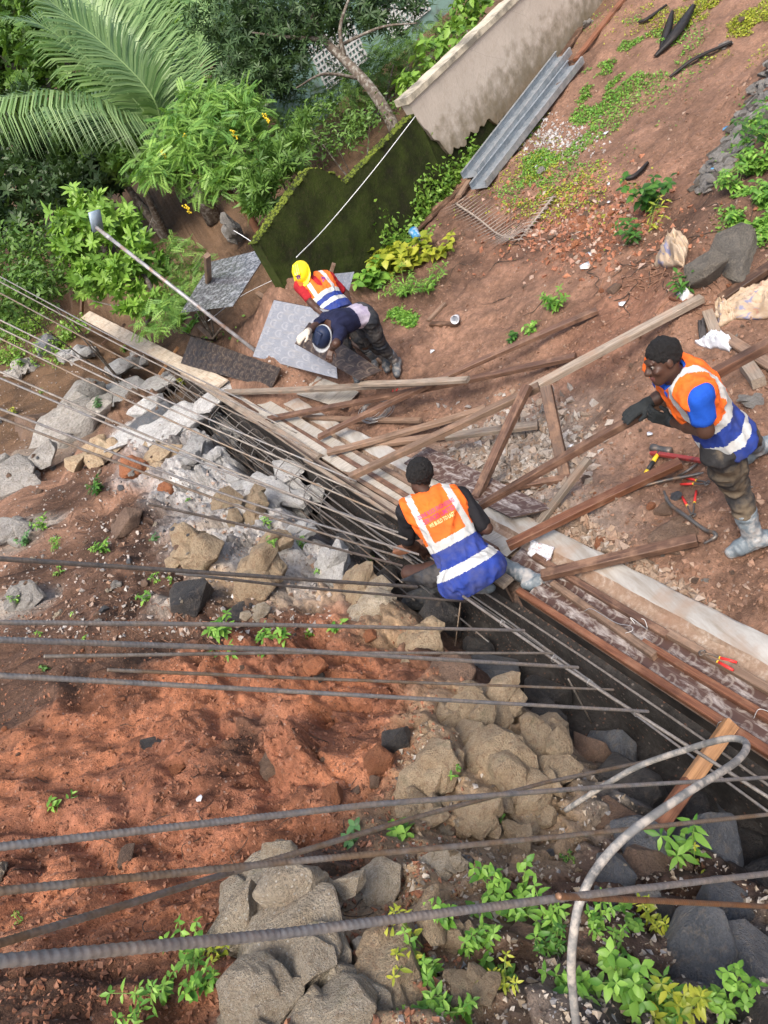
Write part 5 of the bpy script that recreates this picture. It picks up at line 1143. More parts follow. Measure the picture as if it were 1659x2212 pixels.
def leaf_mesh(name, V, Fa, tone, mat, org):
    me = bpy.data.meshes.new(name); n = len(Fa); tri = Fa[:, 2] == Fa[:, 3]
    lens = np.where(tri, 3, 4); st = np.concatenate([[0], np.cumsum(lens)[:-1]]); loops = np.concatenate([f[:k] for f, k in zip(Fa, lens)]) if tri.any() else Fa.ravel()
    me.vertices.add(len(V)); me.vertices.foreach_set('co', (V-org).astype(np.float32).ravel()); me.loops.add(int(lens.sum())); me.loops.foreach_set('vertex_index', loops.astype(np.int32)); me.polygons.add(n); me.polygons.foreach_set('loop_start', st.astype(np.int32))
    me.update(calc_edges=True); me.materials.append(mat); a = me.attributes.new('tone', 'FLOAT', 'POINT'); a.data.foreach_set('value', tone.astype(np.float32)); me.polygons.foreach_set('use_smooth', np.full(n, True)); return me
def crown_pts(lobes, n, rs, shell=.55, clump=0):   # points in ellipsoid lobes, denser toward the outside, gathered in clumps
    w = np.array([l[1][0]*l[1][1]*l[1][2] for l in lobes])**.67; w /= w.sum(); out = []; m = clump or n
    k = rs.choice(len(lobes), m, p=w); d = rs.randn(m, 3); d /= np.linalg.norm(d, axis=1)[:, None]; r = shell+(1-shell)*rs.rand(m)**.6
    c = np.array([lobes[i][0] for i in k]); R = np.array([lobes[i][1] for i in k]); p = c+d*r[:, None]*R
    if clump:
        j = rs.randint(0, clump, n); sp = R[j].mean(1)[:, None]*.16; p = p[j]+rs.randn(n, 3)*sp
    return p
def tree(name, label, base, limbs, lobes, tpl, n, size, mat, bark, seed=0, r0=.1, clump=0, group=None, cat='tree', shell=.4, up=.6, tilt=.7, parts=('trunk', 'crown')):
    root = empty(name, base); tag(root, label, cat, group); o0 = np.asarray(base, float); rs = np.random.RandomState(seed)
    if limbs:
        mb = MB()
        for pts, ra, rb in limbs: sp = spline(pts, 24); mb.tube([np.asarray(p)-o0 for p in sp], list(np.linspace(ra, rb, len(sp))), 8)
        obj(parts[0], mb.mesh(parts[0], bark), root)
    p = crown_pts(lobes, n, rs, shell, clump); R_ = rand_rot(n, rs, up, tilt); S_ = size*(.65+.7*rs.rand(n)); tn = np.clip(rs.rand(n)*.75+.25*vnoise3(p[:, 0]*2, p[:, 1]*2, p[:, 2]*2, seed), 0, 1)
    V, Fa, t = scatter(tpl, p, R_, S_, seed, tn); obj(parts[1], leaf_mesh(parts[1], V, Fa, t, mat, o0), root); return root
BARK = m_plain('grey_brown_bark', (.10, .078, .06), .9, 0, .35, 9, .8, 30, dirt=(.26, .25, .22), dscale=12); BARKR = m_plain('reddish_bark', (.12, .055, .03), .9, 0, .3, 9, .7, 30)
L_DARK = m_leaf('leaf_dark', (.022, .05, .022), (.085, .15, .055)); L_MID = m_leaf('leaf_mid', (.04, .10, .02), (.15, .27, .055)); L_BRIGHT = m_leaf('leaf_bright', (.08, .19, .025), (.26, .43, .075))
L_FEATH = m_leaf('leaf_feathery', (.08, .21, .045), (.28, .46, .10)); L_PALM = m_leaf('leaf_palm', (.09, .18, .06), (.24, .36, .15), .35); L_YEL = m_leaf('leaf_yellowing', (.16, .22, .02), (.40, .42, .05)); L_WEED = m_leaf('leaf_weed', (.055, .17, .02), (.23, .42, .07)); L_DRY = m_leaf('leaf_dry', (.10, .075, .05), (.23, .19, .15), .8, .1)
D = lambda u, v, d: PD(u, v, d)
# --- coconut palm: fronds as waypoints (u, v, depth)
palm = empty('coconut_palm', np.array([D(352,300,17)[0], D(352,300,17)[1], H(*D(352,300,17)[:2])])); tag(palm, 'young coconut palm with long arching feathery fronds', 'palm tree'); po = np.array(palm.location)
mb = MB(); pc = D(350,300,17); mb.tube([po*0, (pc-po)*.5+np.array([.1, 0, 0]), pc-po], [.22, .17, .14], 10); obj('trunk', mb.mesh('trunk', BARK), palm)
def frond(pts, seed, ll=.75, n=64, droop=.5):
    rs = random.Random(seed); sp = spline(pts, 40); A = np.array(sp)-po; mb = MB(); mb.tube(A, list(np.linspace(.030, .006, len(A))), 6); rv = np.array(mb.v); rf = mb.f
    V = []; Fc = []; tn = []; Ls = np.concatenate([[0], np.cumsum(np.linalg.norm(np.diff(A, axis=0), axis=1))])
    for i in range(n):
        t = .12+.87*i/n; s = t*Ls[-1]; c = np.array([np.interp(s, Ls, A[:, q]) for q in range(3)]); c2 = np.array([np.interp(min(s+.1, Ls[-1]), Ls, A[:, q]) for q in range(3)]); tg = c2-c+1e-6; tg /= np.linalg.norm(tg)
        side = np.cross(tg, UPW); side /= np.linalg.norm(side)+1e-6; nn = np.cross(side, tg); L = ll*(.55+.9*math.sin(math.pi*min(1, .15+t*.85)))*rs.uniform(.9, 1.1)
        for q in (-1, 1):
            d = _u(side*q*1.0+tg*(.45+.6*t)+nn*rs.uniform(.0, .25)); w = .022; b = len(V); e = _u(np.cross(d, nn)); p1 = c+d*L*.35; p2 = c+d*L*.7-UPW*droop*L*.16; p3 = c+d*L*.95-UPW*droop*L*.5
            V += [c-e*w*.6, c+e*w*.6, p1-e*w, p1+e*w, p2-e*w*.7, p2+e*w*.7, p3]; Fc += [(b, b+1, b+3, b+2), (b+2, b+3, b+5, b+4), (b+4, b+5, b+6, b+6)]; tn += [rs.random()]*7
    V = np.array(V); b = len(V); Fa = np.array(Fc+[list(f)[:4]+([f[-1]]*(4-len(f)) if len(f) < 4 else []) for f in [tuple(i+b for i in f) for f in rf if len(f) <= 4]])
    obj('frond', leaf_mesh('frond', np.vstack([V, rv]), Fa, np.concatenate([tn, np.full(len(rv), .9)]), L_PALM, np.zeros(3)), palm)
fr_ = [[(352,300,17), (300,262,16.6), (180,212,16), (60,207,15.6), (-60,232,15.4)], [(352,300,17), (290,215,16.6), (180,120,16.3), (90,55,16), (20,40,15.8)], [(352,300,17), (310,190,17), (245,80,17), (190,0,17), (150,-70,17)],
 [(352,300,17), (335,180,17.2), (300,60,17.4), (270,-60,17.6)], [(352,300,17), (365,190,17.2), (345,80,17.6), (320,-40,18)], [(352,300,17), (400,200,17), (430,100,17.2), (432,10,17.4), (425,-60,17.6)], [(352,300,17), (430,230,16.8), (490,150,16.6), (530,90,16.4), (560,70,16.2)],
 [(352,300,17), (300,280,17), (230,250,17.3), (150,235,17.6), (90,240,17.8)], [(352,300,17), (440,270,17), (520,250,17), (570,260,16.8)], [(352,300,17), (330,210,16.4), (240,110,15.9), (130,20,15.5), (60,-40,15.2)]]
for i, q in enumerate(fr_): frond([D(*p) for p in q], i, .95 if i != 0 else 1.15, 90, 1.7 if i == 0 else .5)
# --- dark narrow-leaved tree behind the wall
B0 = D(842,256,14.2); B0[2] = H(B0[0], B0[1])
tree('dark_tree', 'dark-leaved tree with a crooked leaning trunk behind the mossy wall', B0,
  [([B0, D(842,256,14.2), D(800,190,14.4), D(745,130,14.6), D(700,85,14.8), D(670,20,15), D(650,-60,15.2)], .13, .05), ([D(745,130,14.6), D(735,60,14.3), D(760,-20,14.2)], .05, .02), ([D(700,85,14.8), D(620,80,14.6), D(540,70,14.5)], .05, .015), ([D(720,105,14.7), D(820,60,14.2), D(900,50,14)], .035, .012), ([D(780,170,14.5), D(700,160,14.2), D(640,190,14)], .035, .012)],
  [(D(560,80,15), (1.0, .9, .7)), (D(640,40,15), (1.0, .9, .7)), (D(740,10,14.8), (.9, .9, .5)), (D(560,180,15.2), (.7, .8, .5)), (D(850,20,14.5), (.7, .7, .4)), (D(480,40,15.5), (.7, .7, .6)), (D(640,150,15), (.6, .6, .35))],
  rosette(6, 1, .26, .5, 22), 2600, .15, L_DARK, BARK, 3, clump=220)
# --- feathery shrub in the middle
B1 = D(552,490,13.2); B1[2] = H(B1[0], B1[1])
fshrub = tree('feathery_shrub', 'bright feathery-leaved shrub with yellow flowers in front of the palm', B1,
  [([B1, D(530,455,13.2), D(500,420,13.3), D(450,370,13.4)], .09, .03), ([D(520,440,13.2), D(550,370,13.4), D(560,300,13.6)], .05, .015), ([D(500,420,13.3), D(420,380,13.2), D(340,370,13)], .04, .012), ([D(480,400,13.3), D(440,300,13.6), D(430,220,13.8)], .04, .01)],
  [(D(440,240,13.8), (.55, .6, .45)), (D(520,250,13.8), (.45, .6, .4)), (D(430,330,13.4), (.75, .7, .45)), (D(350,360,13.2), (.45, .5, .3)), (D(560,330,13.8), (.3, .5, .4)), (D(470,390,13.2), (.5, .4, .2)), (D(380,290,13.5), (.5, .5, .35))],
  pinnate(11), 3000, .27, L_FEATH, BARKR, 5, clump=260, cat='shrub', tilt=.5, shell=.3)
# yellow flowers as its own small spikes
for u, v in ((580,265), (408,310), (412,460), (510,300), (360,345)):
    mb = MB(); c = D(u, v, 13.0)
    for i in range(14): q = c+np.array([rng.gauss(0, .02), rng.gauss(0, .02), i*.012]); mb.box(q, (.012, .012, .012))
    o = obj('flower_spike', mb.mesh('flower_spike', bpy.data.materials.get('flower_yellow') or m_plain('flower_yellow', (.75, .55, .03), .6)), fshrub); o.location = tuple(-np.array(B1))
# --- broad-leaved young tree at left
B2 = P(318,700); 
tree('young_tree', 'young broad-leaved tree with glossy light green rosettes, by the leaning pipe', B2,
  [([B2, D(330,640,12.4), D(300,580,12.5), D(240,520,12.6), D(220,470,12.7)], .05, .015), ([D(315,610,12.4), D(270,600,12.4), D(190,600,12.4)], .03, .01), ([D(300,580,12.5), D(320,500,12.6), D(330,470,12.7)], .03, .01), ([D(320,640,12.4), D(260,660,12.2), D(200,650,12.2)], .025, .01)],
  [(D(180,460,12.8), (.4, .5, .35)), (D(240,500,12.6), (.5, .5, .4)), (D(160,530,12.6), (.35, .4, .3)), (D(250,590,12.3), (.5, .5, .3)), (D(180,610,12.3), (.3, .4, .25)), (D(320,560,12.6), (.3, .4, .4)), (D(300,650,12), (.3, .4, .2))],
  rosette(7, 1, .34, .45, 4), 760, .17, L_BRIGHT, BARK, 8, clump=170, shell=.3)
# --- bushes and background trees, each its own
BG = [
 ('bush', 'low light green bush at the left edge above the rebars', D(40,560,13), [(D(30,560,13), (.8, .7, .5)), (D(90,610,12.5), (.6, .5, .35)), (D(20,650,12), (.8, .6, .3))], simple_tpl(1, .45), 3600, .11, L_MID),
 ('bush', 'small leafy bush between the young tree and the tilted sheet', D(375,610,12.6), [(D(370,560,13), (.35, .4, .4)), (D(390,620,12.5), (.35, .4, .35)), (D(340,690,11.5), (.4, .35, .18)), (D(420,560,13), (.25, .3, .25))], pinnate(8), 620, .2, L_FEATH),
 ('bush', 'leafy weeds at the left edge over the grey rubble', P(60,740), [(P(20,715,.2), (.7, .6, .3)), (P(95,745,.15), (.5, .4, .2)), (P(20,770,.15), (.5, .4, .18)), (P(150,712,.2), (.5, .4, .2)), (P(60,690,.3), (.7, .6, .3)), (P(40,800,.1), (.45, .3, .12)), (P(125,770,.1), (.4, .3, .12))], simple_tpl(1, .45), 3600, .085, L_BRIGHT),
 ('shrub', 'fern-like shrub behind the crooked trunk', D(770,200,16), [(D(760,190,16), (.9, .8, .5)), (D(700,230,15.5), (.8, .8, .4)), (D(850,140,17), (1.0, .8, .6)), (D(640,250,15.5), (.6, .7, .4)), (D(900,100,18), (.9, .8, .5))], pinnate(8), 1100, .3, L_MID),
 ('shrub', 'broad-leaved shrub growing over the plastered wall', D(985,70,14.2), [(D(985,75,14.2), (.45, .4, .35)), (D(930,120,14.2), (.35, .4, .3)), (D(880,190,14), (.3, .3, .25)), (D(1000,20,15), (.5, .4, .35))], leaf_tpl(1, .5), 700, .17, L_BRIGHT),
 ('shrub', 'dark narrow-leaved shrub at the near end of the mossy wall', D(590,400,12.6), [(D(600,370,12.8), (.45, .45, .4)), (D(560,420,12.6), (.3, .35, .3)), (D(640,300,13.5), (.5, .5, .3))], rosette(7, 1, .2, .7, 9), 420, .2, L_MID),
 ('shrub', 'low weeds on the ground behind the mossy wall', D(720,300,14), [(D(720,300,14), (.9, .8, .15)), (D(800,250,14.5), (.6, .6, .15)), (D(660,260,15), (.9, .8, .2))], simple_tpl(1, .4), 1700, .09, L_MID),
 ('background_tree', 'dense dark tree in deep shade at the left edge', D(100,380,19), [(D(60,350,19), (1.6, 1.2, .9)), (D(150,330,20), (1.4, 1.2, .8)), (D(40,450,18), (1.3, 1.0, .7)), (D(180,410,18.5), (1.0, .9, .5)), (D(0,280,20), (1.4, 1.2, .8))], rosette(6, 1, .35, .5, 6), 2600, .2, L_DARK),
 ('background_tree', 'bright crown behind the palm at the top left', D(60,80,24), [(D(60,60,24), (1.8, 1.4, 1.2)), (D(0,120,23), (1.5, 1.3, 1.0)), (D(160,40,24), (1.6, 1.2, 1.0)), (D(120,150,22), (1.3, 1.2, .9)), (D(-60,20,25), (1.8, 1.4, 1.2))], rosette(6, 1, .4, .5, 7), 2600, .24, L_MID),
 ('background_tree', 'green crown directly behind the palm heart', D(330,150,22), [(D(300,120,22), (1.6, 1.2, 1.1)), (D(400,80,22), (1.5, 1.2, 1.1)), (D(250,200,21), (1.2, 1.1, .8)), (D(330,230,20.5), (1.3, 1, .7)), (D(350,0,24), (1.8, 1.4, 1.2))], rosette(6, 1, .35, .5, 11), 2600, .22, L_MID),
 ('background_tree', 'leafy bush below the lowest palm frond', D(240,340,18), [(D(260,300,18), (1.0, .8, .6)), (D(190,290,18.5), (.9, .8, .6)), (D(280,350,17), (.7, .6, .4))], rosette(6, 1, .35, .5, 12), 900, .19, L_MID),
 ('background_tree', 'far dark trees filling the gap behind the crooked tree', D(560,60,24), [(D(520,40,24), (2.2, 1.4, 1.4)), (D(660,0,24), (2.0, 1.4, 1.2)), (D(560,160,22), (1.6, 1.2, .8)), (D(450,160,22), (1.2, 1.0, .8)), (D(760,-40,26), (2.2, 1.6, 1.2))], rosette(6, 1, .35, .5, 13), 2600, .24, L_DARK),
 ('background_tree', 'pale leafy tree at the top beside the green house', D(880,10,22), [(D(880,0,22), (1.5, 1.2, .8)), (D(960,-10,22), (1.2, 1, .8)), (D(820,50,21), (1.0, .9, .6))], rosette(6, 1, .4, .5, 14), 900, .22, L_MID),
 ('background_tree', 'outer tree left of the picture edge', D(-160,200,24), [(D(-160,150,24), (2.4, 2, 1.8)), (D(-120,350,21), (1.8, 1.5, 1.2)), (D(-200,480,18), (1.4, 1.2, .8))], rosette(6, 1, .35, .5, 15), 1600, .3, L_DARK),
]
for i, (nm, lb, bp, lobes, tp, n, sz, mt) in enumerate(BG):
    b = np.array([bp[0], bp[1], H(bp[0], bp[1])]); limbs = [([b, b*.5+np.asarray(l[0])*.5+np.array([0, 0, -.1]), np.asarray(l[0])], .05 if nm != 'background_tree' else .14, .012) for l in lobes]
    if nm == 'bush' or sz < .1: limbs = [(q[0], .02, .006) for q in limbs]
    tree(nm, lb, b, limbs, lobes, tp, n, sz, mt, BARK, 20+i, clump=max(40, n//10), cat='tree' if nm == 'background_tree' else 'bush', shell=.35, group='trees and bushes beyond the wall')
# climbing weeds on the mossy wall (foot), one plant mass
def wall_vine():
    rs = np.random.RandomState(4); n = 1500; s = rs.uniform(-.2, 2.6, n); zb = np.array([H(*wpt(x, 0)[:2]) for x in s]); z = zb+np.abs(rs.randn(n))*.22*(.6+.8*vnoise2(s*2, s*0, 3)); p = np.array([wpt(a, b, .05+.05*rs.rand()) for a, b in zip(s, z)])
    V, Fa, t = scatter(simple_tpl(1, .5), p, rand_rot(n, rs, .3, .9), .05+.05*rs.rand(n), 3); o = obj('creeper', leaf_mesh('creeper', V, Fa, t, L_BRIGHT, np.array(wpt(1, -.4)))); o.location = wpt(1, -.4); tag(o, 'bright green creeper climbing the foot of the mossy wall', 'plant')
wall_vine()
# ------------------------------------------------------------------ rocks
def hull_chunk(rs, c, r, npts=16):                # a broken stone: convex hull of scattered points
    bm = bmesh.new()
    for _ in range(npts):
        q = rs.randn(3); q /= np.linalg.norm(q); q = c+q*r*rs.uniform(.75, 1.1, 3); bm.verts.new(tuple(q))
    bmesh.ops.convex_hull(bm, input=bm.verts[:]); bmesh.ops.delete(bm, geom=[v for v in bm.verts if not v.link_faces], context='VERTS')
    bmesh.ops.dissolve_limit(bm, angle_limit=rad(16), verts=bm.verts[:], edges=bm.edges[:]); bmesh.ops.bevel(bm, geom=bm.edges[:], offset=float(np.mean(r))*.035, segments=1, affect='EDGES', clamp_overlap=True)
    bmesh.ops.triangulate(bm, faces=bm.faces[:]); return bm
def rock_mesh(seed, style='angular', sub=2):
    rs = np.random.RandomState(seed+3); V = []; Fc = []; off = 0
    if style == 'crag': chunks = [(np.zeros(3), np.array([.85, .8, .8]), 22)]+[(rs.randn(3)*np.array([.42, .42, .25]), rs.uniform(.35, .68, 3), 15) for _ in range(7)]
    else: chunks = [(np.zeros(3), np.array([1.0, .95, .95]), 15 if style == 'angular' else 26)]
    for c, r, n in chunks:
        bm = hull_chunk(rs, c, r, n); k = {1: 0, 2: 2, 3: 3}[sub]
        for _ in range(k): bmesh.ops.subdivide_edges(bm, edges=[e for e in bm.edges if e.calc_length() > .11], cuts=1, use_grid_fill=False); bmesh.ops.triangulate(bm, faces=bm.faces[:])
        bm.verts.index_update(); V += [tuple(v.co) for v in bm.verts]; Fc += [tuple(v.index+off for v in f.verts) for f in bm.faces]; off = len(V); bm.free()
    V = np.array(V); nr = V/(np.linalg.norm(V, axis=1)[:, None]+1e-6); n3 = lambda f, sd: vnoise3(V[:, 0]*f+9, V[:, 1]*f+9, V[:, 2]*f+9, seed+sd)-.5
    a = {'angular': .06, 'worn': .13, 'crag': .07}[style]; V = V+nr*(a*(n3(2.6, 3)+.55*n3(6, 4)+.4*n3(14, 5)-.5*np.abs(n3(5, 6))))[:, None]
    me = mesh_np('rock', V, np.array(Fc), None); sharp(me, 24); return me
def m_rock(name, c1, c2, c3, rough=.6, sc_=5, wet=False, moss=None, bump=.9, flecks=0.0):
    k = NT(name); v = k.coord('Object'); oi = k.n('ShaderNodeObjectInfo').outputs['Random']; off = k.n('ShaderNodeVectorMath', operation='ADD'); k.l(v, off.inputs[0]); cm = k.n('ShaderNodeCombineXYZ'); k.l(k.math('MULTIPLY', oi, 30), cm.inputs[0]); k.l(cm.outputs[0], off.inputs[1]); v = off.outputs[0]
    n1 = k.noise(v, 1.6, 8, .65, .3); n2 = k.noise(v, 7, 8, .7); n3 = k.noise(v, 24, 5, .65)
    c = k.mix(k.ramp(n1, [(.35, 0), (.62, 1)]), c1, c2); c = k.mix(k.ramp(n2, [(.50, 0), (.68, .8)]), c, c3); c = k.mix(1.0, c, k.ramp(n3, [(.3, .7), (.7, 1.25)]), 'MULTIPLY'); c = k.mix(1.0, c, k.ramp(oi, [(0, .75), (1, 1.2)]), 'MULTIPLY')
    vf = k.voro(v, 16); c = k.mix(k.math('MULTIPLY', k.math('LESS_THAN', vf, .20), flecks), c, (.60, .58, .53))
    if moss: c = k.mix(k.ramp(n1, [(.56, 0), (.70, .8)]), c, moss)
    return k.set(col=c, rough=k.ramp(n2, [(.35, rough-.15), (.65, rough+.2)]), normal=k.bump(k.math('ADD', n2, k.math('MULTIPLY', n3, .7)), bump, .06), spec=.45)
def PR(u, v):                                    # where a sight line first meets the ground or a rock
    dg = bpy.context.evaluated_depsgraph_get(); o = Vector(CAM); d = Vector(ray(u, v)).normalized()
    for _ in range(30):
        hit, loc, n, i, ob, m = sc.ray_cast(dg, o, d)
        if not hit: break
        if ob.name.split('.')[0] in ('rock', 'ground'): return np.array(loc)
        o = loc+d*.003
    return P(u, v)
K = dict(blue=m_rock('rock_blue_grey', (.085, .095, .11), (.15, .16, .175), (.23, .20, .165), .5), dark=m_rock('rock_dark_wet', (.035, .035, .038), (.075, .072, .07), (.13, .105, .085), .45), tan=m_rock('rock_tan', (.36, .265, .165), (.47, .37, .25), (.25, .15, .09), .85, moss=(.20, .17, .10), flecks=.15),
 pale=m_rock('rock_pale_concrete', (.40, .33, .235), (.54, .47, .37), (.29, .215, .145), .9, moss=(.17, .155, .085), flecks=.55), orange=m_rock('rock_laterite', (.36, .13, .055), (.46, .19, .09), (.24, .11, .065), .9), brown=m_rock('rock_brown', (.17, .105, .07), (.25, .165, .115), (.13, .10, .085), .8), grey=m_rock('rock_cement_grey', (.25, .235, .215), (.36, .345, .32), (.18, .155, .13), .85), cement=m_rock('rock_cement_washed', (.38, .38, .375), (.50, .50, .49), (.27, .25, .23), .85), field=m_rock('rock_field_stone', (.105, .094, .078), (.175, .158, .132), (.24, .21, .17), .65))
STY = dict(blue='angular', dark='angular', tan='crag', pale='crag', orange='worn', brown='angular', grey='crag', field='angular', cement='crag')
ROCKM = {}
def rock(u, v, px, kind, label, flat=.7, sink=.25, group=None, h=0.0, elong=1.0, name='rock', cat='rock', seed=None, pt=None):
    p = P(u, v, 0) if pt is None else pt; dep = proj(p)[2]; r = px*dep/FPX/2; i = int(rng.random()*5) if seed is None else seed; key = (kind, i, name == 'stone')
    if key not in ROCKM: me = rock_mesh(sorted(K).index(kind)*7+i, STY[kind], 1 if name == 'stone' else 2); me.materials.append(K[kind]); ROCKM[key] = me
    o = obj(name, ROCKM[key]); o.location = tuple(p+np.array([0, 0, r*flat*(1-2*sink)*.6+h])); o.scale = (r*1.15*elong, r*1.05, r*flat*1.15); o.rotation_euler = (rng.uniform(-.35, .35), rng.uniform(-.35, .35), rng.uniform(0, 6.28)); tag(o, label, cat, group); return o
RK_ = [
 (1602,556,150,'field','long flat-topped grey boulder at the right edge',.5,.15,1.2), (1532,602,115,'field','angular grey boulder touching the far end of the pale rail',.75,.15,1), (1330,625,40,'brown','small dirty stone below the vine heap',.6,.2,1), (1298,1176,36,'orange','rounded orange stone by the pale footing',.85,.1,1), (1434,1104,50,'brown','brown stone between the crowbar tip and the red brace',.7,.25,1), (1408,1095,22,'orange','small pinkish stone touching the brown stone',.8,.2,1), (1460,1075,30,'blue','grey stone chip beside the crowbar tip',.5,.3,1),
 (1480,1160,140,'brown','large flat rock half buried by the crowbar hook',.25,.55,1), (1618,938,38,'grey','pale stone behind the man in blue',.6,.2,1), (1635,870,70,'grey','grey patch of broken rock at the right edge',.3,.4,1), (1180,880,26,'grey','pale chip on the slope by the post',.5,.2,1), (1268,482,14,'orange','small brick-red clod on the slope',.7,.2,1), (1172,370,22,'grey','white stone lying among the weeds',.7,.1,1), (1270,55,26,'grey','pale stone between the wall and the red board',.7,.1,1), (1565,100,30,'grey','pale stone near the black strips',.5,.1,1), (1600,45,22,'brown','dark stone on the upper slope',.6,.2,1),
 (250,862,150,'cement','long cement-washed rock at the head of the rubble',.4,.42,1.4), (360,925,150,'cement','cement-washed slab below the head rock',.4,.42,1.4), (580,1060,130,'cement','cement-washed slab midway to the kneeling man',.4,.42,1.4),
 (40,1035,170,'grey','broad grey rock at the left edge below the big boulder',.55,.42,1), (70,935,150,'brown','brown rubble rock at the left edge above it',.6,.4,1), (25,1150,120,'grey','grey rock half buried at the left edge',.5,.45,1), (350,1000,110,'tan','tan crag right of the orange stone',.7,.35,1), (60,1290,100,'grey','flat grey rock at the left edge by the level bars',.35,.5,1.2), (330,920,120,'blue','dark bluish rock among the cement-washed rubble',.6,.35,1), (420,985,100,'cement','cement-washed rock above the pale bar',.6,.35,1),
 (150,945,210,'grey','big grey-brown boulder at the left under the rebars',.6,.35,1.1), (290,1018,75,'orange','orange stone under the big left boulder',.8,.3,1), (215,985,100,'tan','craggy tan lump beside the big left boulder',.7,.3,1), (272,1134,86,'brown','square brown rock on the dark soil',.7,.3,1), (362,1058,40,'orange','small orange rock by the pale bar',.8,.3,1), (445,1205,120,'tan','twisted tan crag in the middle of the bank',1.0,.3,1), (545,1105,110,'tan','tan crag below the cement-washed rocks',.8,.35,1), (600,1180,90,'tan','craggy tan rock above the seedling',.8,.35,1), (420,1292,125,'dark','dark rock under the tan crag',.7,.35,1.1), (560,1268,130,'tan','pitted yellowish crag beside the dark bars',.9,.35,1), (565,1325,55,'pale','pale stone at the end of the dark rock',.7,.3,1), (510,1335,90,'dark','dark brown rock below the pitted crag',.5,.45,1), (770,1290,110,'tan','broad tan rock near the kneeling man\'s knee',.6,.45,1),
 (858,1600,70,'dark','dark angular rock on the red soil edge',.8,.25,1), (820,1648,78,'orange','big orange clod beneath the dark angular rock',.7,.3,1), (722,1722,64,'orange','orange clod above the grey ribbed bar',.7,.35,1), (768,1712,32,'brown','smooth grey pebble beside the orange clod',.7,.3,1), (808,1690,36,'brown','upright grey stone chip by the clods',1.0,.2,1), (870,1690,60,'blue','flat bluish stone under the bars',.35,.4,1.2), (580,1662,95,'brown','dark brown rock set in the red soil',.5,.45,1), (375,1662,55,'orange','sunken orange stone in the red soil',.4,.5,1), (268,1850,70,'brown','flat muddy stone between the lower bars',.4,.4,1), (-5,1900,60,'pale','pale stone cut by the left edge',.7,.3,1), (330,1610,50,'dark','dark slab in the red soil',.35,.5,1.3), (685,1438,62,'orange','orange clod by the heart-shaped leaves',.7,.35,1), (730,1460,40,'orange','smaller orange clod to its right',.7,.35,1), (800,1372,44,'orange','reddish clod near the level bar',.7,.35,1), (690,1462,36,'dark','dark stone among orange clods',.6,.3,1), (1010,1870,40,'blue','blue-grey chip by the seedling',.6,.3,1), (965,1800,42,'pale','white stone above the thin bars',.8,.3,1),
 (1000,1560,150,'tan','tan crag at the edge of the red soil',.7,.4,1), (1075,1640,170,'tan','large ochre crag above the hose',.8,.4,1), (945,1660,150,'tan','rounded ochre crag beside the orange clods',.7,.4,1), (1150,1720,150,'tan','ochre crag left of the leaning stake',.7,.4,1), (1185,1590,120,'tan','tan crag at the trench lip',.8,.35,1), (900,1760,110,'tan','sloping tan rock under the slanting bar',.6,.4,1), (1040,1760,130,'tan','tan rock between the slanting bars',.6,.4,1), (1280,1640,120,'brown','red-brown rock at the trench lip',.8,.35,1), (1100,1840,110,'tan','tan rock over the seedlings',.5,.45,1.2), (960,1870,90,'pale','pale pointed rock by the seedlings',.7,.35,1),
 (590,1905,170,'pale','upright pale rock slab under the lowest bars',.75,.30,1.2), (640,2100,430,'pale','large pale boulder crusted with white mortar at the bottom',.5,.42,1.1), (560,2160,240,'pale','mossy left flank block of the large pale boulder',.6,.4,1), (730,2195,260,'pale','low pale block at the bottom edge',.45,.42,1), (690,1960,150,'pale','pale block wedged behind the large boulder',.6,.4,1), (820,1930,170,'pale','grey-tan boulder beside the pale slab',.65,.35,1), (850,2120,240,'tan','broad sandy boulder at the bottom',.5,.45,1.1), (790,2050,60,'grey','small whitish stone on the sandy boulder',.7,.1,1), (790,2172,46,'pale','loose pale stone near the bottom edge',.7,.1,1), (960,2020,90,'tan','tan stone beside the weeds',.6,.35,1), (1010,2150,120,'tan','rough tan stone hidden by the weeds',.5,.4,1),
 (1330,1905,120,'blue','dark blue-grey boulder behind the hose',.75,.3,1), (1390,1850,150,'blue','wide blue-grey boulder below the stake',.6,.35,1.2), (1310,1960,80,'blue','bluish stone left of the hose',.6,.3,1), (1440,1985,85,'dark','dark stone above the flat slab',.7,.3,1), (1500,2085,230,'blue','large flat blue slab at the lower right',.35,.3,1.15), (1575,1990,170,'blue','blue-grey boulder at the right above the slab',.7,.3,1), (1640,2080,170,'blue','mottled grey boulder at the right edge',.8,.3,1), (1530,1800,120,'blue','bluish angular rock in the trench end',.7,.3,1), (1610,1850,140,'dark','dark rock in the shade of the formwork',.7,.3,1), (1470,1870,90,'brown','brownish rock beside the single broad leaf',.7,.3,1), (1400,1940,70,'grey','whitish stone under the rusty bar',.6,.2,1), (1610,2190,120,'dark','dark stone in the bottom right corner',.6,.3,1), (1150,2050,110,'brown','brown rock under the leafy weeds',.5,.4,1),
 (110,757,62,'blue','bluish block above the cement-washed rubble',.9,.15,1), (180,775,70,'cement','pale block next to the bluish one',.8,.25,1), (60,800,80,'grey','grey lump at the left edge of the rubble',.7,.3,1), (300,790,60,'cement','pale rubble block by the cage',.8,.25,1), (500,930,110,'cement','broken concrete lump beside the trench',.7,.3,1), (650,1105,90,'cement','cement-washed rock nearest the kneeling man',.6,.35,1),
]
for u, v, px, kd, lb, fl, sk, el in RK_: rock(u, v, px, kd, lb, fl, sk, 'rocks of the site', elong=el)
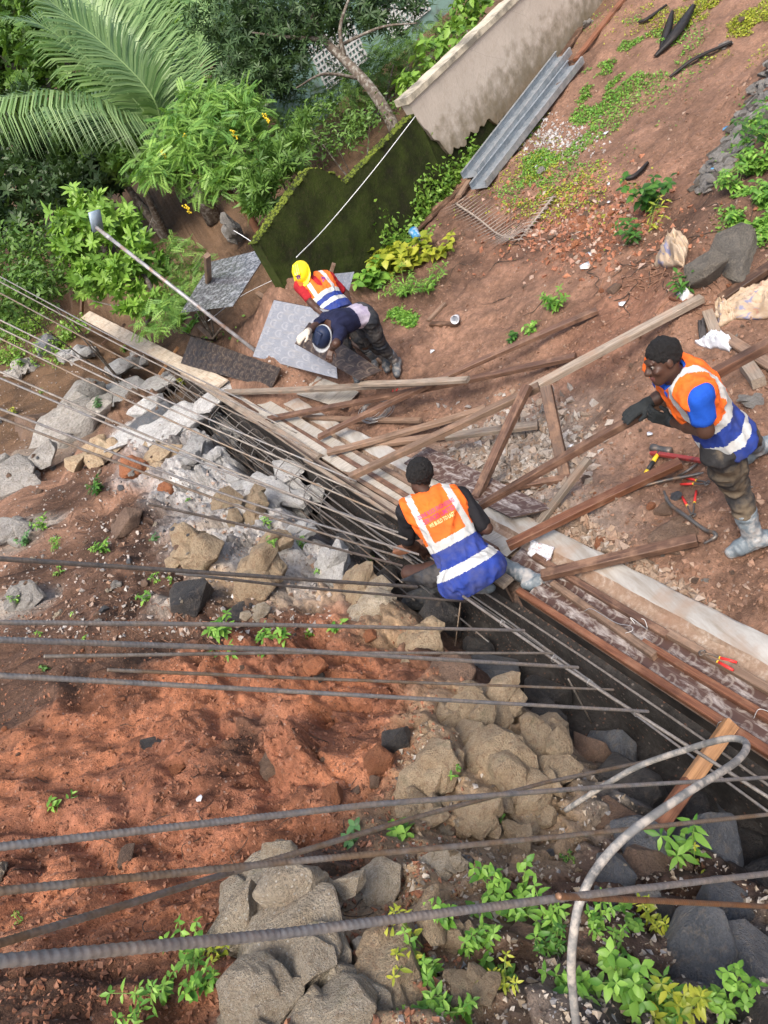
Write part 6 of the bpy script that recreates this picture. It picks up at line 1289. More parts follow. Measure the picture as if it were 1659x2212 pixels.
# rocks that line the trench, counted from the bushes toward the viewer
_ords = ['first', 'second', 'third', 'fourth', 'fifth', 'sixth', 'seventh', 'eighth', 'ninth', 'tenth', 'eleventh', 'twelfth', 'thirteenth', 'fourteenth', 'fifteenth', 'sixteenth', 'seventeenth', 'eighteenth', 'nineteenth', 'twentieth']
_tr = sorted([(10.6,-.44),(9.9,-.37),(9.2,-.42),(8.5,-.38),(7.9,-.44),(7.3,-.39),(6.7,-.42),(6.15,-.40),(5.6,-.44),(5.1,-.37),(4.6,-.46),(4.15,-.40),(3.75,-.48),(3.35,-.40),(3.0,-.52),(2.65,-.44),(2.3,-.54),(2.0,-.42),(1.7,-.60),(1.4,-.44)], reverse=True)
for i, (s, d) in enumerate(_tr):
    p = LP(s, d, 0); p[2] = H(p[0], p[1]); dep = proj(p)[2]; r = rng.uniform(.15, .26)
    rock(0, 0, r*2*FPX/dep, 'dark' if i % 3 else 'blue', _ords[i]+' dark rock along the trench, counted from the bushes', .85, .35, 'dark rocks along the trench', pt=p)
_tr2 = [(10.2,-0.73,'cement'),(9.3,-0.70,'cement'),(8.3,-0.78,'cement'),(7.4,-0.73,'cement'),(6.5,-0.70,'cement'),(5.7,-0.78,'cement'),(4.9,-0.76,'pale'),(4.2,-0.73,'tan'),(3.6,-0.76,'brown'),(3.1,-0.80,'tan'),(2.6,-0.83,'tan'),(2.1,-0.83,'brown'),(1.7,-0.88,'brown')]
for i, (s, d, kd) in enumerate(_tr2):
    p = LP(s, d, 0); p[2] = H(p[0], p[1]); dep = proj(p)[2]; rock(0, 0, rng.uniform(.34, .56)*FPX/dep, kd, _ords[i]+' rubble rock on the bank shoulder above the trench, from the bushes', .6, .4, 'rubble rocks on the bank shoulder', pt=p)
bpy.context.view_layer.update()
# loose stones a hand could lift: alike, scattered over the bank and the floor
def stones(label, group, n, region, kinds, rmin, rmax):
    pts = []; t = 0
    while len(pts) < n and t < n*20:
        t += 1; u, v = region(); p = PR(u, v)
        if not -.75 < dL(p[0], p[1]) < .7: pts.append(p)
    for p in pts:
        r = rmin+(rmax-rmin)*rng.random()**2; rock(0, 0, r*2*FPX/proj(p)[2], rng.choice(kinds), label, rng.uniform(.55, .9), .25, group, pt=p, name='stone', cat='stone')
def gaussr(u, v, su, sv): return lambda: (rng.gauss(u, su), rng.gauss(v, sv))
stones('loose orange-red clod on the red soil of the bank', 'orange clods on the bank', 45, lambda: (rng.uniform(0, 480 if rng.random() < .5 else 900), rng.uniform(1400, 1780)), ['orange', 'orange', 'brown'], .008, .03)
stones('small loose stone among the rocks at the bottom', 'loose stones among the near rocks', 45, lambda: (rng.uniform(850, 1400), rng.uniform(1750, 2000)), ['tan', 'pale', 'brown', 'blue'], .008, .028)
stones('loose grey rubble stone on the left bank', 'loose rubble on the left bank', 110, lambda: (rng.uniform(0, 420), rng.uniform(820, 1350)), ['grey', 'brown', 'pale', 'brown', 'blue'], .012, .065)
stones('brick-red clod on the earth slope beyond the timbers', 'brick-red clods on the slope', 60, gaussr(1270, 480, 90, 45), ['orange', 'orange', 'brown'], .02, .07)
stones('stone lying on the working floor', 'stones on the working floor', 50, lambda: (rng.uniform(1120, 1640), rng.uniform(560, 1300)), ['brown', 'brown', 'grey', 'orange'], .012, .04)
# crushed stone in the pit and grit over the place: uncountable
def grit(name, label, cat, n, pos, rmin, rmax, cols, seed):
    rs = np.random.RandomState(seed); T0 = np.array([(1, 0, 0), (-1, 0, 0), (0, 1, 0), (0, -1, 0), (0, 0, 1), (0, 0, -1)], float); F0 = np.array([(0, 2, 4), (2, 1, 4), (1, 3, 4), (3, 0, 4), (2, 0, 5), (1, 2, 5), (3, 1, 5), (0, 3, 5)])
    p = pos(n, rs); n = len(p); r = rmin+(rmax-rmin)*rs.rand(n)**2.2; Vt = T0[None]*(.6+.8*rs.rand(n, 6, 1))*np.array([1.2, 1, .75])+.3*rs.randn(n, 6, 3); q = rs.randn(n, 4); q /= np.linalg.norm(q, axis=1)[:, None]
    a, b, c, d = q.T; R = np.stack([np.stack([1-2*(c*c+d*d), 2*(b*c-a*d), 2*(b*d+a*c)], -1), np.stack([2*(b*c+a*d), 1-2*(b*b+d*d), 2*(c*d-a*b)], -1), np.stack([2*(b*d-a*c), 2*(c*d+a*b), 1-2*(b*b+c*c)], -1)], 1)
    V = np.einsum('nij,nvj->nvi', R, Vt)*r[:, None, None]+p[:, None]+np.array([0, 0, .25])*r[:, None, None]; Fa = (F0[None]+(np.arange(n)*6)[:, None, None]).reshape(-1, 3)
    me = mesh_np(name, V.reshape(-1, 3), Fa, None, False); at = me.attributes.new('tone', 'FLOAT', 'POINT'); at.data.foreach_set('value', np.repeat(rs.rand(n), 6).astype(np.float32))
    k = NT(name); t = k.n('ShaderNodeAttribute'); t.attribute_name = 'tone'; cc = k.ramp(t.outputs['Fac'], [(i/(len(cols)-1), c) for i, c in enumerate(cols)]); nn = k.noise(k.coord(), 60, 4, .6); me.materials.append(k.set(col=k.mix(1.0, cc, k.ramp(nn, [(.3, .7), (.7, 1.2)]), 'MULTIPLY'), rough=.8))
    o = obj(name, me); tag(o, label, cat, None, 'stuff'); return o
def pos_pix(reg):
    def f(n, rs):
        out = []
        while len(out) < n:
            u, v = reg(rs); p = P(u, v)
            if not (-.6 < dL(p[0], p[1]) < .66): out.append(p)
        return np.array(out)
    return f
grit('crushed_stone', 'grey crushed stone filling the pit under the rail', 'gravel', 1500, pos_pix(lambda rs: (rs.normal(1130, 70), rs.normal(965, 48))), .012, .05, [(.16, .13, .11), (.30, .27, .24), (.24, .17, .12), (.40, .38, .36)], 1)
grit('crushed_stone', 'mixed rubble along the pale footing', 'gravel', 800, pos_pix(lambda rs: (lambda t: (1200+t*330+rs.normal(0, 16), 1120+t*215+rs.normal(0, 18)))(rs.rand())), .010, .045, [(.16, .12, .09), (.30, .22, .16), (.24, .15, .10), (.38, .34, .30)], 2)
grit('grit', 'fine red and brown grit strewn over the near bank', 'grit', 7000, pos_pix(lambda rs: (rs.uniform(-20, 1000), rs.uniform(1330, 2230))), .0025, .015, [(.13, .06, .035), (.28, .12, .065), (.21, .09, .05), (.30, .15, .09)], 3)
grit('grit', 'stone chips between the rocks at the lower right', 'grit', 2600, pos_pix(lambda rs: (rs.uniform(850, 1680), rs.uniform(1560, 2230))), .003, .016, [(.14, .12, .10), (.34, .27, .19), (.45, .40, .34), (.20, .20, .21)], 4)
grit('grit', 'rubble chips over the left bank', 'grit', 3200, pos_pix(lambda rs: (rs.uniform(-20, 720), rs.uniform(780, 1380))), .004, .026, [(.13, .10, .08), (.35, .33, .31), (.28, .17, .11), (.48, .47, .45)], 5)
grit('grit', 'small crumbs of earth and stone over the working floor', 'grit', 5000, pos_pix(lambda rs: (rs.uniform(850, 1700), rs.uniform(150, 1320))), .004, .024, [(.13, .075, .05), (.26, .15, .10), (.20, .105, .065), (.34, .25, .19)], 6)
grit('grit', 'reddish crumbs on the slope below the steel channels', 'grit', 1600, pos_pix(lambda rs: (rs.normal(1250, 110), rs.normal(490, 50))), .008, .04, [(.20, .08, .045), (.36, .15, .08), (.28, .12, .07), (.42, .34, .28)], 7)
grit('grit', 'pale grey chips spilt beside the steel channels', 'grit', 700, pos_pix(lambda rs: (rs.normal(1190, 45), rs.normal(300, 22))), .008, .03, [(.30, .29, .28), (.45, .45, .45), (.25, .2, .17), (.5, .5, .5)], 8)
# cobble edging up the right side
ce = empty('stone_edging', P(1580,290)); tag(ce, 'strip of grey cobbles edging the slope at the right', 'edging'); bpy.context.view_layer.update(); eo = np.array(ce.location)
cm = [rock_mesh(300+i, 'angular', 1) for i in range(4)]; [m.materials.append(K['field'] if i == 1 else K['grey']) for i, m in enumerate(cm)]
for i in range(170):
    t = i/170; a = P(1668+(1495-1668)*t, 130+(408-130)*t); b = P(1690+(1530-1690)*t, 205+(412-205)*t); w = rng.random()*1.1; p = a*(1-w)+b*w; p[2] = H(p[0], p[1]); r = rng.uniform(.06, .12)
    o = obj('stone', cm[i % 4], ce); o.location = tuple(p-eo+np.array([0, 0, .01])); o.scale = (r*1.3, r, r*.5); o.rotation_euler = (0, 0, rng.uniform(0, 6.28))
# broken concrete post at the end of the mossy wall
rock(520,528,52,'grey','broken concrete post end with wires by the mossy wall',1.3,.1,None,.15)
# ------------------------------------------------------------------ weeds, creeping plants, roots, litter, tools
def weed(u, v, label, n=4, h=.16, leaf=.06, mat=None, spread=.5, group='weeds on the bank', seed=0, pt=None, wide=.5, name='weed', pairs=3):
    p = P(u, v) if pt is None else pt; root = empty(name, p); tag(root, label, 'weed', group); rs = random.Random(seed); st = MB(); LV = []; LF = []; tn = []; tpl = leaf_tpl(1, wide, .18, .25)
    for i in range(n):
        az = rs.uniform(0, 6.28); ln = rs.uniform(.3, 1)*spread*h; a = np.array([rs.gauss(0, .012), rs.gauss(0, .012), -.01]); hh = h*rs.uniform(.55, 1.1); tip = a+np.array([math.cos(az)*ln, math.sin(az)*ln, hh]); mid = (a+tip)/2+np.array([0, 0, .15*hh])
        sp = spline([a, mid, tip], 8); st.tube(sp, list(np.linspace(.0032, .0016, len(sp))), 5)
        for k in range(pairs+1):
            t = .35+.65*k/pairs; c = sp[min(int(t*(len(sp)-1)), len(sp)-1)]; top = k == pairs
            for q in range(4 if top else 2):
                ang = az+k*1.57+q*(1.57 if top else 3.14)+rs.uniform(-.3, .3); s = leaf*rs.uniform(.7, 1.15)*(1.0 if not top else .8); R = np.array(Euler((rs.uniform(-.45, .55), rs.uniform(-.5, .5), ang)).to_matrix()); b = len(LV)*1
                b = sum(len(x) for x in LV); LV.append(tpl[0] @ R.T*s+c); LF += [tuple(x+b for x in f) for f in tpl[1]]; tn += [rs.random()]*len(tpl[0])
    obj('stem', st.mesh('stem', L_WEEDSTEM), root); obj('leaves', leaf_mesh('leaves', np.vstack(LV), np.array(LF), np.array(tn), mat or L_WEED, np.zeros(3)), root); return root
bpy.context.view_layer.update()
L_WEEDSTEM = m_plain('weed_stem', (.16, .24, .06), .6); L_WDARK = m_leaf('leaf_weed_dark', (.02, .075, .012), (.08, .20, .03)); L_WBLUE = m_leaf('leaf_weed_blueish', (.045, .13, .045), (.13, .28, .10))
WEEDS = [
 (215,1062,6,.16,.10,'L_WDARK','dark broad-leaved weed beneath the big left boulder'), (100,1140,5,.18,.07,'L_WEED','tufted weed at the left of the bank'), (60,1175,5,.16,.06,'L_WBLUE','pale weed under the tufted one'), (125,1185,5,.14,.06,'L_WEED','small bright weed beside the roots'), (225,1195,6,.13,.07,'L_WEED','leafy weed above the dark bar'), (335,1165,3,.07,.05,'L_WBLUE','greyish seedling right of the square rock'), (405,1080,2,.06,.04,'L_WEED','tiny seedling on the grey rubble slope'), (580,1135,4,.09,.07,'L_WEED','seedling below the cement-washed rock'), (655,1180,4,.09,.05,'L_WEED','low seedlings near the rusty spacer bar'), (590,1175,3,.07,.045,'L_WEED','small seedling on the tan slope'), (690,1235,2,.05,.04,'L_WEED','two-leaved seedling near the kneeling man'), (800,1210,3,.06,.04,'L_WDARK','dark seedling in the trench shade'),
 (130,1238,3,.07,.06,'L_WEED','seedling touching the dark thick bar'), (340,1255,3,.10,.055,'L_WEED','upright seedling under the dark bar'), (320,1295,4,.10,.06,'L_WEED','bright seedling above the roots'), (370,1258,2,.07,.05,'L_WEED','thin seedling beside the upright one'), (165,1328,1,.05,.05,'L_WEED','single heart leaf on the dark soil'), (490,1365,4,.14,.09,'L_WEED','tall seedling crossing the level bar'), (535,1378,2,.06,.08,'L_WEED','round-leaved seedling beside the tall one'), (580,1375,4,.08,.09,'L_WEED','spreading round leaves above the bluish bar'), (610,1372,3,.08,.09,'L_WEED','second clump of round leaves above the bluish bar'), (675,1370,4,.07,.08,'L_WEED','round-leaved clump near the orange clods'), (728,1358,3,.06,.07,'L_WEED','last round-leaved clump before the trench'), (470,1412,3,.08,.05,'L_WDARK','small dark weed under the bluish bar'), (500,1420,2,.10,.08,'L_WEED','single lance leaf hanging over the red soil'), (572,1412,2,.04,.08,'L_WEED','flat leaf lying under the bluish bar'), (100,1445,3,.09,.045,'L_WDARK','small weed by the pale bar end'), (185,1378,2,.06,.05,'L_WEED','seedling between the grey bars'), (90,1372,2,.06,.05,'L_WEED','seedling at the left between the grey bars'), (40,1300,4,.10,.05,'L_WEED','weed patch at the left edge of the bank'),
 (122,1745,2,.06,.06,'L_WEED','three round leaves on the lower red soil'), (160,1722,2,.05,.055,'L_WEED','round leaf pair beside the three leaves'), (45,1990,3,.07,.05,'L_WEED','grassy seedling in the lower left'), (875,1800,4,.07,.09,'L_WEED','four-leaved seedling under the lower bars'), (770,1812,4,.07,.07,'L_WBLUE','bluish seedling next to the pale slab'), (845,1975,2,.05,.03,'L_WEED','minute seedling between pale boulders'), (1078,1775,3,.05,.035,'L_WEED','tiny weed on the ochre crag'), (982,1668,2,.04,.035,'L_WEED','tiny sprout on the rounded crag'), (1230,1855,4,.06,.035,'L_WDARK','creeping weed left of the hose'), (1240,1865,3,.06,.03,'L_WEED','second creeping weed left of the hose'),
 (360,2160,6,.22,.085,'L_WEED','leafy weed at the bottom left of the big boulder'), (420,2080,6,.22,.085,'L_WEED','tall leafy weed against the big boulder'), (455,2130,5,.20,.08,'L_WEED','leafy weed drooping beside the boulder'), (330,2195,4,.16,.08,'L_WEED','lowest leafy weed at the bottom left'), (480,2060,4,.12,.07,'L_YEL','yellowish sprig on the boulder edge'),
 (1080,1935,7,.22,.10,'L_WEED','tall bright weed behind the lowest bar'), (1130,1960,7,.22,.10,'L_WEED','bushy weed just left of the hose'), (1180,2000,7,.20,.10,'L_WEED','bushy weed touching the hose'), (1060,2020,5,.16,.08,'L_WEED','weed beneath the lowest bar'), (1200,2060,5,.14,.06,'L_WDARK','low dark weed under the hose'), (970,1995,5,.14,.08,'L_WEED','upright weed on the tan stone'), (900,2050,6,.20,.08,'L_YEL','yellow-green weed on the sandy boulder'), (930,2110,7,.20,.085,'L_WEED','bushy weed at the bottom middle'), (960,2170,8,.20,.09,'L_WEED','dense weed at the bottom edge'), (1060,2090,6,.16,.07,'L_WEED','weed in the gap between boulders'), (1090,2140,5,.12,.06,'L_YEL','yellow-green sprig by the gap'), (1010,2190,6,.12,.07,'L_WEED','weed cut by the bottom edge'),
 (1290,1985,5,.14,.07,'L_WEED','weed right of the hose'), (1360,1990,5,.12,.08,'L_WEED','broad weed on the dark rocks'), (1410,2000,5,.12,.08,'L_YEL','yellowish weed beside the blue slab'), (1330,2060,5,.14,.07,'L_WEED','upright weed left of the blue slab'), (1280,2130,8,.20,.10,'L_WEED','dense weed beside the lower hose'), (1350,2150,9,.20,.11,'L_WEED','broad bright weed below the blue slab'), (1420,2185,9,.18,.12,'L_WEED','largest-leaved weed at the bottom edge'), (1480,2195,6,.14,.10,'L_YEL','yellow-edged weed at the bottom edge'), (1570,2170,6,.15,.09,'L_WEED','weed clump at the bottom right'), (1595,2140,4,.12,.08,'L_WEED','weed climbing the right-hand boulder'), (1488,1848,3,.14,.10,'L_WEED','single broad-leaved plant in the rocks by the stake'), (1510,1862,2,.08,.06,'L_YEL','yellow leaf pair beside the broad-leaved plant'),
 (50,790,5,.2,.08,'L_WEED','weed on the rubble at the left edge'), (35,895,4,.15,.06,'L_YEL','pale sprig on the left rubble'), (215,880,6,.14,.08,'L_WBLUE','weed patch on the cement-washed rubble'), (90,850,4,.1,.06,'L_WEED','small weed among pale rubble'), (400,830,4,.14,.06,'L_YEL','weed beside the plank of the cage'), (270,760,4,.15,.07,'L_WEED','weed under the cage crosspieces'),
 (1200,668,7,.20,.10,'L_WEED','leafy vine seedling on the red floor'), (1150,715,5,.10,.09,'L_WEED','trailing vine leaves below the seedling'), (1110,735,5,.10,.08,'L_WDARK','trailing vine end by the grass line'), (1405,455,8,.40,.14,'L_WDARK','dark leafy bush on the right slope'), (1370,525,5,.25,.12,'L_WDARK','small dark bush under the leafy one'), (1478,640,3,.2,.1,'L_WDARK','drooping leaf pair by the far end of the rail'), (1590,480,5,.12,.07,'L_WEED','weed above the long boulder'), (1645,440,6,.2,.08,'L_WEED','weed at the right edge of the slope'),
 (1662,315,12,.40,.12,'L_WDARK','bushy weed at the right edge beyond the cobbles'), (1622,378,10,.25,.09,'L_WEED','bright weed mat beside the cobbles'), (1592,412,8,.22,.08,'L_WEED','weed patch at the foot of the cobbles'), (1650,370,10,.25,.09,'L_WEED','weed patch at the right edge'),
]
_wp = [PR(w[0], w[1]) for w in WEEDS]
for i, (u, v, n, h, lf, mt, lb) in enumerate(WEEDS): weed(u, v, lb, max(1, int(n*(1.0 if v > 1500 else 1.4))), h*(.8 if v > 1900 else 1), lf*(.52 if v > 1850 else .95), globals()[mt], .75, 'weeds of the bank and floor', i, pt=_wp[i], pairs=3 if h > .1 else 1, wide=(.42, .5, .62, .36)[i % 4])
# cut vines by the mossy wall
for i, (u, v, n, h, lf, mt, lb) in enumerate([(850,595,9,.35,.2,'L_YEL','yellowing cut vine leaves behind the bending man'), (905,570,8,.3,.2,'L_YEL','yellow vine leaves above the green heap'), (880,635,26,.28,.09,'L_DRY2','heap of wilted green stalks on the floor'), (930,625,22,.24,.09,'L_DRY2','right part of the wilted stalk heap'), (820,615,7,.3,.18,'L_WEED','green vine leaves next to the red-shirted man'), (960,548,5,.2,.15,'L_YEL','yellow leaves near the blue can'), (1400,505,4,.30,.10,'L_YEL','yellow-green vine hanging over the rock face')]):
    if mt == 'L_DRY2': mt = 'L_WEED'
    weed(u, v, lb, n, h, lf, globals()[mt], 1.4, 'cut vines', 200+i, wide=.75 if lf > .12 else .25, name='cut_vine')
# grass and ground cover: uncountable
def cover(label, n, reg, size, mat, seed, up=.8):
    rs = np.random.RandomState(seed); p = np.zeros((0, 3))
    while len(p) < n:
        q = np.array([P(*reg(rs)) for _ in range(n)]); x, y = q[:, 0], q[:, 1]
        ok = (dL(x, y) > .66) & (vnoise2(x*1.6, y*1.6, seed)+.6*vnoise2(x*5, y*5, seed+2) > .82); p = np.vstack([p, q[ok]])
    p = p[:n]+np.column_stack([np.zeros((n, 2)), .012+.02*rs.rand(n)])
    p = np.array(p); V, Fa, t = scatter(simple_tpl(1, .55), p, rand_rot(n, rs, up, .5), size*(.6+.8*rs.rand(n)), seed); o = obj('ground_cover', leaf_mesh('ground_cover', V, Fa, t, mat, np.zeros(3))); tag(o, label, 'ground cover', None, 'stuff')
cover('creeping weeds over the upper slope beside the wall', 9000, lambda rs: (lambda t: (1420-t*330+rs.normal(0, 62), 60+t*330+rs.normal(0, 34)))(rs.rand()), .038, L_WEED, 31)
cover('thin green weeds across the top right slope', 5000, lambda rs: (rs.normal(1560, 90), rs.normal(30, 40)), .036, L_YEL, 32)
cover('line of small weeds along the trodden edge', 1500, lambda rs: (lambda t: (835+t*190+rs.normal(0, 9), 668+t*95+rs.normal(0, 7)))(rs.rand()), .04, L_WEED, 33)
cover('weed mat at the right edge beyond the cobbles', 5200, lambda rs: (rs.normal(1655, 40), rs.normal(385, 55)), .05, L_WEED, 34)
cover('grass behind the red soil by the far formwork', 2500, lambda rs: (rs.normal(370, 40), rs.normal(690, 25)), .09, L_WEED, 35)
cover('green scum along the foot of the walls', 3500, lambda rs: (lambda t: (1060-t*200+rs.normal(0, 14), 300+t*230+rs.normal(0, 14)))(rs.rand()), .045, L_WEED, 36)
cover('sparse weeds between the pale stones of the slope', 2200, lambda rs: (rs.normal(1180, 70), rs.normal(400, 50)), .036, L_YEL, 37)
# roots and twigs in the bank
def roots(label, n, reg, r, L, mat, seed, name='roots'):
    mb = MB(); rs = random.Random(seed)
    for _ in range(n):
        u, v = reg(rs); p = P(u, v); az = rs.uniform(0, 6.28); pts = [p]; 
        for k in range(5): az += rs.gauss(0, .5); q = pts[-1]+np.array([math.cos(az), math.sin(az), 0])*L/5*rs.uniform(.6, 1.3); q[2] = H(q[0], q[1])+rs.uniform(.0, .02); pts.append(q)
        sp = spline(pts, 15); mb.tube(sp, list(np.linspace(r, r*.4, len(sp))), 5)
    o = obj(name, mb.mesh(name, mat)); tag(o, label, name, None, 'stuff')
ROOT = m_plain('root', (.22, .12, .075), .8, 0, .3, 20); ROOTD = m_plain('dark_twig', (.055, .04, .03), .8, 0, .3, 20)
roots('fine brown roots hanging in the dark soil of the bank', 60, lambda r: (r.gauss(330, 90), r.gauss(1320, 35)), .0035, .28, ROOT, 1); roots('thin roots in the lower red soil', 40, lambda r: (r.uniform(60, 800), r.uniform(1550, 2050)), .0028, .2, ROOTD, 2); roots('roots under the big left boulder', 30, lambda r: (r.gauss(200, 60), r.gauss(1100, 30)), .004, .3, ROOT, 3)
roots('dry twigs scattered on the slope', 50, lambda r: (r.uniform(1000, 1600), r.uniform(420, 660)), .006, .5, ROOTD, 4, 'twigs'); roots('dry stalks lying below the long boulder', 30, lambda r: (r.gauss(1440, 60), r.gauss(610, 25)), .007, .5, ROOT, 5, 'twigs')
# dried palm frond and black leaf sheaths
def dry_frond(pts, label, ll, n):
    A = [P(*p) for p in pts]; sp = spline(A, 24); mb = MB(); mb.tube(sp, list(np.linspace(.02, .008, len(sp))), 6)
    for i in range(n):
        c = sp[int((i+.5)/n*(len(sp)-1))]; t = unit(sp[-1]-sp[0]); s = np.cross(t, UPW)
        for q in (-1, 1): d = unit(s*q+t*.7+UPW*.45); L = ll*rng.uniform(.6, 1); e = np.cross(d, UPW)*.02; mb.add([c-e, c+e, c+d*L-UPW*.02], [(0, 1, 2)])
    tag(obj('dry_frond', mb.mesh('dry_frond', m_plain('dry_frond', (.30, .25, .21), .85, 0, .3, 15))), label, 'dry frond')
dry_frond([(985,440,.05), (1030,470,.08), (1075,505,.06), (1110,515,.04)], 'dried grey palm frond lying below the channels', .5, 30); dry_frond([(1195,425,.04), (1160,470,.05), (1120,520,.03)], 'dark brown dried frond beside the grey one', .2, 14)
SHEATH = m_plain('black_sheath', (.022, .019, .018), .6, 0, .4, 8)
def strip(pts, label, w):
    sp = spline([P(*p) for p in pts], 14); V = []; n = len(sp)
    for i, p in enumerate(sp):
        t = unit(sp[min(i+1, n-1)]-sp[max(i-1, 0)]); s = np.cross(t, UPW); ww = w*(.35+.65*math.sin(math.pi*(i+.6)/(n+.2))); V += [p-s*ww, p+UPW*.03, p+s*ww, p+UPW*.012]
    Fc = [(i*4+j, i*4+(j+1) % 4, i*4+4+(j+1) % 4, i*4+4+j) for i in range(n-1) for j in range(4)]; tag(obj('leaf_sheath', mesh_np('leaf_sheath', V, Fc, SHEATH)), label, 'leaf sheath', 'black leaf sheaths on the upper slope')
strip([(1497,12,.06), (1460,70,.08), (1415,122,.03)], 'long black leaf sheath at the top of the slope', .11); strip([(1452,25,.06), (1440,70,.07), (1428,105,.03)], 'short black leaf sheath beside the long one', .07); strip([(1582,92,.05), (1500,128,.06), (1447,168,.03)], 'thin black sheath pointing at the cobbles', .05); strip([(1440,12,.04), (1400,40,.05), (1380,50,.02)], 'small black sheath nearest the reddish board', .05)
strip([(1400,352,.03), (1370,380,.04), (1345,388,.02)], 'dark curved root lying on the bare slope', .05)
# sacks, bags, litter
def sack(corners, label, mat, amp=.05, name='sack', cat='sack', res=26, lift=.03, seed=0, fold=5.0, ragged=.05):
    c = [P(*p) if len(p) == 3 else P(p[0], p[1], 0) for p in corners]; V = []; o0 = sum(c)/4; _s, _t = np.meshgrid(np.arange(res+1)/res, np.arange(res+1)/res, indexing='ij'); _E = ragged*fbm2(_s*3.0+seed, _t*3.0, 3, seed); _Fo = fbm2(_s*fold+seed*3, _t*fold*.8, 4, seed+3)
    for side in (0, 1):
        for i in range(res+1):
            for j in range(res+1):
                s, t = i/res, j/res; e = float(_E[i, j]); q = (c[0]*(1-s)+c[1]*s)*(1-t)+(c[3]*(1-s)+c[2]*s)*t; q = q+(q-o0)*e*2
                edge = min(s, t, 1-s, 1-t)*4; w = min(1, edge); f = float(_Fo[i, j]); rid = 1-abs(f)*1.6
                g = max(H(q[0], q[1]), q[2]-.15); z = g+lift*(.3+.7*w)+amp*(.35+.65*w)*rid*(1 if side == 0 else .2); V.append(np.array([q[0], q[1], z if side == 0 else g-.005])-o0)
    m = (res+1)**2; q_ = lambda i, j: i*(res+1)+j; Fc = []
    cr = np.cross(c[1]-c[0], c[3]-c[0])[2] > 0
    for i in range(res):
        for j in range(res):
            f = (q_(i, j), q_(i+1, j), q_(i+1, j+1), q_(i, j+1)); f = f if cr else f[::-1]; Fc.append(f); Fc.append(tuple(x+m for x in f[::-1]))
    rim = [q_(i, 0) for i in range(res)]+[q_(res, j) for j in range(res)]+[q_(i, res) for i in range(res, 0, -1)]+[q_(0, j) for j in range(res, 0, -1)]
    for a, b in zip(rim, rim[1:]+rim[:1]): f = (a, a+m, b+m, b); Fc.append(f if cr else f[::-1])
    me = mesh_np(name, V, Fc, mat, True); o = obj(name, me, None, o0); tag(o, label, cat); return o
def m_sack():
    k = NT('printed_sack'); v = k.coord('Generated'); n = k.noise(v, 4, 6, .65); c = k.mix(k.ramp(n, [(.35, 0), (.65, 1)]), (.34, .245, .155), (.46, .37, .28)); n2 = k.noise(v, 2.2, 4, .6, .5); c = k.mix(k.ramp(n2, [(.61, 0), (.66, .75)]), c, (.11, .15, .30)); n3 = k.noise(k.mapping(v, (1, 1, 1), (0, 0, 0), (3, 4, 5)), 2.6, 3, .6); c = k.mix(k.ramp(n3, [(.66, 0), (.69, .6)]), c, (.30, .12, .08)); c = k.mix(k.ramp(n, [(.58, 0), (.72, .7)]), c, (.24, .135, .075))
    return k.set(col=c, rough=.7, normal=k.bump(k.noise(v, 30, 4, .6), .3, .01))
SACK = m_sack(); PLAS = m_plain('white_plastic', (.58, .61, .66), .35, 0, .08, 8, .2, 30); CLEAR = m_plain('clear_plastic', (.60, .62, .64), .25, 0, .2, 20, .3, 50, dirt=(.42, .30, .22)); BAGW = m_plain('dirty_cement_bag', (.50, .48, .45), .7, 0, .2, 4, .4, 20, dirt=(.30, .27, .24))
sack([(1412,575), (1448,520), (1490,530), (1478,582)], 'printed tan sack propped on the vine heap', SACK, .16, lift=.06, seed=2); sack([(1540,690), (1590,640), (1690,600), (1690,690)], 'large tan woven sack by the dark beam', SACK, .10, seed=5, lift=.03); sack([(1545,655), (1575,640), (1600,690), (1552,708)], 'torn end of the tan sack near the white bag', SACK, .08, seed=7)
sack([(1502,742), (1530,728), (1588,738), (1578,762)], 'crumpled white plastic bag beside the short board', PLAS, .08, 'plastic_bag', 'plastic bag', seed=3, fold=7); sack([(745,575), (790,560), (812,572), (765,590)], 'dirty white cement bag behind the man in the red shirt', BAGW, .18, 'cement_bag', 'bag', lift=.12, seed=4, fold=3)
sack([(1462,640), (1485,628), (1500,640), (1475,655)], 'scrap of grey plastic by the boulder', CLEAR, .04, 'plastic_scrap', 'litter', seed=6, res=12); sack([(1508,700), (1522,690), (1530,735), (1512,745)], 'dark grey rag next to the short board', m_plain('dark_rag', (.06, .055, .055), .8), .06, 'rag', 'rag', seed=8, res=14)
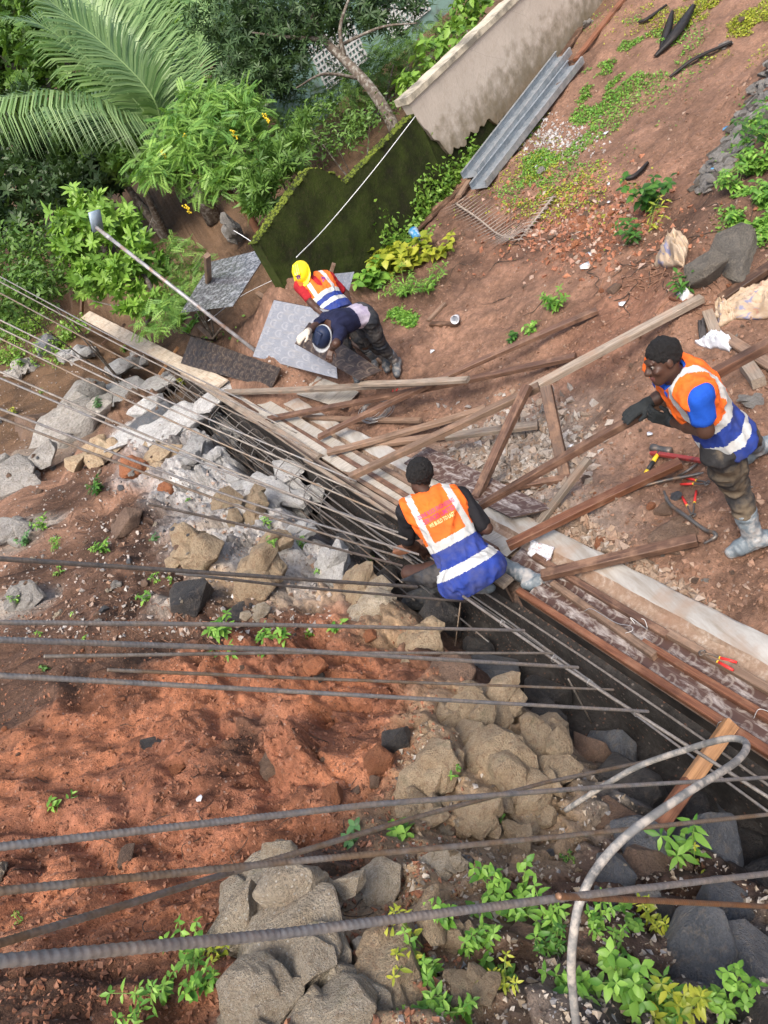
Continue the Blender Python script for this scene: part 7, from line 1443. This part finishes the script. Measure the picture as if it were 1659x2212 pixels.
def flat_bag():
    c = [PF(1150,1172,.05), PF(1200,1188,.05), PF(1184,1226,.05), PF(1143,1204,.05)]; o0 = sum(c)/4; V = []; res = 14
    for i in range(res+1):
        for j in range(res+1): s, t = i/res, j/res; q = (c[0]*(1-s)+c[1]*s)*(1-t)+(c[3]*(1-s)+c[2]*s)*t; V.append(q-o0+UPW*(.035+.03*float(fbm2(np.array(s*4.), np.array(t*4.), 3, 5))))
    n = len(V); V += [v-UPW*.022 for v in V]; q_ = lambda i, j: i*(res+1)+j; Fc = []
    for i in range(res):
        for j in range(res): f = (q_(i, j), q_(i, j+1), q_(i+1, j+1), q_(i+1, j)); Fc += [f, tuple(x+n for x in f[::-1])]
    rim = [q_(i, 0) for i in range(res)]+[q_(res, j) for j in range(res)]+[q_(i, res) for i in range(res, 0, -1)]+[q_(0, j) for j in range(res, 0, -1)]
    Fc += [(a, b, b+n, a+n) for a, b in zip(rim, rim[1:]+rim[:1])]
    k = NT('nail_bag'); v = k.coord(); c1 = k.mix(k.ramp(k.noise(v, 60, 4, .6), [(.4, 0), (.6, 1)]), (.42, .42, .44), (.72, .72, .76)); c1 = k.mix(k.ramp(k.noise(v, 22, 3, .6), [(.62, 0), (.66, .6)]), c1, (.6, .2, .2)); m = k.set(col=c1, rough=.25, normal=k.bump(k.noise(v, 45, 4, .6), .5, .01)); tag(obj('nail_bag', mesh_np('nail_bag', V, Fc, m), None, o0), 'small clear plastic bag of nails on the footing', 'plastic bag')
flat_bag()
def cup(u, v, r, h, mat, label, name, cat, tilt=1.2):
    p = P(u, v); mb = MB(); R = np.array(Euler((tilt, 0, rng.uniform(0, 6))).to_matrix()); pr = [(.75, 0), (.8, .3), (1, 1), (.92, 1), (.72, .06)]; n = 12; V = [R @ np.array([r*a*math.cos(6.283*j/n), r*a*math.sin(6.283*j/n), h*b]) for a, b in pr for j in range(n)]; mb.add([q+np.array([0, 0, r]) for q in V], [(i*n+j, i*n+(j+1) % n, i*n+n+(j+1) % n, i*n+n+j) for i in range(len(pr)-1) for j in range(n)]+[tuple(range(n-1, -1, -1))])
    tag(obj(name, mb.mesh(name, mat), None, p), label, cat)
cup(990,694,.055,.12,PLAS,'pale plastic cup lying on the red floor','plastic_cup','cup'); cup(906,524,.08,.17,m_plain('blue_tin', (.05, .28, .55), .35, 0, .3, 10, dirt=(.7, .7, .68)),'blue and white tin by the yellow leaves','tin','tin')
for i, (u, v, s, lb) in enumerate([(1315,440,.06,'grey plastic shard on the slope'), (1275,552,.10,'grey stick-like plastic strip on the slope'), (1265,578,.14,'grey fibre sheet scrap above the floor'), (935,762,.07,'white paper scrap near the grass line'), (1405,942,.05,'small glassy pebble scrap near the hammer'), (1345,660,.10,'pale cardboard scrap below the stone'), (1160,362,.07,'white scrap among the slope weeds'), (1315,400,.05,'tiny white scrap high on the slope'), (1235,966,.05,'white chip beside the dark post'), (435,1728,.05,'white leaf scrap on the lower red soil'), (1310,290,.08,'broken tile piece on the bare slope'), (1570,280,.10,'blue plastic scrap by the cobbles'), (1545,365,.12,'pale blue plastic bag by the cobbles')]):
    p = P(u, v); n = nrm_at(p[0], p[1]); mb = MB(); a = rng.uniform(0, 6.28); pts = [np.array([math.cos(a+t)*s*rng.uniform(.5, 1)*.6, math.sin(a+t)*s*rng.uniform(.3, .6), .01+rng.uniform(0, .02)]) for t in (0, .9, 2, 3.1, 4, 5.1)]
    mb.add(pts+[q+np.array([0, 0, .006]) for q in pts], [(5, 4, 3, 2, 1, 0), (6, 7, 8, 9, 10, 11)]+[(k, (k+1) % 6, 6+(k+1) % 6, 6+k) for k in range(6)]); tag(obj('scrap', mb.mesh('scrap', CLEAR if 'grey' in lb else (m_plain('blue_scrap', (.12, .35, .6), .4) if 'blue' in lb else PLAS)), None, p), lb, 'litter')
# coil of tie wire by the crossing timbers
mb = MB()
for i in range(16): c = PF(815,888,.06)+np.array([rng.gauss(0, .02), rng.gauss(0, .02), rng.uniform(0, .06)]); r = rng.uniform(.14, .20); ax = rng.uniform(-.3, .3); mb.tube([c+np.array([math.cos(a)*r, math.sin(a)*r, math.sin(a+ax*5)*.03]) for a in np.linspace(0, 6.3, 25)], .003, 4)
tag(obj('wire_coil', mb.mesh('wire_coil', WIRE)), 'coil of grey tie wire under the crossing timbers', 'wire coil')
# small lamp head on the leaning pipe
lp = pole_.matrix_world.translation; mb = MB(); mb.box(pa+np.array([.06, 0, .06]), (.09, .02, .14), np.array(Euler((.4, .3, .6)).to_matrix())); obj('lamp_head', mb.mesh('lamp_head', m_plain('lamp_grey', (.30, .38, .46), .35, .2)), pole_)
# --- tools
IRON = m_plain('worn_iron', (.13, .125, .12), .45, .5, .3, 10, .2, 50, dirt=(.22, .15, .10), dscale=9); REDG = m_plain('red_grip', (.62, .035, .03), .4); YELG = m_plain('yellow_band', (.80, .55, .03), .45, 0, .2, 14); BLKG = m_plain('black_grip', (.035, .035, .035), .55); REDB = m_plain('red_black_bar', (.34, .05, .045), .5, 0, .3, 4, dirt=(.05, .03, .03), dscale=7)
def at_ground(u, v, h): return P(u, v, h)
def child(nm, mb, mat, root, smooth=True): me = mb.mesh(nm, mat, smooth); o = obj(nm, me, root); return o
hm = empty('sledgehammer', at_ground(1428,972,.0)); tag(hm, 'sledgehammer with black and yellow handle on the red soil', 'hammer'); ho_ = np.array(hm.location); a = at_ground(1428,971,.05)-ho_; b = at_ground(1395,1022,.03)-ho_; ax = unit(b-a); sd = unit(np.cross(ax, UPW))
mb = MB()
mb.tube([a+sd*q for q in (-.088, -.08, -.045, -.022, .022, .045, .08, .088)], [.025, .033, .033, .027, .027, .033, .033, .025], 8)
child('hammer_head', mb, IRON, hm); Lh = np.linalg.norm(b-a)
for t0, t1, mt, nm in ((.03, .22, BLKG, 'handle'), (.22, .52, YELG, 'handle_band'), (.52, .88, BLKG, 'handle'), (.88, 1.0, YELG, 'handle_band')): mb = MB(); mb.tube([a+ax*Lh*t0, a+ax*Lh*t1], .017, 10); child(nm, mb, mt, hm)
def rod(pts, r, mat, label, name='crowbar', flat=False):
    sp = spline([at_ground(*p) for p in pts], 40); mb = MB(); mb.tube(sp, [r*(1 if 2 < i < len(sp)-4 else .6) for i in range(len(sp))], 8); tag(obj(name, mb.mesh(name, mat)), label, 'crowbar')
rod([(1434,1061,.02), (1447,1089,.05), (1483,1116,.05), (1522,1144,.04), (1541,1150,.05), (1545,1160,.05), (1521,1174,.03)], .014, IRON, 'hooked iron crowbar on the soil beside the boots'); rod([(1389,1050,.03), (1444,1036,.05), (1490,1028,.04), (1520,1021,.03)], .012, IRON, 'straight iron bar behind the red brace'); rod([(1464,1029,.02), (1491,1013,.04), (1527,983,.03)], .010, IRON, 'thin bent iron bar reaching toward the man in blue', 'iron_bar')
lumber('flat_bar', P(1408,978,.04), P(1540,999,.04), .035, .03, REDB, 'red and black flat iron bar beside the sledgehammer', 'iron bar', warp=.001)
def pincers(j, h1, h2, label, g=at_ground):
    J_ = g(*j); A = g(*h1); B = g(*h2); root = empty('pincers', J_); tag(root, label, 'pincers', 'red-handled pincers'); o0 = J_; m = (A+B)/2-o0; d = unit(m); s = unit((A-B)-d*((A-B) @ d)); L = np.linalg.norm(m)
    pv = d*L*.14
    for q, e, nm in ((1, A-o0, 'handle'), (-1, B-o0, 'handle')):
        mb = MB(); mb.tube(spline([-d*.0-s*q*.004, d*.02-s*q*.024, pv, pv+s*q*.014+d*.03, e*.5+pv*.3, e*.62], 18), .006, 6); arm_ = child('arm', mb, IRON, root); mb = MB(); mb.tube([e*.52+pv*.25, e*.8, e], [.009, .010, .008], 8); child('grip', mb, REDG, root); mb = MB(); mb.tube([e*.50+pv*.25, e*.53+pv*.25], .0095, 8); child('collar', mb, YELG, root)
pincers((1532,1044,.02), (1482,1032,.02), (1470,1046,.02), 'red-handled pincers pointing right by the man\'s knee'); pincers((1496,1117,.02), (1474,1073,.02), (1504,1060,.02), 'open red-handled pincers above the crowbar'); pincers((1511,1408,.12), (1592,1431,.09), (1584,1448,.11), 'red-handled pincers lying on the near formwork', PF); pincers((845,868,.05), (849,842,.04), (859,839,.04), 'red-handled pincers by the far crossing timbers', PF)
